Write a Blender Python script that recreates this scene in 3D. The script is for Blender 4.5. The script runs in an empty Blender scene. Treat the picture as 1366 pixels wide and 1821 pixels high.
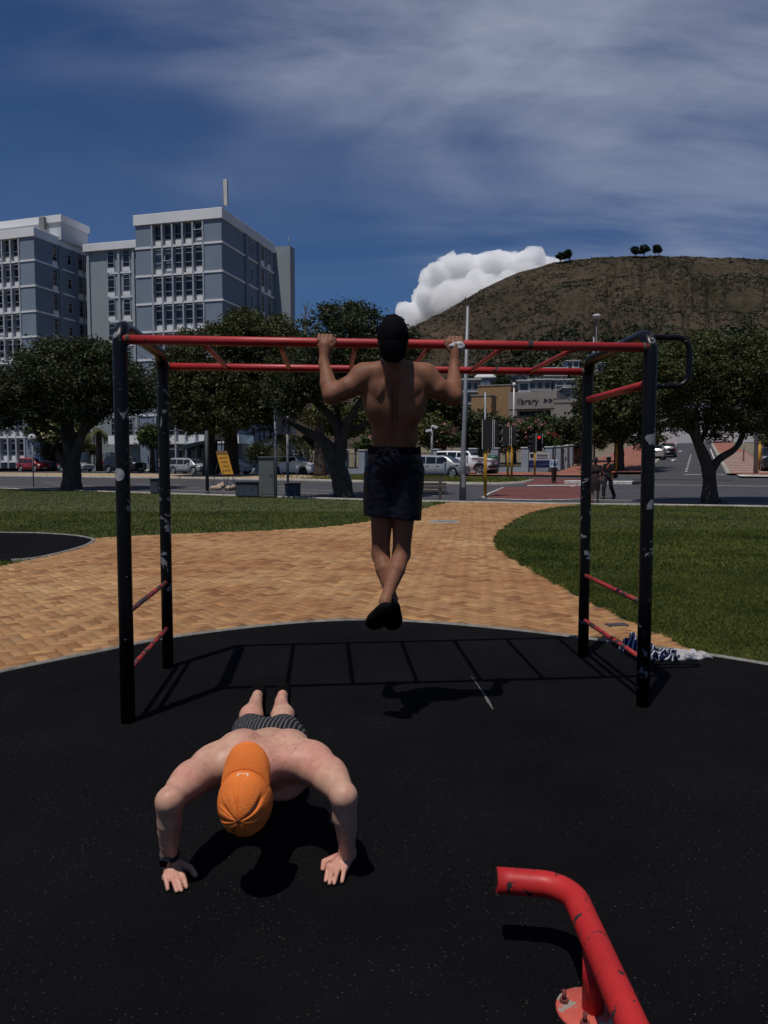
import bpy, bmesh, math, random
import numpy as np
from mathutils import Vector, Matrix, Euler

R = math.radians
random.seed(7); RNG = np.random.default_rng(7)
scene = bpy.context.scene
COL = scene.collection

# ------------------------------------------------------------------ camera
F_PX, IMG_W, IMG_H, CAM_Z = 1340.0, 1366.0, 1821.0, 1.5
PITCH = math.atan((910.5 - 825.0) / F_PX)
CP, SP = math.cos(PITCH), math.sin(PITCH)
cam_data = bpy.data.cameras.new('camera')
cam_data.sensor_fit = 'VERTICAL'; cam_data.sensor_height = 24.0
cam_data.lens = F_PX / IMG_H * 24.0
cam_data.clip_start = 0.05; cam_data.clip_end = 20000.0
cam = bpy.data.objects.new('camera', cam_data); COL.objects.link(cam)
cam.location = (0, 0, CAM_Z); cam.rotation_euler = (math.pi / 2 - PITCH, 0, 0)
scene.camera = cam

# ------------------------------------------------------------------ light
SUN_SLOPE = Vector((0.178, 0.305, -1.0))           # shadows fall along this, per metre of height
sun_el = math.atan(1.0 / math.hypot(SUN_SLOPE.x, SUN_SLOPE.y))
sun_az = math.atan2(-SUN_SLOPE.x, -SUN_SLOPE.y)
sd = bpy.data.lights.new('sun', 'SUN'); sd.energy = 5.0; sd.angle = R(0.53); sd.color = (1.0, 0.955, 0.89)
sun = bpy.data.objects.new('sun', sd); COL.objects.link(sun)
sun.rotation_euler = SUN_SLOPE.to_track_quat('-Z', 'Y').to_euler()
sun.location = (-4, -6, 20)

scene.view_settings.view_transform = 'Standard'; scene.view_settings.look = 'None'
scene.view_settings.gamma = 1.0; scene.view_settings.use_curve_mapping = False
scene.view_settings.exposure = -0.70
scene.render.engine = 'CYCLES'
scene.cycles.use_denoising = True
scene.cycles.max_bounces = 16; scene.cycles.volume_bounces = 16; scene.cycles.diffuse_bounces = 2; scene.cycles.glossy_bounces = 3
scene.cycles.transparent_max_bounces = 6; scene.cycles.caustics_reflective = False; scene.cycles.caustics_refractive = False

world = bpy.data.worlds.new('World'); scene.world = world; world.use_nodes = True
wt = world.node_tree; wn = wt.nodes; wl = wt.links
for n in list(wn): wn.remove(n)
def N(tree, kind, **kw):
    n = tree.nodes.new(kind)
    for k, v in kw.items():
        if k.startswith('i_'):
            n.inputs[k[2:].replace('_', ' ')].default_value = v
        else: setattr(n, k, v)
    return n
w_out = N(wt, 'ShaderNodeOutputWorld'); w_bg = N(wt, 'ShaderNodeBackground'); w_bg.inputs[1].default_value = 0.074
sky = N(wt, 'ShaderNodeTexSky', sky_type='NISHITA'); sky.sun_disc = False
sky.sun_elevation = sun_el; sky.sun_rotation = sun_az; sky.altitude = 20; sky.air_density = 1.0; sky.dust_density = 0.35; sky.ozone_density = 3.0
SKY_OFF = (13.03, 15.77, 0)
# high thin cloud: streaky noise on a flat layer far overhead
tc = N(wt, 'ShaderNodeTexCoord')
sep = N(wt, 'ShaderNodeSeparateXYZ'); wl.new(tc.outputs['Generated'], sep.inputs[0])
def math_node(tree, op, a=None, b=None, clamp=False):
    n = tree.nodes.new('ShaderNodeMath'); n.operation = op; n.use_clamp = clamp
    for i, v in enumerate((a, b)):
        if v is None: continue
        if isinstance(v, (int, float)): n.inputs[i].default_value = v
        else: tree.links.new(v, n.inputs[i])
    return n.outputs[0]
zc = math_node(wt, 'ADD', math_node(wt, 'MAXIMUM', sep.outputs[2], 0.0), 0.42)
px_ = math_node(wt, 'DIVIDE', sep.outputs[0], zc); py_ = math_node(wt, 'DIVIDE', sep.outputs[1], zc)
comb = N(wt, 'ShaderNodeCombineXYZ'); wl.new(px_, comb.inputs[0]); wl.new(py_, comb.inputs[1])
def w_noise(scale, detail, rough, dist, rot, sc, off):
    m = N(wt, 'ShaderNodeMapping'); m.inputs['Rotation'].default_value = (0, 0, R(rot)); m.inputs['Scale'].default_value = sc
    m.inputs['Location'].default_value = off
    wl.new(comb.outputs[0], m.inputs[0])
    n = N(wt, 'ShaderNodeTexNoise'); n.inputs['Scale'].default_value = scale; n.inputs['Detail'].default_value = detail
    n.inputs['Roughness'].default_value = rough; n.inputs['Distortion'].default_value = dist
    wl.new(m.outputs[0], n.inputs['Vector'])
    return n.outputs['Fac']
def w_ramp(v, lo, hi):
    m = N(wt, 'ShaderNodeMapRange'); m.interpolation_type = 'SMOOTHSTEP'
    m.inputs['From Min'].default_value = lo; m.inputs['From Max'].default_value = hi
    wl.new(v, m.inputs['Value']); return m.outputs['Result']
broad = w_ramp(w_noise(1.15, 3, 0.5, 0.4, 30, (0.8, 1.3, 1), SKY_OFF), 0.42, 0.74)
streak = w_ramp(w_noise(2.3, 9, 0.58, 0.8, 38, (0.55, 1.5, 1), (2.3, 7.7, 0)), 0.28, 0.76)
ripple = w_ramp(w_noise(9.0, 4, 0.5, 0.3, 128, (0.5, 2.4, 1), (1.1, 0.4, 0)), 0.34, 0.68)
cl = math_node(wt, 'MULTIPLY', broad, math_node(wt, 'ADD', math_node(wt, 'MULTIPLY', streak, 0.78), math_node(wt, 'MULTIPLY', ripple, 0.16)), clamp=True)
veil = math_node(wt, 'MULTIPLY', streak, 0.07)
cl = math_node(wt, 'MULTIPLY', math_node(wt, 'ADD', cl, veil), 0.66, clamp=True)
mixw = N(wt, 'ShaderNodeMix', data_type='RGBA'); wl.new(cl, mixw.inputs[0])
tint = N(wt, 'ShaderNodeMix', data_type='RGBA', blend_type='MULTIPLY'); tint.inputs[0].default_value = 1.0
tint.inputs[7].default_value = (0.44, 0.69, 1.05, 1)
wl.new(sky.outputs[0], tint.inputs[6])
wl.new(tint.outputs[2], mixw.inputs[6]); mixw.inputs[7].default_value = (10.6, 11.5, 13.6, 1)
wl.new(mixw.outputs[2], w_bg.inputs[0]); wl.new(w_bg.outputs[0], w_out.inputs[0])

# ------------------------------------------------------------------ pixel and terrain helpers
K0 = np.array((-6.0, 36.0)); KT = np.array((0.885, -0.465)); KN = np.array((0.465, 0.885))
def s_of(X, Y): return (X - K0[0]) * KN[0] + (Y - K0[1]) * KN[1]
def zt(X, Y):
    s = s_of(np.asarray(X, float), np.asarray(Y, float))
    return np.interp(s, [0, 30, 140], [0, 0.66, 6.2])
def st(t, s, dz=0.0):
    p = K0 + t * KT + s * KN
    return Vector((p[0], p[1], float(zt(p[0], p[1])) + dz))
def ray(x, y):
    xc = (x - IMG_W / 2) / F_PX; yc = -(y - IMG_H / 2) / F_PX
    return Vector((xc, CP + yc * SP, -SP + yc * CP))
def at(x, y, Y):
    d = ray(x, y); return Vector((0, 0, CAM_Z)) + d * (Y / d.y)
def gz(x, y, z=0.0):
    d = ray(x, y); return Vector((0, 0, CAM_Z)) + d * ((z - CAM_Z) / d.z)
def gnd(x, y):
    d = ray(x, y); lo, hi = 1.0, 165.0
    for _ in range(60):
        m = (lo + hi) / 2; p = Vector((0, 0, CAM_Z)) + d * m
        if p.z > float(zt(p.x, p.y)): lo = m
        else: hi = m
    return Vector((0, 0, CAM_Z)) + d * lo

# ------------------------------------------------------------------ object helpers
def link(o): COL.objects.link(o); return o
def tag(o, label=None, cat=None, group=None, kind=None):
    if label: o['label'] = label
    if cat: o['category'] = cat
    if group: o['group'] = group
    if kind: o['kind'] = kind
    return o
def thing(name, label, cat, loc=(0, 0, 0), rz=0.0, group=None):
    o = bpy.data.objects.new(name, None); link(o); o.location = loc; o.rotation_euler = (0, 0, rz)
    o.empty_display_size = 0.1
    return tag(o, label, cat, group)
def mesh_np(name, V, Fq, smooth=False):
    """V (n,3) array; Fq list of tuples or (m,k) int array."""
    me = bpy.data.meshes.new(name)
    V = np.asarray(V, np.float32)
    if isinstance(Fq, np.ndarray):
        m, k = Fq.shape
        me.vertices.add(len(V)); me.vertices.foreach_set('co', V.ravel())
        me.loops.add(m * k); me.loops.foreach_set('vertex_index', Fq.astype(np.int32).ravel())
        me.polygons.add(m); me.polygons.foreach_set('loop_start', np.arange(0, m * k, k, dtype=np.int32))
        me.polygons.foreach_set('loop_total', np.full(m, k, np.int32))
        me.update(calc_edges=True)
    else:
        me.from_pydata([tuple(map(float, v)) for v in V], [], Fq); me.update()
    if smooth: me.polygons.foreach_set('use_smooth', np.ones(len(me.polygons), bool))
    return me
def put(name, me, mat=None, parent=None, loc=(0, 0, 0), rot=(0, 0, 0)):
    if mat is not None and not me.materials: me.materials.append(mat)
    o = bpy.data.objects.new(name, me); link(o)
    if parent is not None: o.parent = parent
    o.location = loc; o.rotation_euler = rot
    return o
def copy_tree(o, parent=None):
    c = o.copy(); link(c); c.parent = parent
    for ch in list(o.children): copy_tree(ch, c)
    return c

class MB:
    """Collects simple solids into one mesh."""
    def __init__(s): s.v = []; s.f = []; s.sm = []
    def _add(s, vs, fs, smooth=False):
        b = len(s.v); s.v += [Vector(v) for v in vs]
        s.f += [tuple(b + i for i in f) for f in fs]; s.sm += [smooth] * len(fs)
        return s
    def box(s, c, d, rz=0.0, bev=0.0, m=None):
        hx, hy, hz = d[0] / 2, d[1] / 2, d[2] / 2
        if bev <= 0:
            vs = [(x, y, z) for z in (-hz, hz) for x, y in ((-hx, -hy), (hx, -hy), (hx, hy), (-hx, hy))]
            fs = [(3, 2, 1, 0), (4, 5, 6, 7), (0, 1, 5, 4), (1, 2, 6, 5), (2, 3, 7, 6), (3, 0, 4, 7)]
        else:
            b = min(bev, hx * .9, hy * .9, hz * .9); vs = []
            for z, q in ((-hz, b), (-hz + b, 0), (hz - b, 0), (hz, b)):
                vs += [(-hx + q, -hy + q, z), (hx - q, -hy + q, z), (hx - q, hy - q, z), (-hx + q, hy - q, z)]
            fs = [(3, 2, 1, 0), (12, 13, 14, 15)]
            for k in range(3):
                for i in range(4):
                    j = (i + 1) % 4; fs.append((k * 4 + i, k * 4 + j, k * 4 + 4 + j, k * 4 + 4 + i))
        M = m if m is not None else Matrix.Rotation(rz, 4, 'Z')
        return s._add([Vector(c) + (M.to_3x3() @ Vector(v)) for v in vs], fs)
    def quad(s, a, b, c, d): return s._add([a, b, c, d], [(0, 1, 2, 3)])
    def poly(s, pts): return s._add(pts, [tuple(range(len(pts)))])
    def tube(s, pts, rad, n=10, cap=True, smooth=True, closed=False):
        pts = [Vector(p) for p in pts]; k = len(pts)
        rs = rad if isinstance(rad, (list, tuple)) else [rad] * k
        vs = []; prev = None
        for i, p in enumerate(pts):
            if closed: t = (pts[(i + 1) % k] - pts[i - 1])
            else: t = (pts[min(i + 1, k - 1)] - pts[max(i - 1, 0)])
            t = t.normalized()
            if prev is None:
                u = t.cross(Vector((0, 0, 1)))
                if u.length < 1e-3: u = t.cross(Vector((1, 0, 0)))
            else: u = prev - t * prev.dot(t)
            u = u.normalized(); prev = u; w = t.cross(u)
            vs += [p + (u * math.cos(2 * math.pi * j / n) + w * math.sin(2 * math.pi * j / n)) * rs[i] for j in range(n)]
        fs = []
        for i in range(k if closed else k - 1):
            i2 = (i + 1) % k
            for j in range(n):
                j2 = (j + 1) % n; fs.append((i * n + j, i * n + j2, i2 * n + j2, i2 * n + j))
        b = len(s.v); s._add(vs, fs, smooth)
        if cap and not closed:
            s.f += [tuple(b + j for j in reversed(range(n))), tuple(b + (k - 1) * n + j for j in range(n))]; s.sm += [False, False]
        return s
    def lathe(s, prof, n=16, c=(0, 0, 0), smooth=True, m=None):
        c = Vector(c); vs = []
        for r, z in prof:
            for j in range(n):
                v = Vector((r * math.cos(2 * math.pi * j / n), r * math.sin(2 * math.pi * j / n), z))
                vs.append(c + (m.to_3x3() @ v if m is not None else v))
        fs = [(i * n + j, i * n + (j + 1) % n, (i + 1) * n + (j + 1) % n, (i + 1) * n + j) for i in range(len(prof) - 1) for j in range(n)]
        b = len(s.v); s._add(vs, fs, smooth)
        s.f += [tuple(b + j for j in reversed(range(n))), tuple(b + (len(prof) - 1) * n + j for j in range(n))]; s.sm += [False, False]
        return s
    def mesh(s, name):
        me = bpy.data.meshes.new(name); me.from_pydata([tuple(v) for v in s.v], [], s.f); me.update()
        me.polygons.foreach_set('use_smooth', np.array(s.sm, bool)); return me
    def put(s, name, mat, parent=None, loc=(0, 0, 0), rot=(0, 0, 0)):
        return put(name, s.mesh(name), mat, parent, loc, rot)

def text_mesh(txt, size, depth=0.01, align='CENTER'):
    cu = bpy.data.curves.new('lettering', 'FONT'); cu.body = txt; cu.size = size; cu.extrude = depth; cu.align_x = align; cu.resolution_u = 2
    o = bpy.data.objects.new('lettering', cu); link(o)
    dg = bpy.context.evaluated_depsgraph_get()
    me = bpy.data.meshes.new_from_object(o.evaluated_get(dg)); bpy.data.objects.remove(o); bpy.data.curves.remove(cu)
    return me

# ------------------------------------------------------------------ materials
_mats = {}
def mat(name, col, rough=0.7, var=0.12, scale=6.0, detail=4, bump=0.0, bscale=None, metal=0.0, spec=0.4, col2=None, coat=0.0, rnd=None, island=None, emit=None, trans=0.0, sss=0.0):
    """Principled material with noise variation (col..col2), optional fine relief."""
    if name in _mats: return _mats[name]
    m = bpy.data.materials.new(name); m.use_nodes = True; t = m.node_tree; nd = t.nodes; lk = t.links
    p = nd['Principled BSDF']
    p.inputs['Roughness'].default_value = rough; p.inputs['Metallic'].default_value = metal
    p.inputs['Specular IOR Level'].default_value = spec; p.inputs['Coat Weight'].default_value = coat
    if sss: p.inputs['Subsurface Weight'].default_value = sss; p.inputs['Subsurface Radius'].default_value = (0.012, 0.005, 0.003); p.inputs['Subsurface Scale'].default_value = 1.0
    a = [c * (1 - var) for c in col]; b = [min(1, c * (1 + var)) for c in col] if col2 is None else col2
    tcn = nd.new('ShaderNodeTexCoord')
    nz = nd.new('ShaderNodeTexNoise'); nz.inputs['Scale'].default_value = scale; nz.inputs['Detail'].default_value = detail
    nz.inputs['Roughness'].default_value = 0.62
    lk.new(tcn.outputs['Object'], nz.inputs['Vector'])
    rp = nd.new('ShaderNodeValToRGB'); rp.color_ramp.elements[0].position = 0.32; rp.color_ramp.elements[1].position = 0.68
    rp.color_ramp.elements[0].color = (*a, 1); rp.color_ramp.elements[1].color = (*b, 1)
    lk.new(nz.outputs['Fac'], rp.inputs['Fac']); out = rp.outputs['Color']
    if rnd:      # per-object / per-island colour choice, list of (pos, colour)
        src = nd.new('ShaderNodeObjectInfo').outputs['Random'] if island is None else nd.new('ShaderNodeNewGeometry').outputs['Random Per Island']
        r2 = nd.new('ShaderNodeValToRGB'); el = r2.color_ramp.elements
        while len(el) < len(rnd): el.new(0.5)
        for e, (pp, cc) in zip(el, rnd): e.position = pp; e.color = (*cc, 1)
        lk.new(src, r2.inputs['Fac'])
        mx = nd.new('ShaderNodeMix'); mx.data_type = 'RGBA'; mx.blend_type = 'MULTIPLY'; mx.inputs[0].default_value = 1.0
        lk.new(out, mx.inputs[6]); lk.new(r2.outputs['Color'], mx.inputs[7]); out = mx.outputs[2]
    lk.new(out, p.inputs['Base Color'])
    if bump:
        n2 = nd.new('ShaderNodeTexNoise'); n2.inputs['Scale'].default_value = bscale or scale * 6; n2.inputs['Detail'].default_value = 3
        lk.new(tcn.outputs['Object'], n2.inputs['Vector'])
        bp = nd.new('ShaderNodeBump'); bp.inputs['Strength'].default_value = bump; bp.inputs['Distance'].default_value = 0.02
        lk.new(n2.outputs['Fac'], bp.inputs['Height']); lk.new(bp.outputs['Normal'], p.inputs['Normal'])
    if emit: p.inputs['Emission Color'].default_value = (*emit[:3], 1); p.inputs['Emission Strength'].default_value = emit[3]
    if trans:
        tr = nd.new('ShaderNodeBsdfTranslucent'); lk.new(out, tr.inputs['Color']); ms = nd.new('ShaderNodeMixShader'); ms.inputs[0].default_value = trans
        lk.new(p.outputs[0], ms.inputs[1]); lk.new(tr.outputs[0], ms.inputs[2]); lk.new(ms.outputs[0], nd['Material Output'].inputs[0])
    _mats[name] = m; return m
def mat_chip(name, col, under, amount=0.62, scale=9.0, rough=0.42, fine=34.0, coat=0.0, spec=0.45):
    """Paint worn through to what lies underneath."""
    if name in _mats: return _mats[name]
    m = bpy.data.materials.new(name); m.use_nodes = True; t = m.node_tree; nd = t.nodes; lk = t.links; p = nd['Principled BSDF']
    tcn = nd.new('ShaderNodeTexCoord')
    def nz(s, d, dist=0.0):
        n = nd.new('ShaderNodeTexNoise'); n.inputs['Scale'].default_value = s; n.inputs['Detail'].default_value = d; n.inputs['Distortion'].default_value = dist
        n.inputs['Roughness'].default_value = 0.6; lk.new(tcn.outputs['Object'], n.inputs['Vector']); return n.outputs['Fac']
    def rng(v, lo, hi):
        r = nd.new('ShaderNodeMapRange'); r.inputs['From Min'].default_value = lo; r.inputs['From Max'].default_value = hi; lk.new(v, r.inputs['Value']); return r.outputs['Result']
    chips = math_node(t, 'MAXIMUM', rng(nz(scale, 5, 0.6), amount, amount + 0.012), rng(nz(fine, 3, 0.3), amount + 0.085, amount + 0.1), clamp=True)
    vr = rng(nz(3.0, 4), 0.3, 0.7)
    c1 = nd.new('ShaderNodeMix'); c1.data_type = 'RGBA'; lk.new(vr, c1.inputs[0])
    c1.inputs[6].default_value = (*[c * 0.8 for c in col], 1); c1.inputs[7].default_value = (*[min(1, c * 1.18) for c in col], 1)
    c2 = nd.new('ShaderNodeMix'); c2.data_type = 'RGBA'; lk.new(chips, c2.inputs[0]); lk.new(c1.outputs[2], c2.inputs[6]); c2.inputs[7].default_value = (*under, 1)
    lk.new(c2.outputs[2], p.inputs['Base Color'])
    rr = rng(nz(7.0, 4), 0.2, 0.9); rm = nd.new('ShaderNodeMapRange'); rm.inputs['To Min'].default_value = rough - 0.1; rm.inputs['To Max'].default_value = rough + 0.2
    lk.new(rr, rm.inputs['Value']); lk.new(rm.outputs['Result'], p.inputs['Roughness'])
    bp = nd.new('ShaderNodeBump'); bp.inputs['Strength'].default_value = 0.5; bp.inputs['Distance'].default_value = 0.0015; bp.invert = True
    lk.new(chips, bp.inputs['Height']); lk.new(bp.outputs['Normal'], p.inputs['Normal'])
    p.inputs['Coat Weight'].default_value = coat; p.inputs['Specular IOR Level'].default_value = spec
    _mats[name] = m; return m
def glass(name='window_glass', col=(0.012, 0.015, 0.02), rough=0.08):
    return mat(name, col, rough, 0.3, 0.6, spec=0.6)

def pip(P, poly):
    """points (n,2) inside polygon"""
    x, y = P[:, 0], P[:, 1]; ins = np.zeros(len(P), bool); n = len(poly)
    for i in range(n):
        x1, y1 = poly[i]; x2, y2 = poly[(i + 1) % n]
        c = ((y1 > y) != (y2 > y))
        with np.errstate(divide='ignore', invalid='ignore'):
            ins ^= c & (x < (x2 - x1) * (y - y1) / (y2 - y1 + 1e-12) + x1)
    return ins
def smooth_line(pts, n=8):
    """Catmull-Rom through 2-D points"""
    P = [np.array(p[:2], float) for p in pts]; out = []
    for i in range(len(P) - 1):
        p0 = P[max(i - 1, 0)]; p1 = P[i]; p2 = P[i + 1]; p3 = P[min(i + 2, len(P) - 1)]
        for k in range(n):
            t = k / n
            out.append(0.5 * (2 * p1 + (p2 - p0) * t + (2 * p0 - 5 * p1 + 4 * p2 - p3) * t * t + (3 * p1 - p0 - 3 * p2 + p3) * t ** 3))
    out.append(P[-1]); return out
# ================================================================== GROUND
M_ground = mat('dry_ground', (0.16, 0.13, 0.085), 0.95, 0.3, 0.3)
def polar_sheet(name, radii, nang, zf, m, kind='structure', a0=-math.pi, a1=math.pi):
    V = []; Fc = []
    A = np.linspace(a0, a1, nang + 1)
    for r in radii:
        for a in A: V.append((r * math.sin(a), r * math.cos(a), zf(r, a)))
    k = nang + 1
    for i in range(len(radii) - 1):
        for j in range(nang): Fc.append((i * k + j, i * k + j + 1, (i + 1) * k + j + 1, (i + 1) * k + j))
    o = put(name, mesh_np(name, V, np.array(Fc)[:, ::-1], True), m); o['kind'] = kind; return o
polar_sheet('ground', [0.01, 4, 10, 20, 30, 35, 40, 45, 50, 55, 60, 65, 70, 80, 100, 120, 140, 165, 400, 1500, 6000], 180,
            lambda r, a: float(zt(r * math.sin(a), r * math.cos(a))) - 0.08, M_ground)

def sheet(name, pts, z, m, parent=None, kind='structure'):
    o = put(name, mesh_np(name, [(p[0], p[1], z) for p in pts], [tuple(range(len(pts)))]), m, parent)
    if parent is None: o['kind'] = kind
    if o.data.polygons[0].normal.z < 0: o.data.flip_normals()
    return o
# --- outlines on the level park ground
rub_edge = smooth_line([gz(*p) for p in [(-150, 1232), (0, 1195), (170, 1160), (310, 1133), (500, 1110), (640, 1102.5), (760, 1107), (900, 1119), (1030, 1134), (1120, 1146), (1240, 1162), (1366, 1182), (1500, 1210)]], 6)
RUB = [tuple(p) for p in rub_edge] + [(4.6, 3.0), (5.0, 0), (4.6, -5), (-4.6, -5), (-5.0, 0), (-4.4, 3.0)]
RUB = np.array(RUB)
lawnL = smooth_line([gz(*p) for p in [(168, 957), (300, 950), (480, 943), (600, 935), (680, 923), (735, 910), (775, 899), (800, 893.5)]], 6)
lawnR = smooth_line([gz(*p) for p in [(1030, 898), (985, 902), (940, 912), (900, 933), (880, 955), (884, 975), (930, 1006), (1020, 1055), (1100, 1095), (1180, 1130), (1250, 1163)]], 6)
patch_near = smooth_line([gz(*p) for p in [(168, 961), (150, 971), (100, 985), (60, 993), (20, 996)]], 5)
patch_far = smooth_line([gz(*p) for p in [(-200, 944), (0, 947), (70, 948), (130, 952), (160, 957), (168, 961)]], 5)
PATCH = np.array([tuple(p) for p in patch_far] + [tuple(p) for p in patch_near[1:]] + [(-8.5, 11.7), (-12, 12)])
path_left = smooth_line([gz(*p) for p in [(168, 963), (130, 979), (80, 991), (30, 1001), (0, 1007), (-200, 1030)]], 5)
PATH = np.array([tuple(p) for p in lawnL[::-1]] + [tuple(p) for p in path_left] + [(-11, 4), (-5, 2), (3.2, 3), (3.0, 5.0)] + [tuple(p) for p in lawnR[::-1]] + [tuple(gz(940, 893.5))[:2]])
def s_edge(t): return np.interp(t, [-60, -25, -5, 8, 14, 20, 40], [3.0, 1.4, -0.3, -1.5, -1.0, 0.4, 1.5])
edge_ts = np.linspace(-60, 46, 107)
edge_xy = [K0 + t * KT + s_edge(t) * KN for t in edge_ts]

M_soil = mat('lawn_soil', (0.045, 0.062, 0.018), 0.95, 0.35, 1.6, col2=(0.085, 0.09, 0.03), bump=0.4, bscale=60)
lawn_poly = [tuple(p) for p in edge_xy] + [(40, -12), (-60, -12)]
sheet('lawn', lawn_poly, -0.03, M_soil)
M_sand = mat('path_sand', (0.13, 0.08, 0.042), 0.95, 0.25, 3.0)
path_o = sheet('path', PATH, -0.010, M_sand)

# rubber crumb: near-black with pale specks, scuffs and dust
def rubber_mat():
    m = bpy.data.materials.new('rubber_crumb'); m.use_nodes = True; t = m.node_tree; nd = t.nodes; lk = t.links; p = nd['Principled BSDF']
    tcn = nd.new('ShaderNodeTexCoord')
    def nz(s, d, rough=0.6):
        n = nd.new('ShaderNodeTexNoise'); n.inputs['Scale'].default_value = s; n.inputs['Detail'].default_value = d; n.inputs['Roughness'].default_value = rough
        lk.new(tcn.outputs['Object'], n.inputs['Vector']); return n.outputs['Fac']
    def rng(v, lo, hi, a=0.0, b=1.0):
        r = nd.new('ShaderNodeMapRange'); r.inputs['From Min'].default_value = lo; r.inputs['From Max'].default_value = hi
        r.inputs['To Min'].default_value = a; r.inputs['To Max'].default_value = b; lk.new(v, r.inputs['Value']); return r.outputs['Result']
    vo = nd.new('ShaderNodeTexVoronoi'); vo.inputs['Scale'].default_value = 95; lk.new(tcn.outputs['Object'], vo.inputs['Vector'])
    dots = math_node(t, 'MULTIPLY', rng(vo.outputs['Distance'], 0.30, 0.16), rng(vo.outputs['Color'], 0.66, 0.86))
    vo2 = nd.new('ShaderNodeTexVoronoi'); vo2.inputs['Scale'].default_value = 34; lk.new(tcn.outputs['Object'], vo2.inputs['Vector'])
    dots2 = math_node(t, 'MULTIPLY', rng(vo2.outputs['Distance'], 0.11, 0.06), rng(vo2.outputs['Color'], 0.82, 0.86))
    patchy = rng(nz(2.2, 4), 0.40, 0.66, 0.12, 1.0)
    crumb = rng(nz(260, 2, 0.7), 0.3, 0.75, 0.45, 1.9)
    base = nd.new('ShaderNodeMix'); base.data_type = 'RGBA'; lk.new(rng(nz(0.9, 5), 0.3, 0.7), base.inputs[0])
    base.inputs[6].default_value = (0.0028, 0.0027, 0.0035, 1); base.inputs[7].default_value = (0.0062, 0.0058, 0.0063, 1)
    mul = nd.new('ShaderNodeMix'); mul.data_type = 'RGBA'; mul.blend_type = 'MULTIPLY'; mul.inputs[0].default_value = 1
    lk.new(base.outputs[2], mul.inputs[6]); cr = nd.new('ShaderNodeCombineColor')
    for i in range(3): lk.new(crumb, cr.inputs[i])
    lk.new(cr.outputs[0], mul.inputs[7])
    sp = nd.new('ShaderNodeMix'); sp.data_type = 'RGBA'
    lk.new(math_node(t, 'MULTIPLY', math_node(t, 'MAXIMUM', math_node(t, 'MULTIPLY', dots, patchy), dots2), 0.27), sp.inputs[0])
    lk.new(mul.outputs[2], sp.inputs[6]); sp.inputs[7].default_value = (0.27, 0.25, 0.24, 1)
    lk.new(sp.outputs[2], p.inputs['Base Color'])
    p.inputs['Roughness'].default_value = 0.9; p.inputs['Specular IOR Level'].default_value = 0.05
    bp = nd.new('ShaderNodeBump'); bp.inputs['Strength'].default_value = 0.35; bp.inputs['Distance'].default_value = 0.003
    lk.new(nz(190, 3), bp.inputs['Height']); lk.new(bp.outputs['Normal'], p.inputs['Normal'])
    return m
M_rubber = rubber_mat()
sheet('rubber_ground', RUB, 0.0, M_rubber)
sheet('rubber_patch', PATCH, 0.0, M_rubber)

# thin concrete edging around the rubber
M_conc = mat('edging_concrete', (0.20, 0.185, 0.165), 0.9, 0.35, 9.0, bump=0.3)
def strip_along(name, pts, w, h, z0, m, parent=None, kind='structure'):
    P = [np.array(p[:2]) for p in pts]; V = []; Fc = []
    for i, p in enumerate(P):
        t = P[min(i + 1, len(P) - 1)] - P[max(i - 1, 0)]; t = t / np.linalg.norm(t); n = np.array((-t[1], t[0]))
        zz = z0 if not callable(z0) else z0(p)
        for q, z in ((-w / 2, zz - 0.06), (-w / 2, zz + h), (w / 2, zz + h), (w / 2, zz - 0.06)): V.append((*(p + n * q), z))
    for i in range(len(P) - 1):
        for j in range(3): Fc.append((i * 4 + j, i * 4 + j + 1, i * 4 + 5 + j, i * 4 + 4 + j))
    o = put(name, mesh_np(name, V, np.array(Fc)), m, parent)
    if parent is None: o['kind'] = kind
    return o
strip_along('kerb_edging', rub_edge, 0.036, 0.014, 0.0, M_conc)
strip_along('kerb_edging', [tuple(p) for p in patch_far] + [tuple(p) for p in patch_near[1:]], 0.06, 0.016, 0.0, M_conc)

# pale scratch on the rubber, behind the hanging man's shadow
sc = [gz(x, y) for x, y in ((838, 1203), (846, 1214), (853, 1224), (861, 1236), (869, 1249), (877, 1263))]; sw = (.001, .0025, .003, .007, .011, .002)
V = []
for p, w_ in zip(sc, sw): V += [(p.x - w_, p.y, .004), (p.x + w_, p.y + .003, .004)]
o = put('pale_scratch', mesh_np('pale_scratch', V, [(2 * i, 2 * i + 1, 2 * i + 3, 2 * i + 2) for i in range(5)]), mat('chalky_scratch', (.11, .105, .10), .95, .6, 70)); o['kind'] = 'structure'
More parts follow.
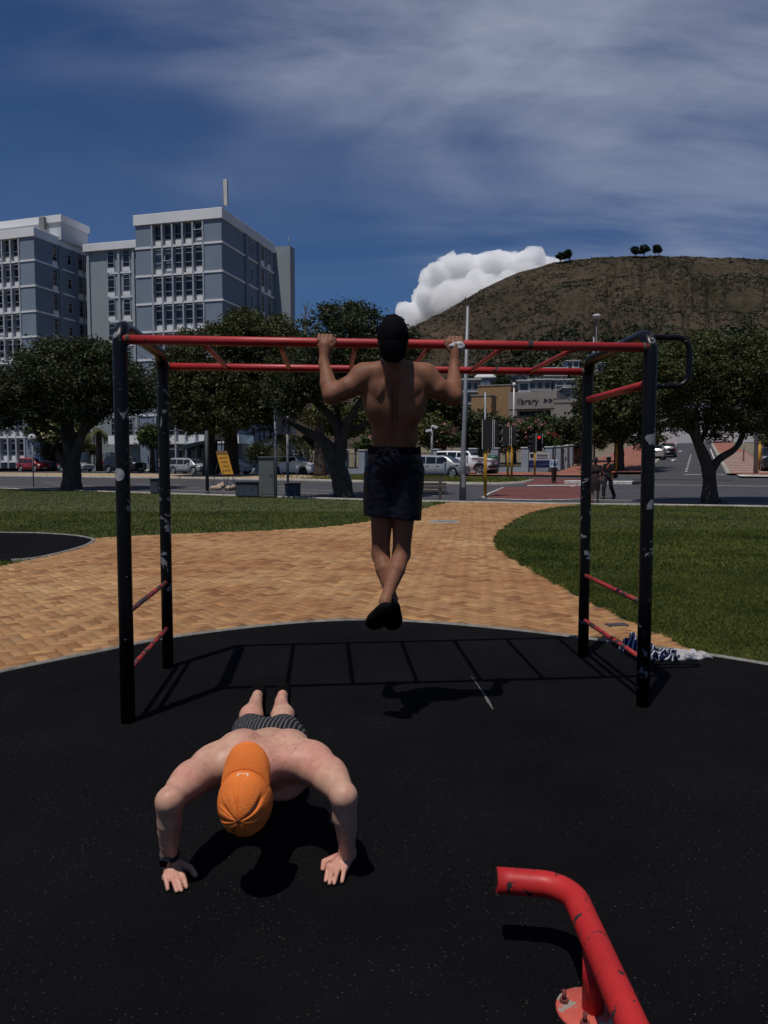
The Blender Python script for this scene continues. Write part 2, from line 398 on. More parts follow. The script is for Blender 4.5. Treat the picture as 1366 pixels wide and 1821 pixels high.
# --- brick pavers in herringbone
PV_RND = [(0.0, (0.55, 0.46, 0.42)), (0.2, (0.82, 0.72, 0.64)), (0.5, (1.0, 0.95, 0.88)), (0.72, (0.80, 0.78, 0.78)), (1.0, (1.18, 1.12, 1.02))]
def paver_mat(name, island):
    return mat(name, (0.37, 0.175, 0.075), 0.9, 0.2, 0.40, 7, bump=0.3, bscale=45, spec=0.25, col2=(0.45, 0.285, 0.14), rnd=PV_RND, island=island)
M_pv1 = paver_mat('clay_paver', None); M_pv2 = paver_mat('clay_paver_far', True)
A_HB = R(38); ca, sa = math.cos(A_HB), math.sin(A_HB); U = 0.105
def pavers():
    out = []
    n = 330
    ii, jj = np.meshgrid(np.arange(-n, n), np.arange(-n, n), indexing='ij'); k = (ii - jj) % 4
    H = k == 0; Vv = k == 3
    cx = np.concatenate([(ii[H] + 1.0), (ii[Vv] + 0.5)]) * U; cy = np.concatenate([(jj[H] + 0.5), (jj[Vv] + 1.0)]) * U
    o = np.concatenate([np.zeros(H.sum()), np.ones(Vv.sum())])
    X = cx * ca - cy * sa + 0.3; Y = cx * sa + cy * ca + 14.0
    P = np.stack([X, Y], 1)
    m = (Y > 3) & (Y < 31) & (np.abs(X) < Y * 0.56 + 0.6)
    P = P[m]; o = o[m]
    m = pip(P, PATH) & ~pip(P, RUB) & ~pip(P, PATCH)
    P = P[m]; o = o[m]
    # keep the cut pavers of the edges clear of the rubber
    d = np.min(np.linalg.norm(P[:, None] - np.array(rub_edge)[None], axis=2), axis=1)
    m = d > 0.075
    return P[m], o[m]
pv_P, pv_o = pavers()
order = np.argsort(pv_P[:, 1] + 0.15 * np.abs(pv_P[:, 0])); pv_P = pv_P[order]; pv_o = pv_o[order]
def paver_verts(j=0.0):
    hx, hy = U - 0.005, U / 2 - 0.005; b = 0.006
    return np.array([(-hx, -hy, -0.012), (hx, -hy, -0.012), (hx, hy, -0.012), (-hx, hy, -0.012),
                     (-hx + b, -hy + b, 0), (hx - b, -hy + b, 0), (hx - b, hy - b, 0), (-hx + b, hy - b, 0)])
PVF = np.array([(4, 5, 6, 7), (0, 1, 5, 4), (1, 2, 6, 5), (2, 3, 7, 6), (3, 0, 4, 7)])
pv_me = mesh_np('paver', paver_verts(), PVF); pv_me.materials.append(M_pv1)
NP1 = 300
for (x, y), oo in zip(pv_P[:NP1], pv_o[:NP1]):
    o = bpy.data.objects.new('paver', pv_me); link(o); o.parent = path_o
    o.location = (x, y, 0.002 + random.uniform(-0.002, 0.0025)); o.rotation_euler = (random.gauss(0, 0.007), random.gauss(0, 0.007), A_HB + (math.pi / 2 if oo else 0) + random.gauss(0, 0.008))
rest_P, rest_o = pv_P[NP1:], pv_o[NP1:]
ang = A_HB + rest_o * math.pi / 2 + RNG.normal(0, 0.008, len(rest_P)); tx = RNG.normal(0, 0.008, len(rest_P)); ty = RNG.normal(0, 0.008, len(rest_P)); zz = RNG.uniform(-0.002, 0.0025, len(rest_P)) + 0.002
pvv = paver_verts()
c_, s_ = np.cos(ang)[:, None], np.sin(ang)[:, None]
VX = rest_P[:, :1] + pvv[None, :, 0] * c_ - pvv[None, :, 1] * s_; VY = rest_P[:, 1:] + pvv[None, :, 0] * s_ + pvv[None, :, 1] * c_
VZ = zz[:, None] + pvv[None, :, 2] + tx[:, None] * pvv[None, :, 0] + ty[:, None] * pvv[None, :, 1]
VV = np.stack([VX, VY, VZ], 2).reshape(-1, 3); FF = (PVF[None] + 8 * np.arange(len(rest_P))[:, None, None]).reshape(-1, 4)
o = put('far_pavers', mesh_np('far_pavers', VV, FF), M_pv2, path_o); o['kind'] = 'stuff'

# manhole cover set in the path
mh = gz(790, 928); t_mh = thing('manhole_cover', 'round pale grey manhole cover set in the brick path', 'manhole cover', (mh.x, mh.y, 0.004))
M_mh = mat('cast_cover', (0.17, 0.18, 0.19), 0.6, 0.25, 12, bump=0.3)
MB().lathe([(0.33, -0.01), (0.33, 0.006), (0.31, 0.010), (0.02, 0.010)], 28).put('lid', M_mh, t_mh)
MB().lathe([(0.43, -0.012), (0.43, 0.004), (0.40, 0.006), (0.345, 0.006), (0.345, -0.01)], 28).put('rim', mat('cover_rim', (0.3, 0.29, 0.27), 0.9, 0.2, 9), t_mh)
# small number plate of metal let into the paving near the frame
pm = gz(1097, 1112); t_pm = put('drain_plate', MB().box((0, 0, 0), (0.2, 0.1, 0.012), bev=0.003).mesh('drain_plate'), mat('dark_plate', (0.05, 0.045, 0.05), 0.5, 0.2, 20), loc=(pm.x, pm.y, 0.006), rot=(0, 0, 0.15))
tag(t_pm, 'small dark metal plate let into the brick paving', 'plate')

# --- grass blades
GR_RND = [(0.0, (0.55, 0.7, 0.5)), (0.35, (0.9, 1.0, 0.8)), (0.7, (1.15, 1.1, 0.9)), (0.93, (1.35, 1.2, 0.9)), (1.0, (2.6, 1.9, 1.4))]
M_grass = mat('grass_blade', (0.062, 0.090, 0.019), 0.75, 0.25, 0.55, 6, spec=0.2, col2=(0.15, 0.17, 0.046), rnd=GR_RND, island=True, trans=0.25)
def grass(name, P, hgt, wid, label):
    n = len(P); a = RNG.uniform(0, 2 * np.pi, n); ln = hgt * RNG.uniform(0.55, 1.25, n); lean = RNG.uniform(0.1, 0.95, n) * ln; la = RNG.uniform(0, 2 * np.pi, n)
    w = wid * RNG.uniform(0.6, 1.3, n)
    dx, dy = np.cos(a) * w / 2, np.sin(a) * w / 2; tx_, ty_ = np.cos(la) * lean, np.sin(la) * lean
    z0 = np.full(n, -0.03)
    v0 = np.stack([P[:, 0] - dx, P[:, 1] - dy, z0], 1); v1 = np.stack([P[:, 0] + dx, P[:, 1] + dy, z0], 1)
    v2 = np.stack([P[:, 0] + dx * .7 + tx_ * .4, P[:, 1] + dy * .7 + ty_ * .4, z0 + ln * .6], 1); v3 = np.stack([P[:, 0] + tx_, P[:, 1] + ty_, z0 + ln * .95], 1)
    V = np.stack([v0, v1, v2, v3], 1).reshape(-1, 3); i = 4 * np.arange(n)[:, None]
    Fc = np.concatenate([i + np.array([[0, 1, 2]]), i + np.array([[0, 2, 3]])], 0)
    o = put(name, mesh_np(name, V, Fc), M_grass); tag(o, label, 'grass', kind='stuff'); return o
lawn_np = np.array(lawn_poly)
def grass_pts(n, x0, x1, y0, y1, right):
    P = np.stack([RNG.uniform(x0, x1, n), RNG.uniform(y0, y1, n)], 1)
    v = (np.abs(P[:, 0]) < P[:, 1] * 0.56 + 0.5) & pip(P, lawn_np) & ~pip(P, PATH) & ~pip(P, RUB) & ~pip(P, PATCH)
    return P[v]
GR = np.concatenate([grass_pts(190000, 1.9, 6.0, 5.5, 10, 1), grass_pts(150000, 1.9, 10.5, 10, 17, 1), grass_pts(90000, 1.9, 17.5, 17, 30, 1)])
sz = np.clip(GR[:, 1] / 9.0, 0.7, 3.0)
near = GR[:, 1] < 11
grass('lawn_grass', GR[near], 0.055, 0.0065, 'short mown green grass right of the brick path')
grass('lawn_grass', GR[~near], 0.06, 0.014, 'short mown green grass between the brick path and the fork trunked tree')
GL = np.concatenate([grass_pts(120000, -16, 2.5, 10, 24, 0), grass_pts(90000, -30, 2.5, 24, 48, 0)])
grass('lawn_grass', GL, 0.06, 0.017, 'short mown green grass left of the brick path')

# ================================================================== ROADS
M_asph = mat('asphalt', (0.052, 0.051, 0.056), 0.9, 0.16, 0.5, 6, bump=0.2, bscale=40)
M_asph2 = mat('asphalt_side_road', (0.052, 0.051, 0.056), 0.9, 0.16, 0.4, 6, bump=0.2, bscale=40)
M_paint = mat('road_paint', (0.48, 0.47, 0.44), 0.8, 0.3, 3.0)
M_kerb = mat('kerb_concrete', (0.33, 0.30, 0.26), 0.9, 0.25, 2.0)
M_red = mat('red_crossing', (0.125, 0.038, 0.034), 0.9, 0.2, 0.8, bump=0.15, bscale=30)
M_redb = mat('red_brick_pavement', (0.26, 0.10, 0.065), 0.9, 0.3, 1.2, bump=0.2, bscale=25)
M_tan = mat('dry_median', (0.34, 0.235, 0.13), 0.95, 0.25, 0.7, bump=0.3, bscale=20)
def st_sheet(name, t0, t1, s0, s1, dz, m, kind='structure', parent=None, nt=None, near=None):
    nt = nt or max(2, int(abs(t1 - t0) / 3)); S = sorted({0.0, 30.0} & set() | {s0, s1} | ({30.0} if s0 < 30 < s1 else set()) | ({0.0} if s0 < 0 < s1 else set()))
    V = []; Fc = []
    for t in np.linspace(t0, t1, nt + 1):
        for k, s in enumerate(S):
            ss = float(s_edge(t)) if (near and k == 0) else s
            V.append(st(t, ss, dz))
    k = len(S)
    for i in range(nt):
        for j in range(k - 1): Fc.append((i * k + j, (i + 1) * k + j, (i + 1) * k + j + 1, i * k + j + 1))
    o = put(name, mesh_np(name, V, Fc), m, parent)
    if parent is None: o['kind'] = kind
    return o
st_sheet('road', -150, 120, -1.6, 31, -0.02, M_asph, near=True, nt=90)
strip_along('kerb', edge_xy, 0.16, 0.05, -0.01, M_kerb)
# painted edge line, lane dashes
st_sheet('road_line', -60, 8.5, 2.6, 2.72, -0.012, M_paint); st_sheet('road_line', 14.5, 46, 2.3, 2.44, -0.012, M_paint)
for t in np.arange(-70, 7, 9.0): st_sheet('lane_dash', t, t + 4.0, 7.6, 7.74, -0.012, M_paint, nt=2)
for t in np.arange(-66, 6, 9.0): st_sheet('lane_dash', t, t + 4.0, 4.9, 5.02, -0.012, M_paint, nt=2)
st_sheet('road_line', 15.0, 25, 15.4, 15.6, -0.012, M_paint, nt=4)
# grassy / dusty median with kerbs
med = [(-150, 16.2), (-60, 16.6), (-20, 16.4), (-8, 15.2), (3, 13.2), (7.3, 13.2), (8.3, 15.0), (8.0, 18.2), (5, 19.6), (-1, 20.6), (-12, 21.6), (-60, 22.2), (-150, 22.2)]
V = [st(t, s, 0.10) for t, s in med] + [st(t, s, -0.05) for t, s in med]; nM = len(med)
o = put('median', mesh_np('median', V, [tuple(range(nM))] + [(i, (i + 1) % nM, nM + (i + 1) % nM, nM + i) for i in range(nM)]), M_tan); o['kind'] = 'structure'
strip_along('median_kerb', [st(t, s) for t, s in med[1:12]], 0.18, 0.13, lambda p: float(zt(p[0], p[1])), M_kerb)
P = np.stack([RNG.uniform(-14, 8, 26000), RNG.uniform(13.4, 21, 26000)], 1); P = P[pip(P, np.array(med))]
keep = RNG.uniform(0, 1, len(P)) < np.clip((P[:, 0] + 9) / 7, 0.03, 1); P = P[keep]; Q = K0 + P[:, :1] * KT + P[:, 1:] * KN
g_o = grass('median_grass', Q, 0.16, 0.05, 'rough yellow green grass on the road median')
zq = zt(Q[:, 0], Q[:, 1]) + 0.13
co = np.zeros(len(g_o.data.vertices) * 3, np.float32); g_o.data.vertices.foreach_get('co', co); co = co.reshape(-1, 3); co[:, 2] += np.repeat(zq, 4); g_o.data.vertices.foreach_set('co', co.ravel())
# median nose by the junction: black and white kerb
nose = [(10.7, 15.6), (14.6, 15.9)]
for k in range(6):
    a, b = nose[0][0] + k * 0.78, nose[0][0] + (k + 1) * 0.78 - 0.02
    c = st((a + b) / 2, 16.0, 0.06)
    o = put('kerb_block', MB().box((0, 0, 0), (0.76, 0.9, 0.2), bev=0.02).mesh('kerb_block'), mat('kerb_white', (0.55, 0.53, 0.5), 0.8, 0.2, 5) if k % 3 != 2 else mat('kerb_black', (0.02, 0.02, 0.02), 0.8, 0.2, 5), loc=c, rot=(0, 0, math.atan2(KT[1], KT[0])))
    tag(o, ('white kerb block at the red crossing end of the row', 'white kerb block second from the red crossing', 'black kerb block between the two white pairs', 'white kerb block just past the first black one', 'white kerb block just before the last black one', 'black kerb block at the side road end of the row')[k], 'kerb block', 'black and white kerb blocks at the junction')
# red crossing over both carriageways
def px_sheet(name, pts, dz, m):
    o = put(name, mesh_np(name, [gnd(*p) + Vector((0, 0, dz)) for p in pts], [tuple(range(len(pts)))]), m); o['kind'] = 'structure'
    if o.data.polygons[0].normal.z < 0: o.data.flip_normals()
    return o
px_sheet('red_crossing', [(866, 884.5), (905, 886.5), (960, 888), (1010, 887), (1050, 885), (1052, 864), (895, 866)], -0.006, M_red)
px_sheet('red_crossing', [(934, 862.5), (1048, 862), (1050, 851), (940, 850), (928, 853)], -0.006, M_red)
px_sheet('crossing_line', [(938, 864), (1040, 863.2), (1040, 862), (938, 862.6)], 0.0, M_paint)
px_sheet('crossing_line', [(856, 884), (870, 876), (894, 866.3), (896, 866.8), (872, 877), (861, 884.6)], 0.0, M_paint)
px_sheet('crossing_line', [(858, 885), (905, 887), (960, 888.6), (1010, 887.6), (1050, 885.8), (1050, 886.4), (1010, 888.4), (960, 889.5), (905, 888), (858, 886)], 0.0, M_paint)
px_sheet('crossing_line', [(1015, 865.5), (1050, 858.5), (1050, 857.6), (1015, 864.4)], 0.0, M_paint)
# far pavement of red brick, behind the parked cars and round the corner
SD = np.array((0.385, 0.923)); SDN = np.array((SD[1], -SD[0]))
cl_ = gnd(1150, 845); cr_ = gnd(1297, 845)
cl0 = np.array(cl_[:2]); cr0 = np.array(cr_[:2])
def sr(side, d, off=0.0, dz=0.0):
    p = (cl0 if side == 'l' else cr0) + d * SD + off * SDN
    return Vector((p[0], p[1], float(zt(p[0], p[1])) + dz))
def sr_sheet(name, fa, fb, d0, d1, dz, m, n=12):
    V = []
    for d in np.linspace(d0, d1, n + 1): V += [fa(d, dz), fb(d, dz)]
    o = put(name, mesh_np(name, V, [(2 * i, 2 * i + 1, 2 * i + 3, 2 * i + 2) for i in range(n)]), m); o['kind'] = 'structure'; return o
sr_sheet('side_road', lambda d, z: sr('l', d, -0.4 + min(0, -(2 - d)) * 0.0, z), lambda d, z: sr('r', d, 0.0, z), -8, 105, 0.005, M_asph2, 30)
sr_sheet('pavement', lambda d, z: sr('r', d, 0.0, z), lambda d, z: sr('r', d, 3.2, z), 0.0, 100, 0.12, M_redb, 24)
strip_along('kerb', [sr('r', d) for d in np.linspace(0, 100, 30)], 0.35, 0.14, lambda p: float(zt(p[0], p[1])), M_kerb)
for k in range(16):
    d = 1.2 + k * 2.6
    sr_sheet('pavement_slab', lambda dd, z: sr('r', dd, 0.2, z), lambda dd, z: sr('r', dd, 3.0, z), d, d + 1.1, 0.128, M_kerb, 1)
sr_sheet('pavement', lambda d, z: sr('l', d, -7.0, z), lambda d, z: sr('l', d, -0.4, z), 2, 100, 0.12, M_redb, 24)
strip_along('kerb', [sr('l', d, -0.4) for d in np.linspace(2, 100, 30)], 0.3, 0.14, lambda p: float(zt(p[0], p[1])), M_kerb)
st_sheet('pavement', -6, 10.2, 26.0, 31.5, 0.10, M_redb, nt=8)
st_sheet('pavement', 19.6, 60, 28.0, 33, 0.10, M_redb, nt=8)
px_sheet('kerb_face', [(1310, 846), (1316, 849.5), (1366, 850), (1366, 846.8), (1330, 846.6)], 0.10, mat('kerb_white2', (0.5, 0.48, 0.45), 0.8, 0.3, 3))
st_sheet('forecourt', -120, -6, 26.5, 33, 0.02, M_asph, nt=20)
# side road arrows and lines
for d in np.arange(4, 40, 3.0): sr_sheet('lane_dash', lambda dd, z: sr('l', dd, 2.6, z), lambda dd, z: sr('l', dd, 2.75, z), d, d + 1.2, 0.012, M_paint, 1)
sr_sheet('road_line', lambda d, z: sr('l', d, 5.0, z), lambda d, z: sr('l', d, 5.14, z), 14, 60, 0.012, M_paint, 6)
sr_sheet('stop_line', lambda d, z: sr('l', d, 2.4, z), lambda d, z: sr('r', d, -0.3, z), 0.5, 0.8, 0.012, M_paint, 1)
for off, d0 in ((1.1, 22), (3.8, 20), (6.1, 18), (1.2, 48)):
    a = MB()
    for (x0, y0, x1, y1) in ((-0.09, 0, 0.09, 3.0),):
        a.quad(sr('l', d0 + y0, off + x0, 0.014), sr('l', d0 + y0, off + x1, 0.014), sr('l', d0 + y1, off + x1, 0.014), sr('l', d0 + y1, off + x0, 0.014))
    a.poly([sr('l', d0 + 3.0, off - 0.42, 0.014), sr('l', d0 + 3.0, off + 0.42, 0.014), sr('l', d0 + 4.6, off, 0.014)])
    o = a.put('road_arrow', M_paint); o['kind'] = 'structure'
# ================================================================== IMPLICIT SURFACES, FOLIAGE
_NL = np.random.default_rng(3).uniform(-1, 1, (64, 64, 64)).astype(np.float32)
def vnoise(x, y, z):
    xi, yi, zi = np.floor(x).astype(int), np.floor(y).astype(int), np.floor(z).astype(int)
    fx, fy, fz = x - xi, y - yi, z - zi
    fx, fy, fz = (f * f * (3 - 2 * f) for f in (fx, fy, fz)); out = 0
    for a in (0, 1):
        for b in (0, 1):
            for c in (0, 1):
                out = out + _NL[(xi + a) & 63, (yi + b) & 63, (zi + c) & 63] * (fx if a else 1 - fx) * (fy if b else 1 - fy) * (fz if c else 1 - fz)
    return out
def fbm(x, y, z, o=4):
    v = 0; a = 1.0
    for _ in range(o): v = v + a * vnoise(x, y, z); x, y, z, a = x * 2.03 + 7.1, y * 2.03 + 3.7, z * 2.03 + 1.3, a * 0.5
    return v
class SDF:
    def __init__(s, lo, hi, h):
        s.lo = np.array(lo, np.float32); s.h = h; n = np.ceil((np.array(hi) - s.lo) / h).astype(int) + 1
        s.ax = [s.lo[i] + h * np.arange(n[i], dtype=np.float32) for i in range(3)]; s.F = np.full(n, 1e3, np.float32)
    def _win(s, lo, hi):
        sl = []
        for i in range(3):
            a = max(0, int((lo[i] - s.lo[i]) / s.h)); b = min(len(s.ax[i]), int((hi[i] - s.lo[i]) / s.h) + 2)
            if b <= a: return None
            sl.append(slice(a, b))
        X, Y, Z = np.meshgrid(s.ax[0][sl[0]], s.ax[1][sl[1]], s.ax[2][sl[2]], indexing='ij', sparse=True)
        return tuple(sl), X, Y, Z
    def _mix(s, sl, d, k, sub):
        A = s.F[sl]
        if sub:
            d = -d; h = np.clip(0.5 - 0.5 * (A - d) / k, 0, 1); s.F[sl] = A + (d - A) * h + k * h * (1 - h)
        else:
            h = np.clip(0.5 + 0.5 * (A - d) / k, 0, 1); s.F[sl] = A + (d - A) * h - k * h * (1 - h)
    def cone(s, a, b, ra, rb, k=0.02, sub=False):
        a = np.array(a, np.float32); b = np.array(b, np.float32); r = max(ra, rb) + k + 3 * s.h + 0.02
        w = s._win(np.minimum(a, b) - r, np.maximum(a, b) + r)
        if w is None: return s
        sl, X, Y, Z = w; ba = b - a; L = float(ba @ ba) + 1e-12
        t = np.clip(((X - a[0]) * ba[0] + (Y - a[1]) * ba[1] + (Z - a[2]) * ba[2]) / L, 0, 1)
        d = np.sqrt((X - a[0] - ba[0] * t) ** 2 + (Y - a[1] - ba[1] * t) ** 2 + (Z - a[2] - ba[2] * t) ** 2) - (ra + (rb - ra) * t)
        s._mix(sl, d, k, sub); return s
    def chain(s, pts, rs, k=0.02):
        P = np.array(pts, np.float32); r = max(rs) + k + 3 * s.h + 0.02
        w = s._win(P.min(0) - r, P.max(0) + r)
        if w is None: return s
        sl, X, Y, Z = w; D = None
        for i in range(len(P) - 1):
            a, b = P[i], P[i + 1]; ba = b - a; L = float(ba @ ba) + 1e-12
            t = np.clip(((X - a[0]) * ba[0] + (Y - a[1]) * ba[1] + (Z - a[2]) * ba[2]) / L, 0, 1)
            d = np.sqrt((X - a[0] - ba[0] * t) ** 2 + (Y - a[1] - ba[1] * t) ** 2 + (Z - a[2] - ba[2] * t) ** 2) - (rs[i] + (rs[i + 1] - rs[i]) * t)
            if D is None: D = d
            else:
                q = min(0.0025, k * 0.2); h = np.clip(0.5 + 0.5 * (D - d) / q, 0, 1); D = D + (d - D) * h - q * h * (1 - h)
        s._mix(sl, D, k, False); return s
    def ell(s, c, r, rot=None, k=0.03, sub=False):
        c = np.array(c, np.float32); m = max(r) + k + 3 * s.h + 0.02
        w = s._win(c - m, c + m)
        if w is None: return s
        sl, X, Y, Z = w; x, y, z = X - c[0], Y - c[1], Z - c[2]
        if rot is not None:
            M = np.array(rot)          # rows = local axes in world
            x, y, z = (M[i][0] * x + M[i][1] * y + M[i][2] * z for i in range(3))
        k0 = np.sqrt((x / r[0]) ** 2 + (y / r[1]) ** 2 + (z / r[2]) ** 2)
        k1 = np.sqrt((x / r[0] ** 2) ** 2 + (y / r[1] ** 2) ** 2 + (z / r[2] ** 2) ** 2) + 1e-9
        s._mix(sl, k0 * (k0 - 1) / k1, k, sub); return s
    def clone(s):
        import copy
        c = copy.copy(s); c.F = s.F.copy(); return c
    def hard(s, o): s.F = np.minimum(s.F, o.F); return s
    def plane(s, p, n):                # keep the side the normal points away from
        n = np.array(n, float); n /= np.linalg.norm(n)
        X, Y, Z = np.meshgrid(*s.ax, indexing='ij', sparse=True)
        s.F = np.maximum(s.F, ((X - p[0]) * n[0] + (Y - p[1]) * n[1] + (Z - p[2]) * n[2]).astype(np.float32)); return s
    def disp(s, fn):
        X, Y, Z = np.meshgrid(*s.ax, indexing='ij'); m = np.abs(s.F) < 8 * s.h
        s.F[m] += fn(X[m], Y[m], Z[m]); return s
    def mesh(s, name, origin=(0, 0, 0), smooth=True):
        Fd = s.F; sg = Fd < 0; n = Fd.shape
        cnt = np.zeros((n[0] - 1, n[1] - 1, n[2] - 1), np.int8)
        for a in (0, 1):
            for b in (0, 1):
                for c in (0, 1): cnt += sg[a:n[0] - 1 + a, b:n[1] - 1 + b, c:n[2] - 1 + c]
        act = (cnt > 0) & (cnt < 8); I, J, K = np.nonzero(act); idx = np.full(act.shape, -1, np.int32); idx[I, J, K] = np.arange(len(I))
        P = np.zeros((len(I), 3)); W = np.zeros(len(I)); cs = [(a, b, c) for a in (0, 1) for b in (0, 1) for c in (0, 1)]
        for a in cs:
            for b in cs:
                if sum(b) - sum(a) == 1 and all(y >= x for x, y in zip(a, b)):
                    fa = Fd[I + a[0], J + a[1], K + a[2]]; fb = Fd[I + b[0], J + b[1], K + b[2]]; m = (fa < 0) != (fb < 0)
                    t = np.where(m, fa / (fa - fb + 1e-20), 0)
                    for q in range(3): P[:, q] += np.where(m, a[q] + t * (b[q] - a[q]), 0)
                    W += m
        P = (P / W[:, None] + np.stack([I, J, K], 1)) * s.h + s.lo - np.array(origin)
        quads = []
        for axn in range(3):
            o = [0, 0, 0]; o[axn] = 1
            A = sg[:n[0] - o[0], :n[1] - o[1], :n[2] - o[2]]; B = sg[o[0]:, o[1]:, o[2]:]
            i, j, k = np.nonzero(A != B); q1, q2 = (axn + 1) % 3, (axn + 2) % 3
            c = np.stack([i, j, k], 1); ok = (c[:, q1] > 0) & (c[:, q2] > 0) & (c[:, q1] < n[q1] - 1) & (c[:, q2] < n[q2] - 1); c = c[ok]
            def cell(d1, d2):
                e = c.copy(); e[:, q1] -= d1; e[:, q2] -= d2; return idx[e[:, 0], e[:, 1], e[:, 2]]
            q = np.stack([cell(1, 1), cell(0, 1), cell(0, 0), cell(1, 0)], 1)
            fl = ~sg[c[:, 0], c[:, 1], c[:, 2]]; q[fl] = q[fl][:, ::-1]; quads.append(q)
        return mesh_np(name, P, np.concatenate(quads), smooth)

LEAF_RND = [(0.0, (0.58, 0.62, 0.54)), (0.4, (0.88, 0.92, 0.82)), (0.75, (1.12, 1.1, 0.92)), (1.0, (1.5, 1.38, 1.1))]
def leaf_mat(name, c, rnd=LEAF_RND, rough=0.6, tr=0.2):
    return mat(name, c, rough, 0.5, 1.1, 3, spec=0.3, rnd=rnd, island=True, trans=tr)
M_leaf = leaf_mat('dark_evergreen_leaf', (0.042, 0.052, 0.022)); M_leaf2 = leaf_mat('olive_leaf', (0.058, 0.066, 0.022)); M_leaf3 = leaf_mat('mid_green_leaf', (0.05, 0.075, 0.022))
M_bark = mat('grey_bark', (0.055, 0.044, 0.036), 0.95, 0.4, 3.0, 6, bump=0.8, bscale=14)
def leaves(P, size, ratio=0.5, up=0.35, rng=RNG):
    n = len(P); d = rng.normal(0, 1, (n, 3)); d[:, 2] *= 0.7; d /= np.linalg.norm(d, axis=1)[:, None]
    u = rng.normal(0, 1, (n, 3)); u[:, 2] += up; w = np.cross(d, u); w /= np.linalg.norm(w, axis=1)[:, None] + 1e-9
    L = size * rng.uniform(0.6, 1.35, n)[:, None]; nn = np.cross(w, d)
    V = np.stack([P - d * L / 2, P + w * L * ratio / 2 + nn * L * 0.06, P + d * L / 2, P - w * L * ratio / 2 + nn * L * 0.06], 1).reshape(-1, 3)
    return V, (4 * np.arange(n)[:, None] + np.array([[0, 1, 2, 3]]))
def lobe_points(lobes, per_m2, clump=0.32, per_clump=34, inner=0.25, rng=RNG):
    out = []
    for c, r in lobes:
        c = np.array(c); r = np.array(r); area = 4 * np.pi * ((r[0] * r[1]) ** 1.6 / 3 + (r[0] * r[2]) ** 1.6 / 3 + (r[1] * r[2]) ** 1.6 / 3) ** (1 / 1.6)
        nc = max(4, int(area * per_m2 / per_clump)); d = rng.normal(0, 1, (nc, 3)); d /= np.linalg.norm(d, axis=1)[:, None]
        bump = 1 + 0.16 * fbm(d[:, 0] * 2.6 + c[0], d[:, 1] * 2.6 + c[1], d[:, 2] * 2.6 + c[2], 3)
        rad = np.where(rng.uniform(0, 1, nc) < inner, rng.uniform(0.4, 0.85, nc), rng.uniform(0.82, 1.04, nc)) * bump
        C = c + d * r * rad[:, None]
        k = np.maximum(6, rng.normal(per_clump, per_clump * 0.35, nc)).astype(int)
        cr = clump * rng.uniform(0.6, 1.4, nc)
        out.append(np.repeat(C, k, 0) + rng.normal(0, 1, (k.sum(), 3)) * np.repeat(cr, k)[:, None] * np.array((1, 1, 0.72)) * 0.6)
    return np.concatenate(out)
def limb_mesh(limbs, n=9):
    mb = MB()
    for pts in limbs:
        P = [Vector(p[:3]) for p in pts]; r = [p[3] for p in pts]; Q = []; rr = []
        for i in range(len(P) - 1):
            for k in range(4):
                t = k / 4; p0, p1, p2, p3 = P[max(i - 1, 0)], P[i], P[i + 1], P[min(i + 2, len(P) - 1)]
                Q.append(0.5 * (2 * p1 + (p2 - p0) * t + (2 * p0 - 5 * p1 + 4 * p2 - p3) * t * t + (3 * p1 - p0 - 3 * p2 + p3) * t ** 3))
                q = r[i] + (r[i + 1] - r[i]) * t; rr.append(q * (1 + random.uniform(-0.07, 0.07)))
        Q.append(P[-1]); rr.append(r[-1]); mb.tube(Q, rr, n)
    return mb
def tree(name, label, base, limbs, lobes, lm=None, per_m2=150, size=0.15, clump=0.32, group=None, per_clump=34, cat='tree', bark=None, ratio=0.5, inner=0.25):
    t = thing(name, label, cat, base, group=group); b = np.array(base)
    if limbs:
        o = limb_mesh([[(p[0] - b[0], p[1] - b[1], p[2] - b[2], p[3]) for p in L] for L in limbs]).put('trunk', bark or M_bark, t)
    P = lobe_points(lobes, per_m2, clump, per_clump, inner)
    V, Fc = leaves(P - b, size, ratio); put('crown', mesh_np('crown', V, Fc), lm or M_leaf, t)
    return t
def PL(x, y, Y, r): p = at(x, y, Y); return (p.x, p.y, p.z, r)
def LB(x, y, rx, ry, Y, dep=None):
    p = at(x, y, Y); a, c = rx / F_PX * Y, ry / F_PX * Y; return (tuple(p), (a, dep if dep else max(a, c) * 0.9, c))
# ================================================================== HILL AND CLOUD
crest_px = [(-800, 700), (300, 690), (560, 660), (690, 605), (745, 579), (800, 552), (860, 517), (920, 489), (980, 472), (1060, 464), (1160, 461.5), (1250, 464), (1366, 470), (1700, 500), (2400, 600)]
def crest(x): return np.interp(x, [p[0] for p in crest_px], [p[1] for p in crest_px])
def hill_pt(x, f):
    """x: direction as pixel column of the view axis; f 0 (foot) .. 1 (crest) .. beyond"""
    D = 150 + 760 * f
    e = (825 - crest(x)) / F_PX
    g = 0.055 + 0.945 * np.where(f < 1, np.clip(f, 0, 1) ** 0.62, 1.0)
    z = 1.5 + D * e * g - np.where(f > 1, (f - 1) * 420, 0)
    az = np.arctan((x - 683) / F_PX); r = D
    X, Y = r * np.tan(az), r
    n = fbm(X / 90, Y / 90, z * 0 + 0.3, 5); n2 = fbm(X / 23 + 5, Y / 23, z * 0, 3)
    w = np.clip(f * 3, 0.15, 1) * np.clip((1.0 - f) * 9, 0.10, 1)
    gul = np.abs(fbm(x / 46.0 + 3, D / 420.0, z * 0 + 2.2, 3))
    return X, Y, z + (n * 11.0 + n2 * 2.4 + np.minimum(gul, .45) * 18.0 - 6.0) * w
def hill_pt_xy(x, f):
    X, Y, Z = hill_pt(np.array([float(x)]), np.array([float(f)])); return Vector((X[0], Y[0], Z[0]))
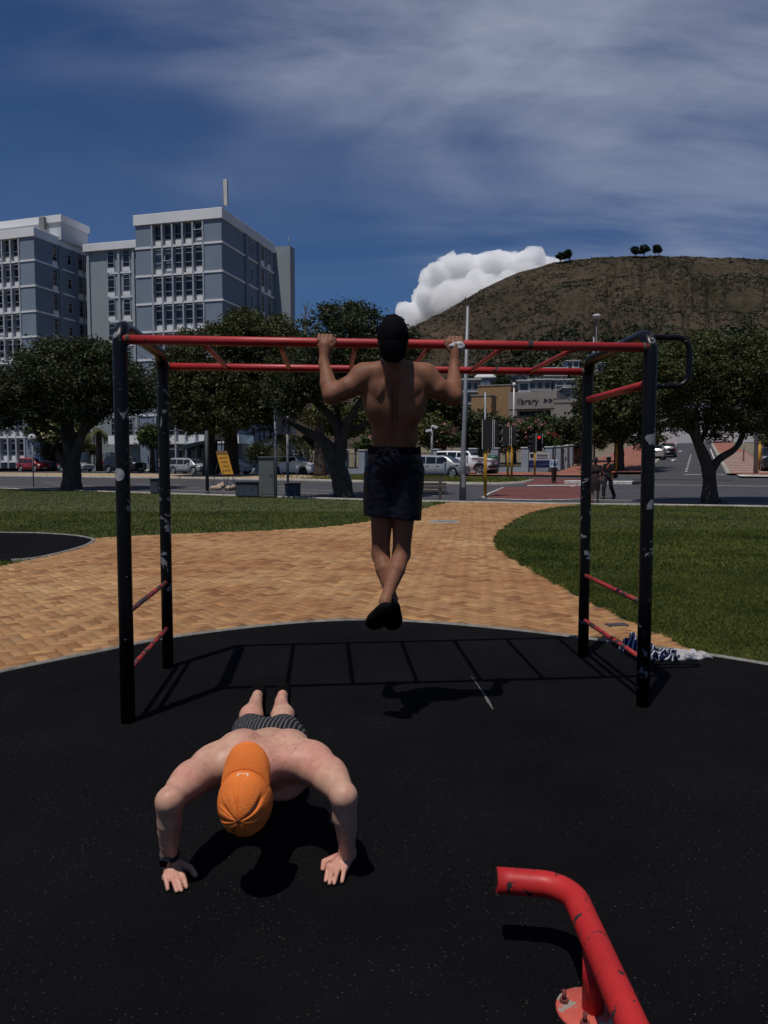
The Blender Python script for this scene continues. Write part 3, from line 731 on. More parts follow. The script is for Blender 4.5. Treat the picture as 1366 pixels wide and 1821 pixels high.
hx = np.concatenate([np.linspace(-700, 650, 60), np.linspace(660, 1400, 240), np.linspace(1420, 2300, 50)])
hf = np.concatenate([np.linspace(0, 0.95, 120), np.linspace(0.955, 1.02, 20), np.linspace(1.05, 1.5, 12)])
GX, GF = np.meshgrid(hx, hf, indexing='ij'); HX, HY, HZ = hill_pt(GX, GF)
V = np.stack([HX, HY, HZ], 2).reshape(-1, 3); nb = len(hf)
ii, jj = np.meshgrid(np.arange(len(hx) - 1), np.arange(nb - 1), indexing='ij'); i0 = (ii * nb + jj).ravel()
Fc = np.stack([i0, i0 + nb, i0 + nb + 1, i0 + 1], 1)
def hill_mat():
    m = bpy.data.materials.new('hillside'); m.use_nodes = True; t = m.node_tree; nd = t.nodes; lk = t.links; p = nd['Principled BSDF']
    tcn = nd.new('ShaderNodeTexCoord')
    def nz(s, d): 
        n = nd.new('ShaderNodeTexNoise'); n.inputs['Scale'].default_value = s; n.inputs['Detail'].default_value = d; n.inputs['Roughness'].default_value = 0.66; lk.new(tcn.outputs['Object'], n.inputs['Vector']); return n.outputs['Fac']
    r1 = nd.new('ShaderNodeValToRGB'); el = r1.color_ramp.elements; el[0].position = 0.36; el[0].color = (0.037, 0.032, 0.022, 1); el[1].position = 0.64; el[1].color = (0.078, 0.058, 0.044, 1)
    lk.new(nz(0.012, 8), r1.inputs['Fac'])
    r2 = nd.new('ShaderNodeValToRGB'); e2 = r2.color_ramp.elements; e2[0].position = 0.40; e2[0].color = (0.68, 0.72, 0.62, 1); e2[1].position = 0.56; e2[1].color = (1.05, 1.02, 1, 1)
    lk.new(nz(0.16, 6), r2.inputs['Fac'])
    mx = nd.new('ShaderNodeMix'); mx.data_type = 'RGBA'; mx.blend_type = 'MULTIPLY'; mx.inputs[0].default_value = 1; lk.new(r1.outputs[0], mx.inputs[6]); lk.new(r2.outputs[0], mx.inputs[7])
    lk.new(mx.outputs[2], p.inputs['Base Color']); p.inputs['Roughness'].default_value = 1; p.inputs['Specular IOR Level'].default_value = 0.05
    bp = nd.new('ShaderNodeBump'); bp.inputs['Strength'].default_value = 0.3; bp.inputs['Distance'].default_value = 3.0; lk.new(nz(0.11, 5), bp.inputs['Height']); lk.new(bp.outputs['Normal'], p.inputs['Normal'])
    return m
o = put('hill', mesh_np('hill', V, Fc, True), hill_mat()); o['kind'] = 'structure'
# scrub over the hillside: leafy tufts
nS = 26000; sx = RNG.uniform(690, 1420, nS); sf = RNG.uniform(0.12, 0.995, nS) ** 1.0
dens = fbm(sx / 60, sf * 12, sx * 0, 3); keep = dens > RNG.uniform(-0.9, 0.6, nS); sx, sf = sx[keep], sf[keep]
SX, SY, SZ = hill_pt(sx, sf); sr_ = RNG.uniform(0.5, 1.6, len(SX)) * (0.55 + 0.6 * sf)
k = 12; C = np.repeat(np.stack([SX, SY, SZ], 1), k, 0); rr = np.repeat(sr_, k)[:, None]
Pq = C + RNG.normal(0, 1, C.shape) * rr * np.array((0.75, 0.75, 0.34)) + np.array((0, 0, 1)) * rr * 0.3
Vs, Fs = leaves(Pq, 1.0, 0.8); sc = np.repeat(np.repeat(sr_, k), 4)[:, None]; Pc = np.repeat(Pq, 4, 0); Vs = Pc + (Vs - Pc) * sc * 0.95
o = put('hillside_scrub', mesh_np('hillside_scrub', Vs, Fs), leaf_mat('scrub_leaf', (0.034, 0.036, 0.02), tr=0.05)); tag(o, 'dark scrub scattered over the brown hillside', 'scrub', kind='stuff')
# woodland along the foot of the hill
nS = 1500; sx = RNG.uniform(640, 1400, nS); sf = RNG.uniform(0.13, 0.40, nS); keep = RNG.uniform(0, 1, nS) < np.clip((0.38 - sf) * 9, 0.03, 1); sx, sf = sx[keep], sf[keep]
SX, SY, SZ = hill_pt(sx, sf); sr_ = RNG.uniform(2.2, 4.6, len(SX)); k = 60; C = np.repeat(np.stack([SX, SY, SZ + sr_ * 0.8], 1), k, 0); rr = np.repeat(sr_, k)[:, None]
d = RNG.normal(0, 1, C.shape); d /= np.linalg.norm(d, axis=1)[:, None]; Pq = C + d * rr * RNG.uniform(0.5, 1.05, (len(C), 1))
Vs, Fs = leaves(Pq, 1.7, 0.75); o = put('woodland', mesh_np('woodland', Vs, Fs), leaf_mat('wood_leaf', (0.03, 0.038, 0.018), tr=0.1)); tag(o, 'dark woodland along the foot of the hill', 'woodland', kind='stuff')
# trees standing on the crest
def crest_tree(x, s, label):
    b = hill_pt_xy(x, 0.985); b.z -= 1.0
    lob = [((b.x + random.uniform(-.25, .25) * s, b.y, b.z + s * (0.62 + 0.16 * q)), (s * random.uniform(.26, .4), s * .3, s * random.uniform(.16, .24))) for q in range(3)]
    tree('pine_tree', label, tuple(b), [[(b.x, b.y, b.z, s * .05), (b.x + s * .04, b.y, b.z + s * .8, s * .02)]], lob, leaf_mat('crest_leaf', (0.02, 0.028, 0.014)), per_m2=9, size=0.9, clump=0.9, per_clump=14, group='trees on the hill crest', ratio=0.8)
for x, s, lb in ((990, 12, 'small dark tree at the left end of the crest pair, leaning apart'), (1006, 14, 'rounder dark tree of the pair on the hill crest'), (1121, 12, 'small dark tree alone beside the crest mast group'), (1136, 14, 'taller dark tree in the middle of the crest group'), (1162, 13, 'dark tree on the crest beside the thin mast')):
    crest_tree(x, s, lb)
b = hill_pt_xy(1157, 0.99); t_ = thing('radio_mast', 'thin radio mast among trees on the hill crest', 'mast', tuple(b)); MB().tube([(0, 0, -1), (0, 0, 18)], [0.35, 0.12], 6).put('pole', mat('mast_steel', (0.2, 0.2, 0.2), 0.6, 0.1), t_); MB().box((0, 0, 12), (0.9, 0.9, 1.5)).put('aerial', mat('mast_steel', (0.2, 0.2, 0.2)), t_)
def cloud_mat():
    m = bpy.data.materials.new('cloud_vapour'); m.use_nodes = True; nd = m.node_tree.nodes; nd.remove(nd['Principled BSDF'])
    v = nd.new('ShaderNodeVolumePrincipled'); v.inputs['Color'].default_value = (0.996, 0.997, 0.999, 1); v.inputs['Density'].default_value = 0.06; v.inputs['Anisotropy'].default_value = 0.0
    m.node_tree.links.new(v.outputs[0], nd['Material Output'].inputs['Volume']); return m
# cumulus rising behind the hill, lit by the sun
U_ = 2600.0 / F_PX; c0 = at(850, 560, 2600.0)
S = SDF((-170 * U_, -70 * U_, -60 * U_), (185 * U_, 70 * U_, 125 * U_), 1.7 * U_)
rc = np.random.default_rng(11)
def puff(x, y, r, d=0.0): S.ell(((x - 850) * U_, d * U_, (560 - y) * U_), (r * U_, r * U_ * 1.05, r * U_ * 0.92), k=11 * U_)
for x, y, r in ((735, 568, 30), (770, 535, 36), (782, 500, 34), (805, 545, 50), (812, 488, 30), (845, 490, 38), (850, 540, 55), (880, 478, 30), (905, 488, 36), (930, 484, 30), (900, 530, 50), (955, 480, 24), (980, 484, 20), (950, 520, 40), (715, 590, 26), (830, 580, 60)): puff(x, y, r, rc.uniform(-10, 10))
for _ in range(120):
    i = rc.integers(0, 13); b = ((735, 568, 30), (770, 535, 36), (782, 500, 34), (805, 545, 50), (812, 488, 30), (845, 490, 38), (850, 540, 55), (880, 478, 30), (905, 488, 36), (930, 484, 30), (900, 530, 50), (955, 480, 24), (980, 484, 20))[i]
    th = rc.uniform(0, 2 * np.pi); ph = rc.uniform(-1.2, 1.2); puff(b[0] + b[2] * math.cos(th) * math.cos(ph) * .9, b[1] - b[2] * math.sin(th) * math.cos(ph) * .9, rc.uniform(5, 13), b[2] * math.sin(ph) * .9 - 8)
S.disp(lambda x, y, z: -(4.6 * U_ * np.abs(fbm(x / (15 * U_), y / (15 * U_), z / (15 * U_), 4)) - 2.0 * U_))
o = put('cloud', S.mesh('cloud'), cloud_mat(), loc=c0); tag(o, 'bulging white cumulus cloud rising behind the brown hill', 'cloud'); o['kind'] = 'structure'

# ================================================================== APARTMENT BLOCKS
M_wallA = mat('blue_grey_render', (0.195, 0.24, 0.305), 0.85, 0.09, 0.25, 5, bump=0.1, bscale=4); M_wallB = mat('grey_green_render', (0.27, 0.31, 0.335), 0.85, 0.07, 0.25, 5)
M_wht = mat('white_render', (0.74, 0.74, 0.75), 0.8, 0.08, 0.3, 5); M_frame = mat('window_frame', (0.36, 0.39, 0.43), 0.5, 0.1, 3)
M_glass = mat('window_glass', (0.012, 0.015, 0.02), 0.12, 0.3, 0.6, spec=0.6, rnd=[(0, (0.5, 0.5, 0.5)), (0.5, (1, 1, 1)), (0.8, (2.5, 2.5, 2.5)), (1.0, (9, 9, 9.5))])
FH = 2.81; ANG = R(-15.0)
_win = {}
def win_mesh(w, h, kind=0):
    """frame and pane meshes, facing -y, origin at bottom centre"""
    if (w, h, kind) in _win: return _win[(w, h, kind)]
    f = MB(); b = 0.06
    for x in (-w / 2 + b / 2, w / 2 - b / 2): f.box((x, 0, h / 2), (b, 0.10, h))
    zs = (b / 2, h - b / 2) + ((h * 0.28, h * 0.74) if kind == 0 else (h * 0.62,) if kind == 1 else ())
    for z in zs: f.box((0, 0, z), (w - 2 * b, 0.09, b if z in (b / 2, h - b / 2) else b * 0.8))
    fm = f.mesh('window'); fm.materials.append(M_frame)
    pm_ = MB().box((0, 0.02, h / 2), (w - b, 0.02, h - b)).mesh('pane'); pm_.materials.append(M_glass)
    _win[(w, h, kind)] = (fm, pm_); return fm, pm_
def window(parent, loc, rz, w, h, kind=0, opened=False):
    fm, pm_ = win_mesh(w, h, kind); o = bpy.data.objects.new('window', fm); link(o); o.parent = parent; o.location = loc; o.rotation_euler = (0, 0, rz)
    p = bpy.data.objects.new('pane', pm_); link(p); p.parent = o
    if opened:
        s_ = MB(); hh = h * 0.44
        for x in (-w / 2 + .06, w / 2 - .06): s_.box((x, 0, -hh / 2), (.05, .05, hh))
        for z in (-.02, -hh + .02): s_.box((0, 0, z), (w - .1, .05, .05))
        q = s_.put('sash', M_frame, o, (0, -.05, h * .74)); q.rotation_euler = (R(-26), 0, 0)
    return o
def bay(parent, mk, x0, x1, n, zf, yf, rz, nfl, spandrel=True, top=None):
    pass
def strip_windows(parent, fn, us, rz, w, zs, hwin, hsp, kind=0, pow_=0.08):
    """fn(u, out) -> local point of the face; one window per u and floor level z, with white spandrel under it"""
    sm = MB().box((0, -0.02, -0.04 - hsp / 2), (w, 0.08, hsp)).mesh('spandrel'); sm.materials.append(M_wht)
    for z in zs:
        for u in us:
            p = fn(u, 0.0); o = window(parent, (p[0], p[1], z + hsp + 0.14), rz, w, hwin, kind, random.random() < pow_)
            if hsp > 0.05:
                q = bpy.data.objects.new('spandrel', sm); link(q); q.parent = o
base_z = 1.0
class Each:
    """like MB.box, but every box becomes an object of its own"""
    def __init__(s): s.b = []
    def box(s, c, d, rz=0.0): s.b.append((c, d, rz)); return s
    def put(s, name, m, parent):
        cache = {}
        for c, d, rz in s.b:
            if d not in cache: cache[d] = MB().box((0, 0, 0), d).mesh(name)
            put(name, cache[d], m, parent, c, (0, 0, rz))
def apartment_A():
    P1 = at(395, 370, 76.0); ux = Vector((math.cos(ANG), math.sin(ANG))); 
    t = thing('apartment_block', 'tall blue grey apartment block with white bands and roof aerial', 'building', (P1.x, P1.y, base_z), ANG)
    top = P1.z - base_z; W_, D_ = 9.6, 12.6; par = 1.05; zb = [at(395, 431, 76.0).z - base_z - FH * k for k in range(9)]
    w = MB(); bx0, bx1 = -7.7, -2.0       # recessed window bay on the front
    w.box((-W_ / 2, D_ / 2 + 0.2, (top - par) / 2), (W_ - 0.02, D_ - 0.4, top - par))
    w.box(((-W_ + bx0) / 2, 0.1, (top - par) / 2), (bx0 + W_, 0.6, top - par)); w.box((bx1 / 2, 0.1, (top - par) / 2), (-bx1, 0.6, top - par))
    w.put('wall', M_wallA, t)
    r = MB().box((-W_ / 2, D_ / 2 - 0.1, top - par / 2), (W_ + 0.3, D_ + 0.5, par), bev=0.03); r.put('parapet', M_wht, t)
    bd = Each()
    for z in zb: bd.box((-W_ / 2, -0.22, z), (W_ + 0.1, 0.1, 0.2)); bd.box((0.06, D_ / 2 - 0.1, z), (0.1, D_ + 0.1, 0.2))
    bd.put('band', M_wht, t)
    fins = Each()
    for k in range(6): fins.box((bx0 + (bx1 - bx0) * k / 5, -0.05, (top - par) / 2), (0.16, 0.5, top - par - 0.01))
    fins.put('fin', M_frame, t)
    us = [bx0 + (bx1 - bx0) * (k + 0.5) / 5 for k in range(5)]
    strip_windows(t, lambda u, q: (u, 0.16 + q), us, 0.0, 0.92, [z for z in zb] , 1.95, 0.55, 0, 0.12)
    # right face
    pil = Each()
    for y in (5.2, 8.4): pil.box((0.1, y, (top - par) / 2), (0.24, 0.5, top - par - 0.01))
    pil.put('pilaster', M_wallA, t)
    strip_windows(t, lambda u, q: (0.03 + q, u), [6.6], math.pi / 2, 0.8, [z + 0.5 for z in zb], 1.2, 0.0, 1)
    strip_windows(t, lambda u, q: (0.03 + q, u), [9.4, 11.2], math.pi / 2, 0.9, zb, 1.9, 0.5, 0, 0.0)
    # stair tower behind
    MB().box((0.45, D_ + 1.1, (top - 0.2) / 2), (2.9, 1.4, top - 0.2)).put('stair_tower', M_wallB, t)
    # lower wing to the left
    Cl = at(157, 438, 92.0); Cr = at(253, 432, 88.5); loc = lambda P: (Matrix.Rotation(-ANG, 3, 'Z') @ (Vector((P.x, P.y, 0)) - Vector((P1.x, P1.y, 0))))
    a, b = loc(Cl), loc(Cr); yC = (a.y + b.y) / 2; ctop = Cl.z - base_z; cx0, cx1 = a.x, -W_ + 0.5
    MB().box(((cx0 + cx1) / 2, yC + 5.2, (ctop - .9) / 2), (cx1 - cx0, 10, ctop - .9)).put('wall', M_wallB, t)
    MB().box(((cx0 + cx1) / 2, yC + 5.0, ctop - .45), (cx1 - cx0 + .2, 10.4, .9), bev=0.03).put('parapet', M_wht, t)
    zc_ = [at(165, 490, 91.5).z - base_z - FH * k for k in range(8)]; bd = Each(); 
    for z in zc_: bd.box(((cx0 + cx1) / 2 - 2.2, yC + 0.15, z), (3.0, 0.12, 0.18)); bd.box((cx1 - 1.8, yC + 0.15, z), (3.4, 0.12, 0.18))
    bd.put('band', M_wht, t)
    pil = Each(); cxw = cx1 - cx0
    for f in (0.03, .33, .47, .80): pil.box((cx0 + f * cxw, yC + 0.12, (ctop - .9) / 2), (.28, .3, ctop - .95))
    pil.put('pilaster', M_frame, t)
    strip_windows(t, lambda u, q: (u, yC + 0.14 + q), [cx0 + f * cxw for f in (.25, .40)], 0.0, .95, zc_, 1.95, .5, 0, .05)
    strip_windows(t, lambda u, q: (u, yC + 0.14 + q), [cx0 + f * cxw for f in (.64, .88)], 0.0, .95, [z + .55 for z in zc_], 1.25, 0, 1, .15)
    # roof room, aerials, ground storey
    rr = MB().box((cx1 - 1.8, yC + 4, ctop + 1.0), (3.4, 3, 2.2)); rr.box((cx1 - 2.0, yC + 4, ctop + 2.2), (4.2, 3.4, .25)); rr.put('roof_room', M_wht, t)
    MB().box((cx1 - 3.0, yC + 2.46, ctop + .95), (.8, .06, 1.7)).put('door', mat('rust_door', (.12, .035, .03), .7, .2, 4), t); MB().box((cx1 - 1.0, yC + 2.46, ctop + 1.4), (1.3, .06, .8)).put('roof_window', M_glass, t)
    ae = MB().tube([(-.3, 1.0, top - .1), (-.3, 1.0, top + 3.1)], .06, 6).tube([(-1.3, 1.0, top), (-.3, 1.0, top + 1.6)], .035, 5); ae.put('mast', mat('mast_steel', (.2, .2, .2), .6, .1), t)
    MB().box((.05, .8, top + 1.75), (.36, .3, 2.5), bev=.04).put('antenna_panel', mat('antenna_grey', (.55, .55, .53), .6, .08), t)
    MB().tube([(1.5, D_ + 1.0, top - .3), (1.5, D_ + 1.0, top + 1.0)], .04, 5).put('aerial', mat('mast_steel', (.2, .2, .2)), t)
    g = MB().box((-6, yC - 8, 3.0), (15, 3.4, .9)); g.put('entrance_canopy', M_wht, t)
    MB().box((-6, yC - 5.2, 1.5), (14, 5.5, 2.8)).put('ground_storey', M_wallB, t)
    return t
def apartment_B():
    P = at(62, 405, 86.0); ang = R(-18); t = thing('apartment_block', 'blue grey apartment block with stepped roof storey beside the lower wing', 'building', (P.x, P.y, base_z), ang)
    top = P.z - base_z; W_, D_ = 16.0, 8.9; par = 1.0; zb = [at(62, 463, 86.0).z - base_z - FH * k for k in range(9)]
    bx1 = -2.1; bx0 = -14.0
    w = MB().box((-W_ / 2, D_ / 2 + .2, (top - par) / 2), (W_ - .02, D_ - .4, top - par)); w.box((bx1 / 2, .1, (top - par) / 2), (-bx1, .6, top - par)); w.box((-15, .1, (top - par) / 2), (2, .6, top - par)); w.put('wall', M_wallA, t)
    MB().box((-W_ / 2, D_ / 2 - .1, top - par / 2), (W_ + .3, D_ + .5, par), bev=.03).put('parapet', M_wht, t)
    bd = Each()
    for z in zb: bd.box((-W_ / 2, -.22, z), (W_ + .1, .1, .2)); bd.box((.06, D_ / 2 - .1, z), (.1, D_ + .1, .2))
    bd.put('band', M_wht, t)
    n = 10; fins = Each()
    for k in range(n + 1): fins.box((bx0 + (bx1 - bx0) * k / n, -.05, (top - par) / 2), (.18, .5, top - par - .01))
    fins.put('fin', M_frame, t)
    strip_windows(t, lambda u, q: (u, .16 + q), [bx0 + (bx1 - bx0) * (k + .5) / n for k in range(4, n)], 0, .95, zb, 1.95, .55, 0, .2)
    pil = Each()
    for y in (3.7, 6.3): pil.box((.1, y, (top - par) / 2), (.24, .4, top - par - .01))
    pil.put('pilaster', M_wallA, t)
    strip_windows(t, lambda u, q: (.03 + q, u), [2.9, 7.2, 8.3], math.pi / 2, .8, zb, 1.9, .5, 0, 0.0)
    strip_windows(t, lambda u, q: (.03 + q, u), [5.3], math.pi / 2, .7, [z + .6 for z in zb], 1.2, 0, 1, 0.0)
    MB().box((-6.5, 5.8, top + .75), (14, 4.5, 2.2)).put('roof_storey', mat('pale_render', (.5, .52, .55), .85, .08, .4), t)
    MB().box((-6.5, 5.8, top + 2.05), (14.4, 4.9, .8)).put('roof_edge', M_wht, t)
    MB().tube([(-1.6, 3.0, top - .1), (-1.6, 3.0, top + 2.4)], .07, 6).box((-1.6, 3, top + 1.5), (.7, .4, 1.4)).put('aerial', mat('mast_steel', (.2, .2, .2)), t)
    return t
apartment_A(); apartment_B()

# ================================================================== LIBRARY AND HILLSIDE HOUSES
M_lib = mat('board_marked_concrete', (0.25, 0.225, 0.205), 0.9, 0.12, 0.5, 6, bump=0.2, bscale=3); M_brick = mat('tan_brick', (0.30, 0.185, 0.09), 0.9, 0.25, 2.0, 6, bump=0.4, bscale=6)
M_dark = mat('dark_glazing', (0.008, 0.008, 0.011), 0.35, 0.2, 1, spec=0.15)
def house_box(name, label, x0, x1, y0, y1, Y, ang, depth, wall, cat='house', group=None, base_drop=8.0):
    """front face spans pixel columns x0..x1 and rows y0 (top)..y1 at depth Y"""
    a, b = at(x0, y0, Y), at(x1, y0, Y); zb_ = at(x0, y1, Y).z; w = b.x - a.x; t = thing(name, label, cat, ((a.x + b.x) / 2, Y, zb_ - base_drop), ang, group)
    h = a.z - zb_ + base_drop; MB().box((0, depth / 2, h / 2), (w, depth, h)).put('wall', wall, t)
    return t, w, h
libY = 130.0
t, w, h = house_box('library', 'grey concrete library with dark window and lettering', 905, 990, 697, 740, libY, R(-22), 12, M_lib, 'library')
w2 = w
f = MB(); f.box((0.6, -0.05, h - 6.1), (w * 0.70, 0.14, 5.6)); f.put('window', M_dark, t)
fr = Each()
for k in range(7): fr.box((0.6 - w * .35 + w * .7 * k / 6, -0.14, h - 6.1), (.08, .1, 5.6))
for z in (h - 4.6, h - 6.6): fr.box((0.6, -.14, z), (w * .7, .1, .08))
fr.put('mullion', mat('dark_frame', (.04, .04, .045), .6), t)
MB().box((0, -0.25, h - 1.45), (w + .1, .5, 2.9), bev=.03).put('fascia', M_lib, t)
Each().box((-w / 2 + .75, -0.2, h - 6), (1.4, .42, 7)).box((w / 2 - .45, -.2, h - 6), (.9, .42, 7)).put('pier', M_lib, t)
M_let = mat('dark_lettering', (.03, .03, .035), .7, .1)
o = put('lettering', text_mesh('library  >>>', 1.42, 0.05, 'LEFT'), M_let, t, (-w / 2 + 1.5, -0.56, h - 2.0), (math.pi / 2, 0, 0))
MB().box((w / 2 + 3.4, 2.2, h / 2 - .8), (6.8, 9, h - 2.4)).box((w / 2 + 3.6, .2, h - 1.9), (7.6, 5.2, .5)).put('side_wing', M_lib, t)
for lx in (914,):
    p = at(lx, 699, libY - 3); tt = thing('globe_lamp', 'white globe lamp on a slim post beside the library roof' if lx == 915 else 'short white lamp post before the library roof', 'lamp', (p.x, p.y, p.z - 8)); MB().tube([(0, 0, 0), (0, 0, 9.2)], .10, 7).put('post', M_wht, tt); MB().lathe([(.05, 9.1), (.24, 9.25), (.27, 9.5), (.18, 9.7), (.05, 9.75)], 12).put('globe', M_wht, tt)
t, w, h = house_box('brick_building', 'blank tan brick block rising behind the lower brick volume', 850, 908, 686, 735, 138, R(-18), 10, M_brick, 'building', 'tan brick library blocks')
MB().box((0, 5, h + .1), (w + .2, 10.2, .2)).put('coping', M_lib, t)
t, w, h = house_box('brick_building', 'low tan brick volume standing in front of the taller brick block', 838, 874, 704, 735, 129, R(-18), 5, M_brick, 'building', 'tan brick library blocks')
MB().box((0, 2.5, h + .1), (w + .2, 5.2, .2)).put('coping', M_lib, t)
M_hw = mat('house_white', (.5, .5, .5), .85, .1, .3); M_hg = mat('house_grey', (.22, .22, .225), .85, .12, .3); M_hb = mat('house_blue_grey', (.17, .20, .235), .85, .12, .3)
def house(label, x0, x1, y0, y1, Y, ang, depth, wall, rows=2, cols=3, roof='flat', wf=0.72):
    t, w, h = house_box('hillside_house', label, x0, x1, y0, y1, Y, ang, depth, wall, group='houses on the foot of the hill'); hh = (h - 8)
    fh = max(2.6, hh / rows); n = 0
    for r_ in range(rows):
        z = h - fh * (r_ + 1) + 0.5
        for c in range(cols):
            ww = w / cols * wf; window(t, (-w / 2 + w * (c + .5) / cols, -.06, z), 0, round(ww, 1), round(fh * .62, 1), 2)
        MB().box((0, -.55, z - .45), (w + .3, 1.0, .18)).put('balcony', M_hw, t)
    if roof == 'flat': MB().box((0, depth / 2 - .2, h + .15), (w + .9, depth + 1, .3)).put('roof', M_hw, t)
    else:
        m = MB(); a = [(-w / 2 - .3, -.4, h), (w / 2 + .3, -.4, h), (w / 2 + .3, depth, h + roof), (-w / 2 - .3, depth, h + roof)]; m._add(a + [(x, y, z + .25) for x, y, z in a], [(0, 3, 2, 1), (4, 5, 6, 7), (0, 1, 5, 4), (1, 2, 6, 5), (2, 3, 7, 6), (3, 0, 4, 7)]); m.put('roof', M_hw, t)
    return t, w, h
house('blue grey house with a white lean roof near the lamp pole', 846, 880, 672, 690, 190, R(-12), 8, M_hb, 1, 3, 1.6)
house('grey flats with white balconies behind the lamp pole', 818, 852, 676, 720, 165, R(-6), 9, M_hg, 3, 3)
house('grey gabled cube house right of the dark cypress', 903, 926, 667, 684, 200, R(-20), 9, M_hg, 1, 1)
house('long grey house with banded windows above the library', 941, 980, 676, 695, 185, R(-8), 8, M_hg, 2, 3)
house('small white house above the library lettering', 922, 942, 678, 697, 175, R(-8), 6, M_hw, 2, 1)
house('pale terrace house high on the slope left of centre', 930, 958, 660, 672, 260, R(-6), 8, M_hb, 1, 3)
house('white framed house high on the slope beside the arched house', 968, 1008, 655, 673, 255, R(-4), 8, M_hw, 2, 4)
house('white upper house catching sun just under the woodland', 1008, 1030, 642, 655, 300, R(-4), 8, M_hw, 1, 2)
house('white boxy house half hidden behind the fork trunked tree', 1052, 1084, 646, 664, 280, R(-4), 9, M_hw, 1, 3)
house('pale house below the arched windows house', 1004, 1052, 690, 712, 170, R(-6), 8, M_hb, 1, 4)
# house with two white arches
t, w, h = house('grey house with two large white arched windows', 984, 1032, 676, 694, 190, R(-4), 7, M_hb, 1, 1, 'flat', 0.3)
for k, cx in enumerate((-w * .25, w * .08)):
    r_ = 1.05; a = MB()
    pts = [(cx - r_, -.2, h - 3.4)] + [(cx - r_ * math.cos(q), -.2, h - 1.2 + 1.2 * math.sin(q)) for q in np.linspace(0, math.pi, 9)] + [(cx + r_, -.2, h - 3.4)]
    a.tube(pts, .16, 6); a.box((cx, -.2, h - 1.3), (2 * r_, .2, .2)); a.put('arch', M_hw, t)
# slim dark cypress among the houses
b = at(893, 700, 185); tree('cypress_tree', 'dark rounded conifer among the hillside houses', (b.x, b.y, b.z - 3), [[(b.x, b.y, b.z - 3, .3), (b.x, b.y, b.z + 3, .1)]], [((b.x, b.y, b.z + 1.5), (2.2, 2, 3.2)), ((b.x, b.y, b.z + 4), (1.4, 1.4, 2))], M_leaf, per_m2=28, size=.5, clump=.5, per_clump=18)
# ================================================================== TREES AND SHRUBS
# left park tree
b = gz(127, 872); Y = b.y
tree('evergreen_tree', 'wide crowned dark evergreen on the lawn before the red car', tuple(b),
     [[(b.x, b.y, -.1, .62), PL(128, 845, Y, .5), PL(128, 815, Y, .4), PL(118, 780, Y + .3, .26), PL(112, 730, Y + .6, .16), PL(105, 690, Y, .06)],
      [PL(128, 842, Y, .3), PL(112, 820, Y - .2, .26), PL(102, 805, Y - .4, .12)],
      [PL(129, 822, Y, .34), PL(142, 790, Y - .4, .24), PL(152, 745, Y - .6, .15), PL(170, 700, Y, .07)],
      [PL(130, 800, Y, .22), PL(126, 760, Y + .8, .16), PL(138, 700, Y + 1, .06)],
      [PL(118, 775, Y, .18), PL(80, 755, Y, .12), PL(45, 730, Y, .05)], [PL(145, 772, Y, .18), PL(190, 735, Y - .4, .1), PL(235, 712, Y, .05)]],
     [LB(130, 665, 80, 52, Y, 3.2), LB(60, 690, 55, 42, Y, 2.4), LB(20, 705, 38, 34, Y + .5, 2), LB(195, 670, 58, 42, Y, 2.4), LB(245, 690, 30, 36, Y, 1.7), LB(95, 640, 50, 30, Y + .5, 2), LB(165, 632, 55, 26, Y, 2), LB(150, 715, 60, 36, Y - .8, 2), LB(70, 730, 45, 26, Y - .4, 1.6), LB(5, 735, 26, 24, Y, 1.2), LB(215, 715, 42, 26, Y - .5, 1.4)],
     M_leaf, per_m2=150, size=.19, clump=.36)
# tree pair on the median, shared dense crown
for (bx, lab, lob) in ((375, 'dense dark evergreen on the median, its trunk left of the yellow sign board', [LB(330, 690, 55, 62, 62, 3.5), LB(370, 640, 60, 55, 63, 3.5), LB(345, 735, 48, 34, 61, 2.6), LB(385, 700, 55, 55, 61, 3), LB(415, 600, 40, 32, 63, 2.6), LB(310, 660, 34, 40, 62, 2.2), LB(395, 745, 40, 28, 60, 2)]),
                       (411, 'dense dark evergreen on the median, its trunk close behind the yellow sign', [LB(455, 620, 60, 52, 64, 3.5), LB(470, 690, 62, 52, 63, 3.2), LB(500, 600, 34, 34, 65, 2.4), LB(430, 725, 48, 36, 62, 2.6), LB(490, 730, 44, 26, 63, 2.2), LB(440, 575, 34, 22, 64, 2.2), LB(510, 650, 40, 50, 64, 2.6)])):
    b = gnd(bx, 846); tree('evergreen_tree', lab, tuple(b), [[(b.x, b.y, b.z - .1, .75), PL(bx, 800, b.y, .62), PL(bx + 2, 740, b.y, .45), PL(bx + 10, 660, b.y, .15)], [PL(bx, 770, b.y, .4), PL(bx - 25, 715, b.y, .2), PL(bx - 40, 670, b.y, .06)], [PL(bx + 2, 760, b.y, .35), PL(bx + 35, 710, b.y, .2), PL(bx + 55, 660, b.y, .06)]], lob, M_leaf2, per_m2=100, size=.25, clump=.46, group='evergreens on the median')
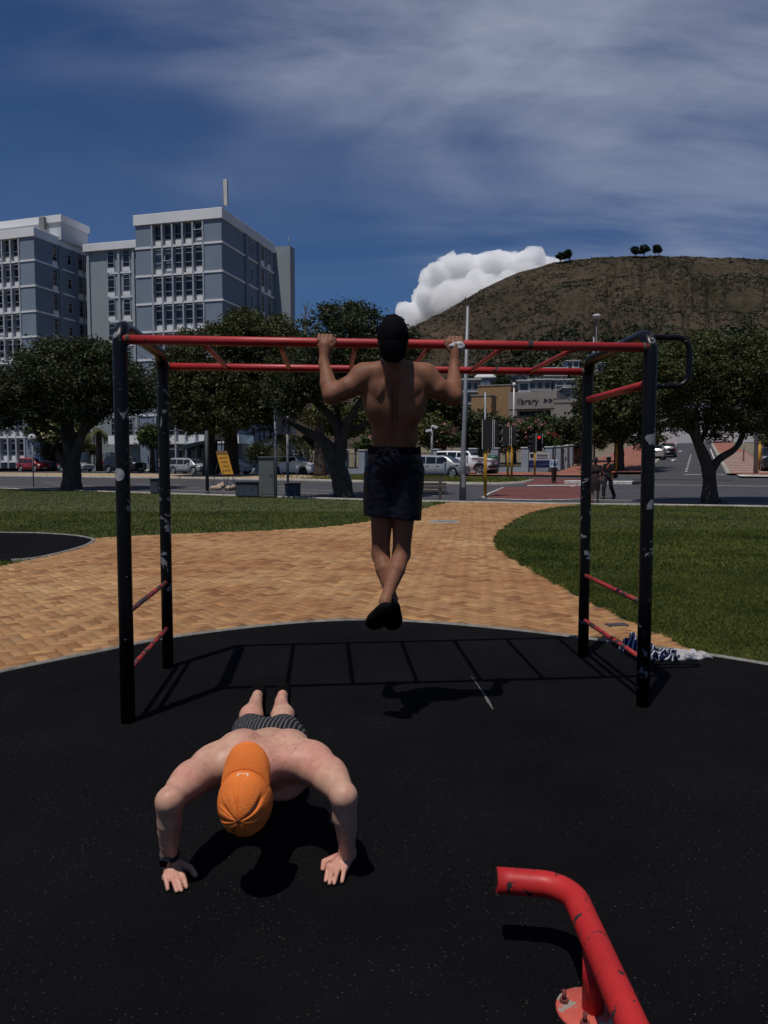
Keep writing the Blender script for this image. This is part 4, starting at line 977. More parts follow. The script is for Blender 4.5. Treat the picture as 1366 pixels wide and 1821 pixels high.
# leaning tree by the kerb in the middle
b = gz(612, 885); Y = b.y
tree('evergreen_tree', 'leaning many limbed evergreen on the kerb behind the hanging man', tuple(b),
     [[(b.x, b.y, -.1, .52), PL(606, 850, Y, .42), PL(592, 815, Y, .36), PL(575, 785, Y, .26), PL(540, 765, Y + .4, .17), PL(505, 745, Y + .8, .07)],
      [PL(600, 830, Y, .34), PL(606, 790, Y, .3), PL(598, 755, Y, .22), PL(572, 725, Y, .17), PL(545, 705, Y, .06)],
      [PL(604, 800, Y, .26), PL(618, 755, Y - .3, .2), PL(640, 715, Y - .5, .12), PL(660, 680, Y, .05)],
      [PL(606, 780, Y, .2), PL(600, 730, Y + .5, .13), PL(590, 690, Y + .5, .05)], [PL(614, 770, Y, .18), PL(650, 755, Y, .11), PL(690, 735, Y, .05)]],
     [LB(600, 610, 62, 58, Y, 2.6), LB(640, 590, 50, 42, Y + .5, 2.2), LB(565, 650, 52, 50, Y, 2.2), LB(660, 640, 60, 52, Y, 2.4), LB(710, 610, 40, 28, Y + 1, 1.6), LB(735, 655, 30, 40, Y + 1, 1.4), LB(590, 700, 40, 26, Y - .6, 1.2), LB(535, 690, 34, 32, Y - .2, 1.2), LB(690, 690, 45, 30, Y, 1.6), LB(610, 565, 40, 22, Y + .5, 1.4), LB(505, 690, 36, 40, Y - .8, 1.1), LB(515, 725, 22, 18, Y - 1.2, .7)],
     M_leaf, per_m2=190, size=.15, clump=.28)
# right park tree with forked trunk
b = gz(1262, 896); Y = b.y
tree('evergreen_tree', 'fork trunked evergreen on the lawn at the junction', tuple(b),
     [[(b.x, b.y, -.1, .36), PL(1262, 870, Y, .26), PL(1261, 845, Y, .24), PL(1255, 820, Y, .22), PL(1240, 785, Y, .17), PL(1222, 745, Y, .12), PL(1208, 715, Y, .05)],
      [PL(1260, 848, Y, .2), PL(1270, 828, Y, .16), PL(1282, 814, Y, .14), PL(1310, 795, Y, .11), PL(1325, 760, Y, .08), PL(1335, 715, Y, .04)],
      [PL(1252, 815, Y, .14), PL(1240, 770, Y - .3, .12), PL(1238, 720, Y - .3, .06)], [PL(1234, 772, Y, .1), PL(1215, 760, Y, .08), PL(1195, 735, Y, .04)], [PL(1245, 790, Y + .2, .1), PL(1262, 745, Y + .4, .07), PL(1275, 705, Y + .4, .03)]],
     [LB(1225, 660, 70, 52, Y, 2), LB(1300, 660, 72, 55, Y, 2.2), LB(1360, 670, 60, 60, Y, 2), LB(1170, 690, 50, 48, Y, 1.5), LB(1250, 715, 60, 40, Y - .3, 1.5), LB(1320, 725, 60, 42, Y - .2, 1.5), LB(1190, 730, 42, 36, Y, 1.2), LB(1240, 615, 45, 22, Y + .3, 1.2), LB(1340, 620, 50, 25, Y + .3, 1.3), LB(1400, 640, 60, 50, Y, 1.6), LB(1150, 655, 28, 30, Y, 1), LB(1290, 755, 55, 26, Y, 1.2)],
     M_leaf2, per_m2=260, size=.125, clump=.22)
b2 = gz(1280, 897); tree('young_shoots', 'small leafy shoots at the foot of the forked tree', tuple(b2), [[(b2.x, b2.y, -.05, .012), (b2.x + .1, b2.y, .3, .005)]], [((b2.x + .05, b2.y, .2), (.22, .15, .14))], M_leaf, per_m2=120, size=.08, clump=.08, per_clump=8, cat='shoots')
# tree across the junction, left of the side road
b = gnd(1100, 839); Y = b.y
tree('evergreen_tree', 'round evergreen at the far corner of the side road', tuple(b), [[(b.x, b.y, b.z - .1, .5), PL(1101, 815, Y, .42), PL(1100, 780, Y, .34), PL(1095, 730, Y, .12)], [PL(1101, 795, Y, .26), PL(1120, 765, Y, .15), PL(1140, 740, Y, .06)]],
     [LB(1095, 720, 55, 48, Y, 3), LB(1070, 760, 40, 34, Y, 2.2), LB(1130, 735, 45, 42, Y, 2.4), LB(1110, 670, 48, 40, Y, 2.4), LB(1150, 770, 30, 28, Y - 1, 1.6), LB(1060, 700, 34, 36, Y + 1, 2), LB(1140, 640, 40, 32, Y + 2, 2.2)], M_leaf2, per_m2=70, size=.3, clump=.5)
# trees and hedges lining the right pavement of the side road
for k, (d, off, lab) in enumerate(((6, 6.0, 'tall hedge tree nearest the yellow post on the side road pavement'), (16, 6.5, 'second hedge tree up the side road pavement'), (28, 7.0, 'third hedge tree up the side road pavement'), (42, 7.5, 'hedge tree near the top of the side road pavement'))):
    p = sr('r', d, off); tree('hedge_tree', lab, tuple(p), [[(p.x, p.y, p.z, .25), (p.x, p.y, p.z + 4, .12)]], [((p.x, p.y, p.z + 2.0), (2.4, 4.2, 2.0)), ((p.x + .8, p.y, p.z + 4.6), (2.6, 4, 2.2)), ((p.x - .6, p.y, p.z + 6.5), (2.2, 3.5, 1.7))], M_leaf, per_m2=52, size=.34, clump=.5, group='hedge trees up the side road')
# trees behind the fence, before the library
for (x, y, rx, ry, Y, lab, lm) in ((855, 765, 56, 42, 74, 'broad dark tree before the low brick library volume', M_leaf), (915, 768, 52, 30, 80, 'dark tree under the left end of the library window', M_leaf), (985, 764, 46, 28, 78, 'mid green tree under the right end of the library wall', M_leaf3), (1010, 770, 34, 34, 70, 'dark rounded tree behind the fence corner', M_leaf), (790, 725, 40, 45, 72, 'dark tree behind the lamp pole and the silver minivan', M_leaf), (775, 765, 36, 34, 68, 'yellow green tree behind the camera pole', leaf_mat('yellow_green_leaf', (.075, .08, .022))), (945, 775, 42, 26, 72, 'low green tree behind the blue and white banner', M_leaf3), (1050, 745, 40, 45, 76, 'dark tree behind the round blue sign', M_leaf), (610, 745, 60, 35, 76, 'olive tree behind the leaning tree trunk', leaf_mat('yellow_green_leaf', (.075, .08, .022))), (690, 770, 50, 30, 74, 'dark tree behind the legs of the hanging man', M_leaf), (270, 775, 26, 22, 76, 'small round shrub tree by the entrance canopy', M_leaf3)):
    p = at(x, y, Y); zb_ = float(zt(p.x, p.y)); a, c = rx / F_PX * Y, ry / F_PX * Y
    lobes = [((p.x + random.uniform(-.4, .4) * a, p.y + random.uniform(-.3, .3) * a, p.z + random.uniform(-.35, .4) * c), (a * random.uniform(.45, .68), a * .6, c * random.uniform(.45, .65))) for _ in range(6)] + [((p.x, p.y, p.z - c * .2), (a * .85, a * .7, c * .7))]
    tree('garden_tree', lab, (p.x, p.y, zb_), [[(p.x, p.y, zb_, .3), (p.x, p.y, p.z + c * .3, .1)]], lobes, lm, per_m2=52, size=.36, clump=.5, group='garden trees behind the fence')
# flowering shrubs along the fence
M_pink = leaf_mat('pink_flower', (.42, .17, .19), [(0, (.6, .6, .6)), (1, (1.3, 1.3, 1.3))]); M_cream = leaf_mat('cream_flower', (.5, .46, .25), [(0, (.5, .5, .5)), (1, (1.2, 1.2, 1.2))])
def shrub(x, y, rx, ry, Y, lab, fm=None, nf=0, cat='shrub'):
    p = at(x, y, Y); zb_ = float(zt(p.x, p.y)); a, c = rx / F_PX * Y, ry / F_PX * Y
    t = tree('flowering_shrub' if fm else 'garden_shrub', lab, (p.x, p.y, zb_), [[(p.x, p.y, zb_, .08), (p.x, p.y, p.z, .04)]], [((p.x + random.uniform(-.5, .5) * a, p.y, p.z + random.uniform(-.3, .3) * c), (a * .6, a * .55, c * .65)) for _ in range(4)], M_leaf3 if fm else M_leaf2, per_m2=70, size=.3, clump=.4, cat=cat, group='shrubs along the fence')
    if fm:
        P = lobe_points([((0, 0, p.z - zb_), (a, a * .8, c))], nf, .22, 9, 0.0); V, Fc = leaves(P, .2, .9); put('blossom', mesh_np('blossom', V, Fc), fm, t)
shrub(785, 775, 30, 20, 67, 'pink oleander behind the parked silver minivan', M_pink, 14)
shrub(935, 765, 34, 22, 68, 'tall pink oleander behind the traffic lights', M_pink, 16)
shrub(975, 782, 24, 14, 66, 'low oleander with red pink flowers beside the banner', leaf_mat('red_flower', (.4, .06, .07), [(0, (.6, .6, .6)), (1, (1.3, 1.3, 1.3))]), 10)
shrub(900, 785, 26, 20, 67, 'pale pink oleander beside the green bin', M_pink, 10)
shrub(100, 762, 52, 28, 86, 'broad shrub covered in cream flowers behind the red car', M_cream, 14)
shrub(105, 800, 60, 20, 88, 'clipped dark hedge under the cream flowers')
shrub(280, 800, 22, 18, 80, 'green shrub beside the entrance of the apartment block')
shrub(275, 772, 16, 16, 78, 'shrub with pale flowers left of the blue shade sail', M_cream, 6)
shrub(655, 795, 26, 16, 72, 'pink flowered shrub behind the hanging man', M_pink, 12)
shrub(555, 785, 22, 18, 70, 'pink flecked shrub behind the white crossover', M_pink, 8)
shrub(470, 805, 30, 18, 72, 'dark shrub behind the white hatchback')
# palms
M_frond = leaf_mat('palm_frond', (.085, .085, .03), tr=.2); M_ptrunk = mat('palm_trunk', (.06, .045, .035), .95, .4, 6, bump=.8, bscale=10)
def palm(x, y0, yc, lab, L, n=16, rt=.35, Yo=None):
    b = gnd(x, y0) if Yo is None else at(x, y0, Yo); Y = b.y; c = at(x, yc, Y); t = thing('palm_tree', lab, 'palm tree', tuple(b), group='palms by the apartment forecourt')
    h = c.z - b.z; mb = MB().tube([(0, 0, -.1), (0, 0, h * .5), (.05, 0, h)], [rt * 1.15, rt, rt * .85], 9); mb.put('trunk', M_ptrunk, t)
    for k in range(n):
        a = 2 * math.pi * k / n + random.uniform(-.2, .2); el = random.uniform(-.35, 1.1); Lk = L * random.uniform(.8, 1.1); pts = []; r = 0; z = h
        d = el; V = []; Fc = []
        for i in range(11):
            pts.append((math.cos(a) * r, math.sin(a) * r, z)); r += math.cos(d) * Lk / 10; z += math.sin(d) * Lk / 10; d -= .17
        mb = MB()
        for i in range(1, 11):
            p = Vector(pts[i]); tdir = (p - Vector(pts[i - 1])).normalized(); sd_ = tdir.cross(Vector((0, 0, 1))).normalized()
            wl_ = Lk * .24 * math.sin(math.pi * min(1, (i + .8) / 11.5)) + .05
            for s_ in (-1, 1):
                for q in (0, .5):
                    o0 = p - tdir * (Lk / 10 * q); tip = o0 + sd_ * s_ * wl_ + tdir * wl_ * .55 - Vector((0, 0, wl_ * .35)); mb._add([o0 - tdir * .05, o0 + tdir * .05, tip], [(0, 1, 2)])
        mb.tube(pts, [.035 * (1 - i / 12) + .006 for i in range(11)], 4); mb.put('frond', M_frond, t)
palm(177, 838, 768, 'short palm with a stout trunk beside the dark car', 2.1); palm(22, 838, 752, 'palm whose crown hides in the evergreen before the blue sign', 2.0, 12, .5); palm(505, 838, 778, 'low palm with long arching fronds behind the white crossover', 4.4, 18, .3, 64)
b = gnd(569, 849); tree('garden_tree', 'slim trunked tree with sparse leaves right of the white crossover', tuple(b), [[(b.x, b.y, b.z, .55), PL(569, 800, b.y, .42), PL(568, 740, b.y, .3), PL(560, 690, b.y, .1)]], [LB(560, 740, 26, 20, b.y, 1.4), LB(585, 720, 30, 26, b.y, 1.6), LB(560, 690, 30, 28, b.y + 1, 1.6)], leaf_mat('yellow_green_leaf', (.075, .08, .022)), per_m2=30, size=.3, clump=.45)
# bare branches above the crowns
b = gnd(545, 838); Y = b.y; br = [[(b.x, b.y, b.z, .35), PL(545, 700, Y, .25), PL(543, 600, Y, .12), PL(543, 560, Y, .06), PL(545, 535, Y, .02)]]
for x1, y1, ys in ((530, 545, 575), (556, 540, 570), (537, 532, 560), (550, 530, 555), (560, 555, 585), (526, 560, 588), (534, 540, 552), (553, 548, 560)): br.append([PL(543, ys, Y, .05), PL((543 + x1) / 2 + 2, (ys + y1) / 2, Y, .035), PL(x1, y1, Y, .012)])
t = thing('bare_tree', 'leafless branches sticking up above the evergreen crowns', 'tree', tuple(b)); limb_mesh([[(p[0] - b.x, p[1] - b.y, p[2] - b.z, p[3]) for p in L] for L in br], 6).put('trunk', mat('pale_bark', (.12, .1, .085), .9, .3, 4), t)
# ================================================================== CARS
M_tyre = mat('tyre_rubber', (.012, .012, .013), .9, .2, 12); M_rim = mat('alloy_rim', (.45, .46, .48), .35, .1, 5, metal=.7); M_cglass = mat('car_glass', (.01, .012, .014), .06, .2, 1, spec=.7)
M_trim = mat('black_trim', (.015, .015, .016), .6, .2, 8); M_lamp = mat('lamp_lens', (.7, .72, .75), .12, .05, 8, spec=.7); M_tail = mat('tail_lens', (.3, .01, .012), .2, .1, 8); M_plate = mat('number_plate', (.6, .6, .58), .6, .1, 8)
def car(label, loc, rz, paint, L=4.0, Wd=1.7, H=1.5, style='hatch', rim=None, group='cars parked along the far kerb', clear=.2, rw=.31, snorkel=False):
    t = thing('parked_car', label, 'car', tuple(loc), rz, group); hw = Wd / 2
    hood = {'hatch': .66, 'suv': .68, 'mpv': .60, 'sedan': .63, 'offroad': .72}[style] * H; xs = np.linspace(-L / 2, L / 2, 61); ax_r, ax_f = -L * .30, L * .315
    wsb, wst = {'hatch': (L * .28, L * .05), 'suv': (L * .24, L * .06), 'mpv': (L * .36, L * .08), 'sedan': (L * .22, L * .02), 'offroad': (L * .17, L * .07)}[style]
    rb, rt_ = {'hatch': (-L * .49, -L * .40), 'suv': (-L * .49, -L * .41), 'mpv': (-L * .49, -L * .43), 'sedan': (-L * .34, -L * .18), 'offroad': (-L * .495, -L * .47)}[style]
    belt = hood - .02
    def roof(x):
        hb = hood + .02 - .16 * max(0, (x - wsb) / (L / 2 - wsb)) ** 2 * 1.2
        if x > wsb: return hb
        if x > wst: f = (wsb - x) / (wsb - wst); return hood + (H - hood) * math.sin(f * math.pi / 2) ** .9
        if x > rt_: f = (x - rt_) / (wst - rt_); return H - .07 * (1 - math.sin(math.pi * min(1, .25 + f * .75)))* .8
        if x > rb: f = (x - rb) / (rt_ - rb); return belt - .05 + (H - .07 - belt + .05) * f ** .8
        return belt - .05 if style != 'sedan' else hood - .02
    def wid(x): return hw * (1 - .16 * abs(2 * x / L) ** 5)
    def bot(x):
        z = clear + .10 * max(0, abs(2 * x / L) - .88) / .12
        for a in (ax_r, ax_f):
            d = abs(x - a); ra = rw + .06
            if d < ra: z = max(z, rw + math.sqrt(ra * ra - d * d) * .96)
        return z
    V = []
    def sect(x, g=0.0):
        w = wid(x); zb = bot(x); zr = roof(x); bl = min(belt, zr - .02); cab = max(0, min(1, (zr - hood) / (H - hood))); wr = w * (1 - .20 * cab) - .02
        return [(x, w * .90, zb), (x, w, min(zb + .12, bl - .06)), (x, w + .01, min(max(bl * .72, zb + .13), bl - .03)), (x, w * .975, bl), (x, wr + .01, max(zr - .07, bl + .005)), (x, wr * .86, zr), (x, wr * .4, zr + .015), (x, 0, zr + .02)]
    for x in xs:
        h_ = sect(x); V += h_ + [(p[0], -p[1], p[2]) for p in h_[-2::-1]]
    k = 15; Fc = [(i * k + j, i * k + j + 1, (i + 1) * k + j + 1, (i + 1) * k + j) for i in range(60) for j in range(k - 1)] + [tuple(range(k))[::-1], tuple(60 * k + j for j in range(k))]
    me = mesh_np('body', V, Fc); me.polygons.foreach_set('use_smooth', np.array([True] * (60 * (k - 1)) + [False] * 2)); body = put('body', me, paint, t)
    # glazing follows the cabin sides
    def side_glass(x0, x1, s):
        P = []; n = 6
        for i in range(n + 1):
            x = x0 + (x1 - x0) * i / n; q = sect(x); a, b = Vector(q[3]), Vector(q[4]); d = b - a
            p0, p1 = a + d * .10, a + d * .93; off = .012
            P += [(x, s * (p0.y + off), p0.z), (x, s * (p1.y + off), p1.z)]
        put('side_window', mesh_np('side_window', P, [(2 * i, 2 * i + 1, 2 * i + 3, 2 * i + 2)[::s] for i in range(n)]), M_cglass, t)
    mid = (wsb + rb) / 2 + .08 * L * .2; xf = wst + (wsb - wst) * .45; xr = rt_ + (.03 if style != 'sedan' else 0.0)
    cuts = [(xr - .02, mid - .62), (mid - .55, mid + .22), (mid + .28, xf)] if style in ('suv', 'mpv', 'offroad') else [(xr + .05, mid - .05), (mid + .02, xf)]
    for s in (-1, 1):
        for c in cuts: side_glass(c[0], c[1], s)
    def cross(x0, x1, name, n=6):
        P = []; Fc = []
        for i in range(n + 1):
            x = x0 + (x1 - x0) * i / n; q = sect(x)
            for p in (q[5], q[6], q[7]): P.append((p[0], p[1] * 1.02, p[2] + .012))
            for p in (q[6], q[5]): P.append((p[0], -p[1] * 1.02, p[2] + .012))
        for i in range(n):
            for j in range(4): Fc.append((i * 5 + j, i * 5 + j + 1, i * 5 + 6 + j, i * 5 + 5 + j))
        put(name, mesh_np(name, P, Fc, True), M_cglass, t)
    cross(wsb - .08, wst + .06, 'windscreen'); cross(rb + .03, rt_ - .02, 'rear_window')
    for a in (ax_r, ax_f):
        for s in (-1, 1):
            wh = put('wheel', MB().lathe([(rw - .10, -.09), (rw - .02, -.1), (rw, -.07), (rw, .07), (rw - .02, .1), (rw - .10, .09)], 20, m=Matrix.Rotation(math.pi / 2, 4, 'X')).mesh('wheel'), M_tyre, t, (a, s * (hw - .11), rw))
            r_ = MB(); rr = rw - .09
            for q in range(5):
                an = 2 * math.pi * q / 5; r_.box((math.cos(an) * rr * .5, s * .085, math.sin(an) * rr * .5), (rr, .03, .075), m=Matrix.Rotation(-an, 4, 'Y'))
            r_.tube([(rr * math.cos(v), s * .08, rr * math.sin(v)) for v in np.linspace(0, 2 * math.pi, 19)[:-1]], .03, 5, closed=True); r_.lathe([(.05, -.02), (.06, .02)], 8, (0, s * .09, 0), m=Matrix.Rotation(math.pi / 2, 4, 'X')); r_.put('rim', rim or M_rim, wh)
    for s in (-1, 1):
        x = L * .455; z = hood - .20 if style != 'offroad' else hood - .2; MB().box((x, s * wid(x) * .80, z), (.30, .36, .15), bev=.06, m=Matrix.Rotation(s * R(-24), 4, 'Z')).put('headlight', M_lamp, t)
        MB().box((-L * .482, s * hw * .80, belt - .12), (.12, .22, .28), bev=.04).put('tail_light', M_tail, t)
        MB().box((xf - .08, s * (hw + .09), belt + .08), (.14, .2, .13), bev=.04).put('mirror', paint, t)
        for c in cuts[-2:]:
            MB().box((c[0] + .14, s * (hw + .012), belt - .13), (.2, .03, .035), bev=.01).put('door_handle', M_trim, body)
            MB().box((c[0] - .03, s * (hw + .004), (belt + clear) / 2 + .08), (.014, .012, belt - clear - .28)).put('door_gap', M_trim, body)
    MB().box((L * .485, 0, clear + .16), (.12, Wd * .74, .2), bev=.05).put('grille', M_trim, t); MB().box((L * .50, 0, clear + .19), (.03, .5, .11)).put('number_plate', M_plate, t); MB().box((-L * .497, 0, clear + .35), (.03, .5, .11)).put('number_plate', M_plate, t)
    MB().box((0, 0, clear + .03), (L * .30, Wd * .99, .09)).put('sill', M_trim, t); MB().box((0, 0, clear + .18), (L * .8, Wd * .8, .3)).put('underbody', M_trim, t)
    if style in ('suv', 'offroad'):
        for s in (-1, 1): MB().tube([(rt_ + .2, s * hw * .66, H + .01), (rt_ + .25, s * hw * .66, H + .05), (wst - .2, s * hw * .66, H + .05), (wst - .1, s * hw * .66, H)], .022, 6).put('roof_rail', M_trim, t)
    if snorkel:
        MB().tube([(wsb + .4, hw + .04, belt - .15), (wsb + .05, hw + .05, belt), (wst + .05, hw - .1, H - .05), (wst + .08, hw - .12, H + .12)], .05, 8).put('snorkel', M_trim, t)
        MB().box((L * .49, 0, clear + .30), (.3, Wd * .96, .3), bev=.08).put('bull_bar', M_trim, t); MB().tube([(L * .52, -.5, clear + .4), (L * .53, -.45, clear + .75), (L * .53, .45, clear + .75), (L * .52, .5, clear + .4)], .035, 8).put('nudge_bar', M_trim, t)
        for a in (ax_r, ax_f):
            for s in (-1, 1): MB().tube([(a + (rw + .08) * math.cos(v), s * (hw + .02), rw + (rw + .08) * math.sin(v)) for v in np.linspace(.1, math.pi - .1, 12)], .05, 6).put('wheel_arch', M_trim, t)
    return t
def paint(name, c, metal=.15): return mat(name, c, .28, .03, 2, spec=.5, coat=.6, metal=metal)
CR = math.atan2(KT[1], KT[0])
def park(x, y, **kw):
    p = gnd(x, y); return p
car('bright red hatchback parked behind the round sign', gnd(60, 838.5), CR, paint('red_paint', (.33, .015, .022), 0), 3.9, 1.68, 1.55, 'mpv')
car('silver sedan mostly hidden behind the trunk of the wide crowned evergreen', gnd(135, 839), CR, paint('silver_paint', (.33, .34, .35)), 4.2, 1.7, 1.42, 'sedan')
car('dark navy sport utility car parked beside the short palm', gnd(222, 841), CR, paint('navy_paint', (.012, .016, .026)), 4.5, 1.82, 1.75, 'suv')
car('silver five door hatchback parked between the dark car and the white hatchback', gnd(336, 843.5), CR, paint('silver_paint2', (.36, .37, .38)), 3.9, 1.68, 1.5, 'mpv')
car('small white hatchback parked behind the yellow sign', gnd(411, 845), CR, paint('white_paint', (.82, .82, .83), 0), 3.6, 1.62, 1.5, 'hatch', M_trim)
car('white crossover parked behind the post mounted board', gnd(524, 845.5), CR, paint('white_paint', (.82, .82, .83), 0), 4.35, 1.8, 1.66, 'suv', M_trim, rw=.35)
car('silver minivan parked behind the bench', gnd(782, 849), CR, paint('silver_paint', (.33, .34, .35)), 4.3, 1.72, 1.65, 'mpv')
car('white off road wagon with black snorkel and bull bar', gnd(812, 845.5) + Vector((.9, 1.6, .03)), CR, paint('white_paint', (.82, .82, .83), 0), 4.9, 1.9, 1.95, 'offroad', rw=.42, clear=.38, snorkel=True)
sdir = math.atan2(SD[1], SD[0])
car('silver car driving away up the side road', sr('l', 27, -0.6), sdir, paint('silver_paint', (.33, .34, .35)), 4.2, 1.75, 1.45, 'hatch', group='cars on the side road')
car('dark car parked ahead of the silver car on the side road', sr('l', 33, 0.3), sdir, paint('black_paint', (.012, .012, .014)), 4.3, 1.78, 1.5, 'hatch', group='cars on the side road')
car('white pickup style wagon crossing the top of the side road', sr('l', 88, 6.6, .02), CR, paint('white_paint', (.82, .82, .83), 0), 4.9, 1.8, 1.7, 'suv', group='cars on the side road')
car('white car at the kerb high on the side road', sr('l', 60, -2.2, .14), sdir, paint('white_paint', (.82, .82, .83), 0), 4.2, 1.75, 1.45, 'hatch', group='cars on the side road')
p = gnd(1372, 838); car('black off road car beside the yellow post at the corner', p, R(250), paint('black_paint', (.012, .012, .014)), 4.6, 1.85, 1.8, 'suv', group='cars on the side road', rw=.36)

# ================================================================== FENCE
M_pil = mat('fence_pillar', (.30, .335, .38), .85, .1, 1.0); M_rail = mat('fence_rail', (.02, .022, .025), .6, .2, 5)
fence_px = [(-40, 835.5), (10, 835.5), (55, 836), (101, 836.5), (152, 837), (197, 837.5), (245, 838), (301, 838.5), (352, 839), (398, 839.5), (464, 840.5), (530, 841), (578, 841.5), (612, 842), (646, 842.3), (700, 842.2), (775, 842), (842, 841), (881, 840), (935, 839.5), (977, 838), (992, 836.5), (1004, 834.5), (1013, 832)]
fps = [gnd(x, y) for x, y in fence_px]
tf = thing('fence', 'garden fence of blue grey pillars with dark railings', 'fence', tuple(fps[0]))
o0 = fps[0]; pil_m = MB().box((0, 0, 1.0), (.62, .62, 2.0), bev=.03).mesh('pillar'); cap_m = MB().box((0, 0, 2.05), (.72, .72, .1), bev=.02).mesh('pillar_cap')
for i, p in enumerate(fps):
    q = put('pillar', pil_m, M_pil, tf, p - o0, (0, 0, CR)); put('pillar_cap', cap_m, mat('pillar_cap', (.5, .52, .54), .8, .1, 2), q)
    if i:
        a, b = fps[i - 1] - o0, p - o0; d = b - a; L = d.length; an = math.atan2(d.y, d.x); m = (a + b) / 2
        MB().box((0, 0, .22), (L - .6, .25, .46)).put('base_wall', M_pil, tf, m, (0, 0, an))
        r_ = MB(); r_.box((0, 0, .55), (L - .6, .04, .05)); r_.box((0, 0, 1.75), (L - .6, .04, .05))
        for x in np.arange(-L / 2 + .4, L / 2 - .3, .16): r_.box((x, 0, 1.2), (.022, .022, 1.3))
        o = r_.put('railing', M_rail, tf, m, (0, 0, an)); o['kind'] = 'stuff'

# ================================================================== SIGNS, LIGHTS, FURNITURE
M_galv = mat('galvanised_steel', (.24, .25, .265), .55, .15, 3, metal=.3); M_yel = mat('yellow_post_paint', (.42, .22, .012), .6, .15, 2); M_blk = mat('signal_black', (.012, .012, .013), .7, .2, 6); M_swht = mat('sign_white', (.55, .56, .58), .6, .06, 4); M_sblue = mat('sign_blue', (.02, .065, .22), .5, .1, 4); M_ink = mat('sign_ink', (.015, .015, .02), .7, .1)
def post(mb, x, y, h, r, r2=None): return mb.tube([(x, y, 0), (x, y, h)], [r, r2 or r], 9)
def hgt(x, y0, y1):
    p = gnd(x, y0); return p, at(x, y1, p.y).z - p.z
# tall lamp pole by the path end
p, h = hgt(823, 891, 545); t = thing('lamp_pole', 'tall grey tapering pole beside the bench at the path end', 'pole', tuple(p)); top = at(832, 545, p.y); MB().tube([(0, 0, 0), (0, 0, 1.6), ((top.x - p.x) * .3, 0, h * .4), (top.x - p.x, 0, h)], [.15, .115, .09, .055], 10).put('shaft', M_galv, t); MB().box((0, -.14, .8), (.13, .03, .5), bev=.01).put('hatch', M_galv, t)
# traffic lights
def signal(x, y, yt, label, head_w, heads, lit=None, thin=0):
    p, h = hgt(x, y, yt); t = thing('traffic_light', label, 'traffic light', tuple(p), group='yellow posted traffic lights at the crossing'); post(MB(), 0, 0, h, .075).put('post', M_yel, t)
    for dx, rz in heads:
        hd = put('signal_head', MB().box((0, 0, .55), (.34, .26, 1.12), bev=.03).box((0, .14, .55), (.5, .02, 1.3)).mesh('signal_head'), M_blk, t, (dx, 0, h - .1), (0, 0, rz)); MB().box((.26, .14, .55), (.025, .03, 1.3)).box((-.26, .14, .55), (.025, .03, 1.3)).put('backboard_edge', M_swht, hd)
        for k in range(3):
            MB().tube([(0, -.13, .9 - .35 * k), (0, -.36, .88 - .35 * k)], .125, 10, cap=False).put('visor', M_blk, hd); le = MB().lathe([(.02, 0), (.11, 0), (.11, .015), (.02, .02)], 10, (0, -.14, .9 - .35 * k), m=Matrix.Rotation(math.pi / 2, 4, 'X')); le.put('lens', mat('lit_red_lens', (.5, .01, .01), .4, .05, emit=(1, .03, .02, 1.2)) if (lit is not None and k == lit) else mat('dark_lens', (.02, .018, .015), .3, .1), hd)
    if thin: MB().tube([(-.02, .12, 0), (-.02, .12, thin)], .045, 7).put('mast', M_galv, t)
    return t
signal(863, 883, 791, 'yellow posted traffic light nearest the path, seen from behind with a tall mast', .34, ((.12, R(170)), (.36, R(100))), thin=4.6)
signal(903, 853, 788, 'yellow posted traffic light on the median end, left of its twin', .34, ((-.1, R(150)),))
signal(910, 853, 788, 'yellow posted traffic light on the median end, right of its twin', .34, ((.12, R(75)),))
signal(951, 847, 797, 'yellow posted traffic light before the banner showing red', .34, ((-.16, R(-80)), (.28, R(-8))), lit=0)
# poles and signs
p, h = hgt(60, 866, 775); t = thing('road_sign', 'round white sign with a black S on a thin post', 'sign', tuple(p)); post(MB(), 0, 0, h - .1, .04).put('post', M_galv, t); MB().lathe([(.30, 0), (.30, .02), (.02, .022)], 24, (0, -.05, h - .12), m=Matrix.Rotation(math.pi / 2, 4, 'X')).put('disc', M_swht, t); MB().tube([(.30 * math.cos(v), -.07, h - .12 + .30 * math.sin(v)) for v in np.linspace(0, 2 * math.pi, 25)[:-1]], .022, 5, closed=True).put('rim', M_ink, t); put('lettering', text_mesh('S', .42, .008), M_ink, t, (0, -.08, h - .27), (math.pi / 2, 0, 0))
p, h = hgt(6, 836, 790); t = thing('parking_sign', 'small square blue sign on a pillar height post', 'sign', tuple(p + Vector((0, -1, 0)))); post(MB(), 0, 0, h, .05).put('post', M_galv, t); MB().box((0, -.06, h - .4), (.55, .04, .75), bev=.01).put('board', M_sblue, t)
p, h = hgt(249, 841, 650); t = thing('street_pole', 'thin grey street pole before the apartment entrance', 'pole', tuple(p)); post(MB(), 0, 0, h, .1, .06).put('shaft', M_galv, t); MB().box((0, 0, .5), (.3, .3, 1.0), bev=.02).put('base', M_galv, t)
p, h = hgt(369, 878, 766); t = thing('street_pole', 'dark green grey pole on the kerb left of the yellow sign', 'pole', tuple(p)); post(MB(), 0, 0, h, .085).put('shaft', mat('green_grey_post', (.045, .06, .065), .7, .15, 3), t); MB().lathe([(.16, 0), (.15, .1), (.085, .14)], 10).put('base', mat('green_grey_post', (.045, .06, .065)), t)
p, h = hgt(392, 846, 769); t = thing('notice_board', 'blank white board on a thin post behind the yellow sign', 'sign', tuple(p)); post(MB(), .15, 0, h - .2, .05).put('post', M_galv, t); MB().box((0, -.08, h - .4), (.98, .04, .72), bev=.01).put('board', M_swht, t); MB().box((-.1, -.16, h - .72), (.4, .1, .12), bev=.02).put('bracket', M_blk, t)
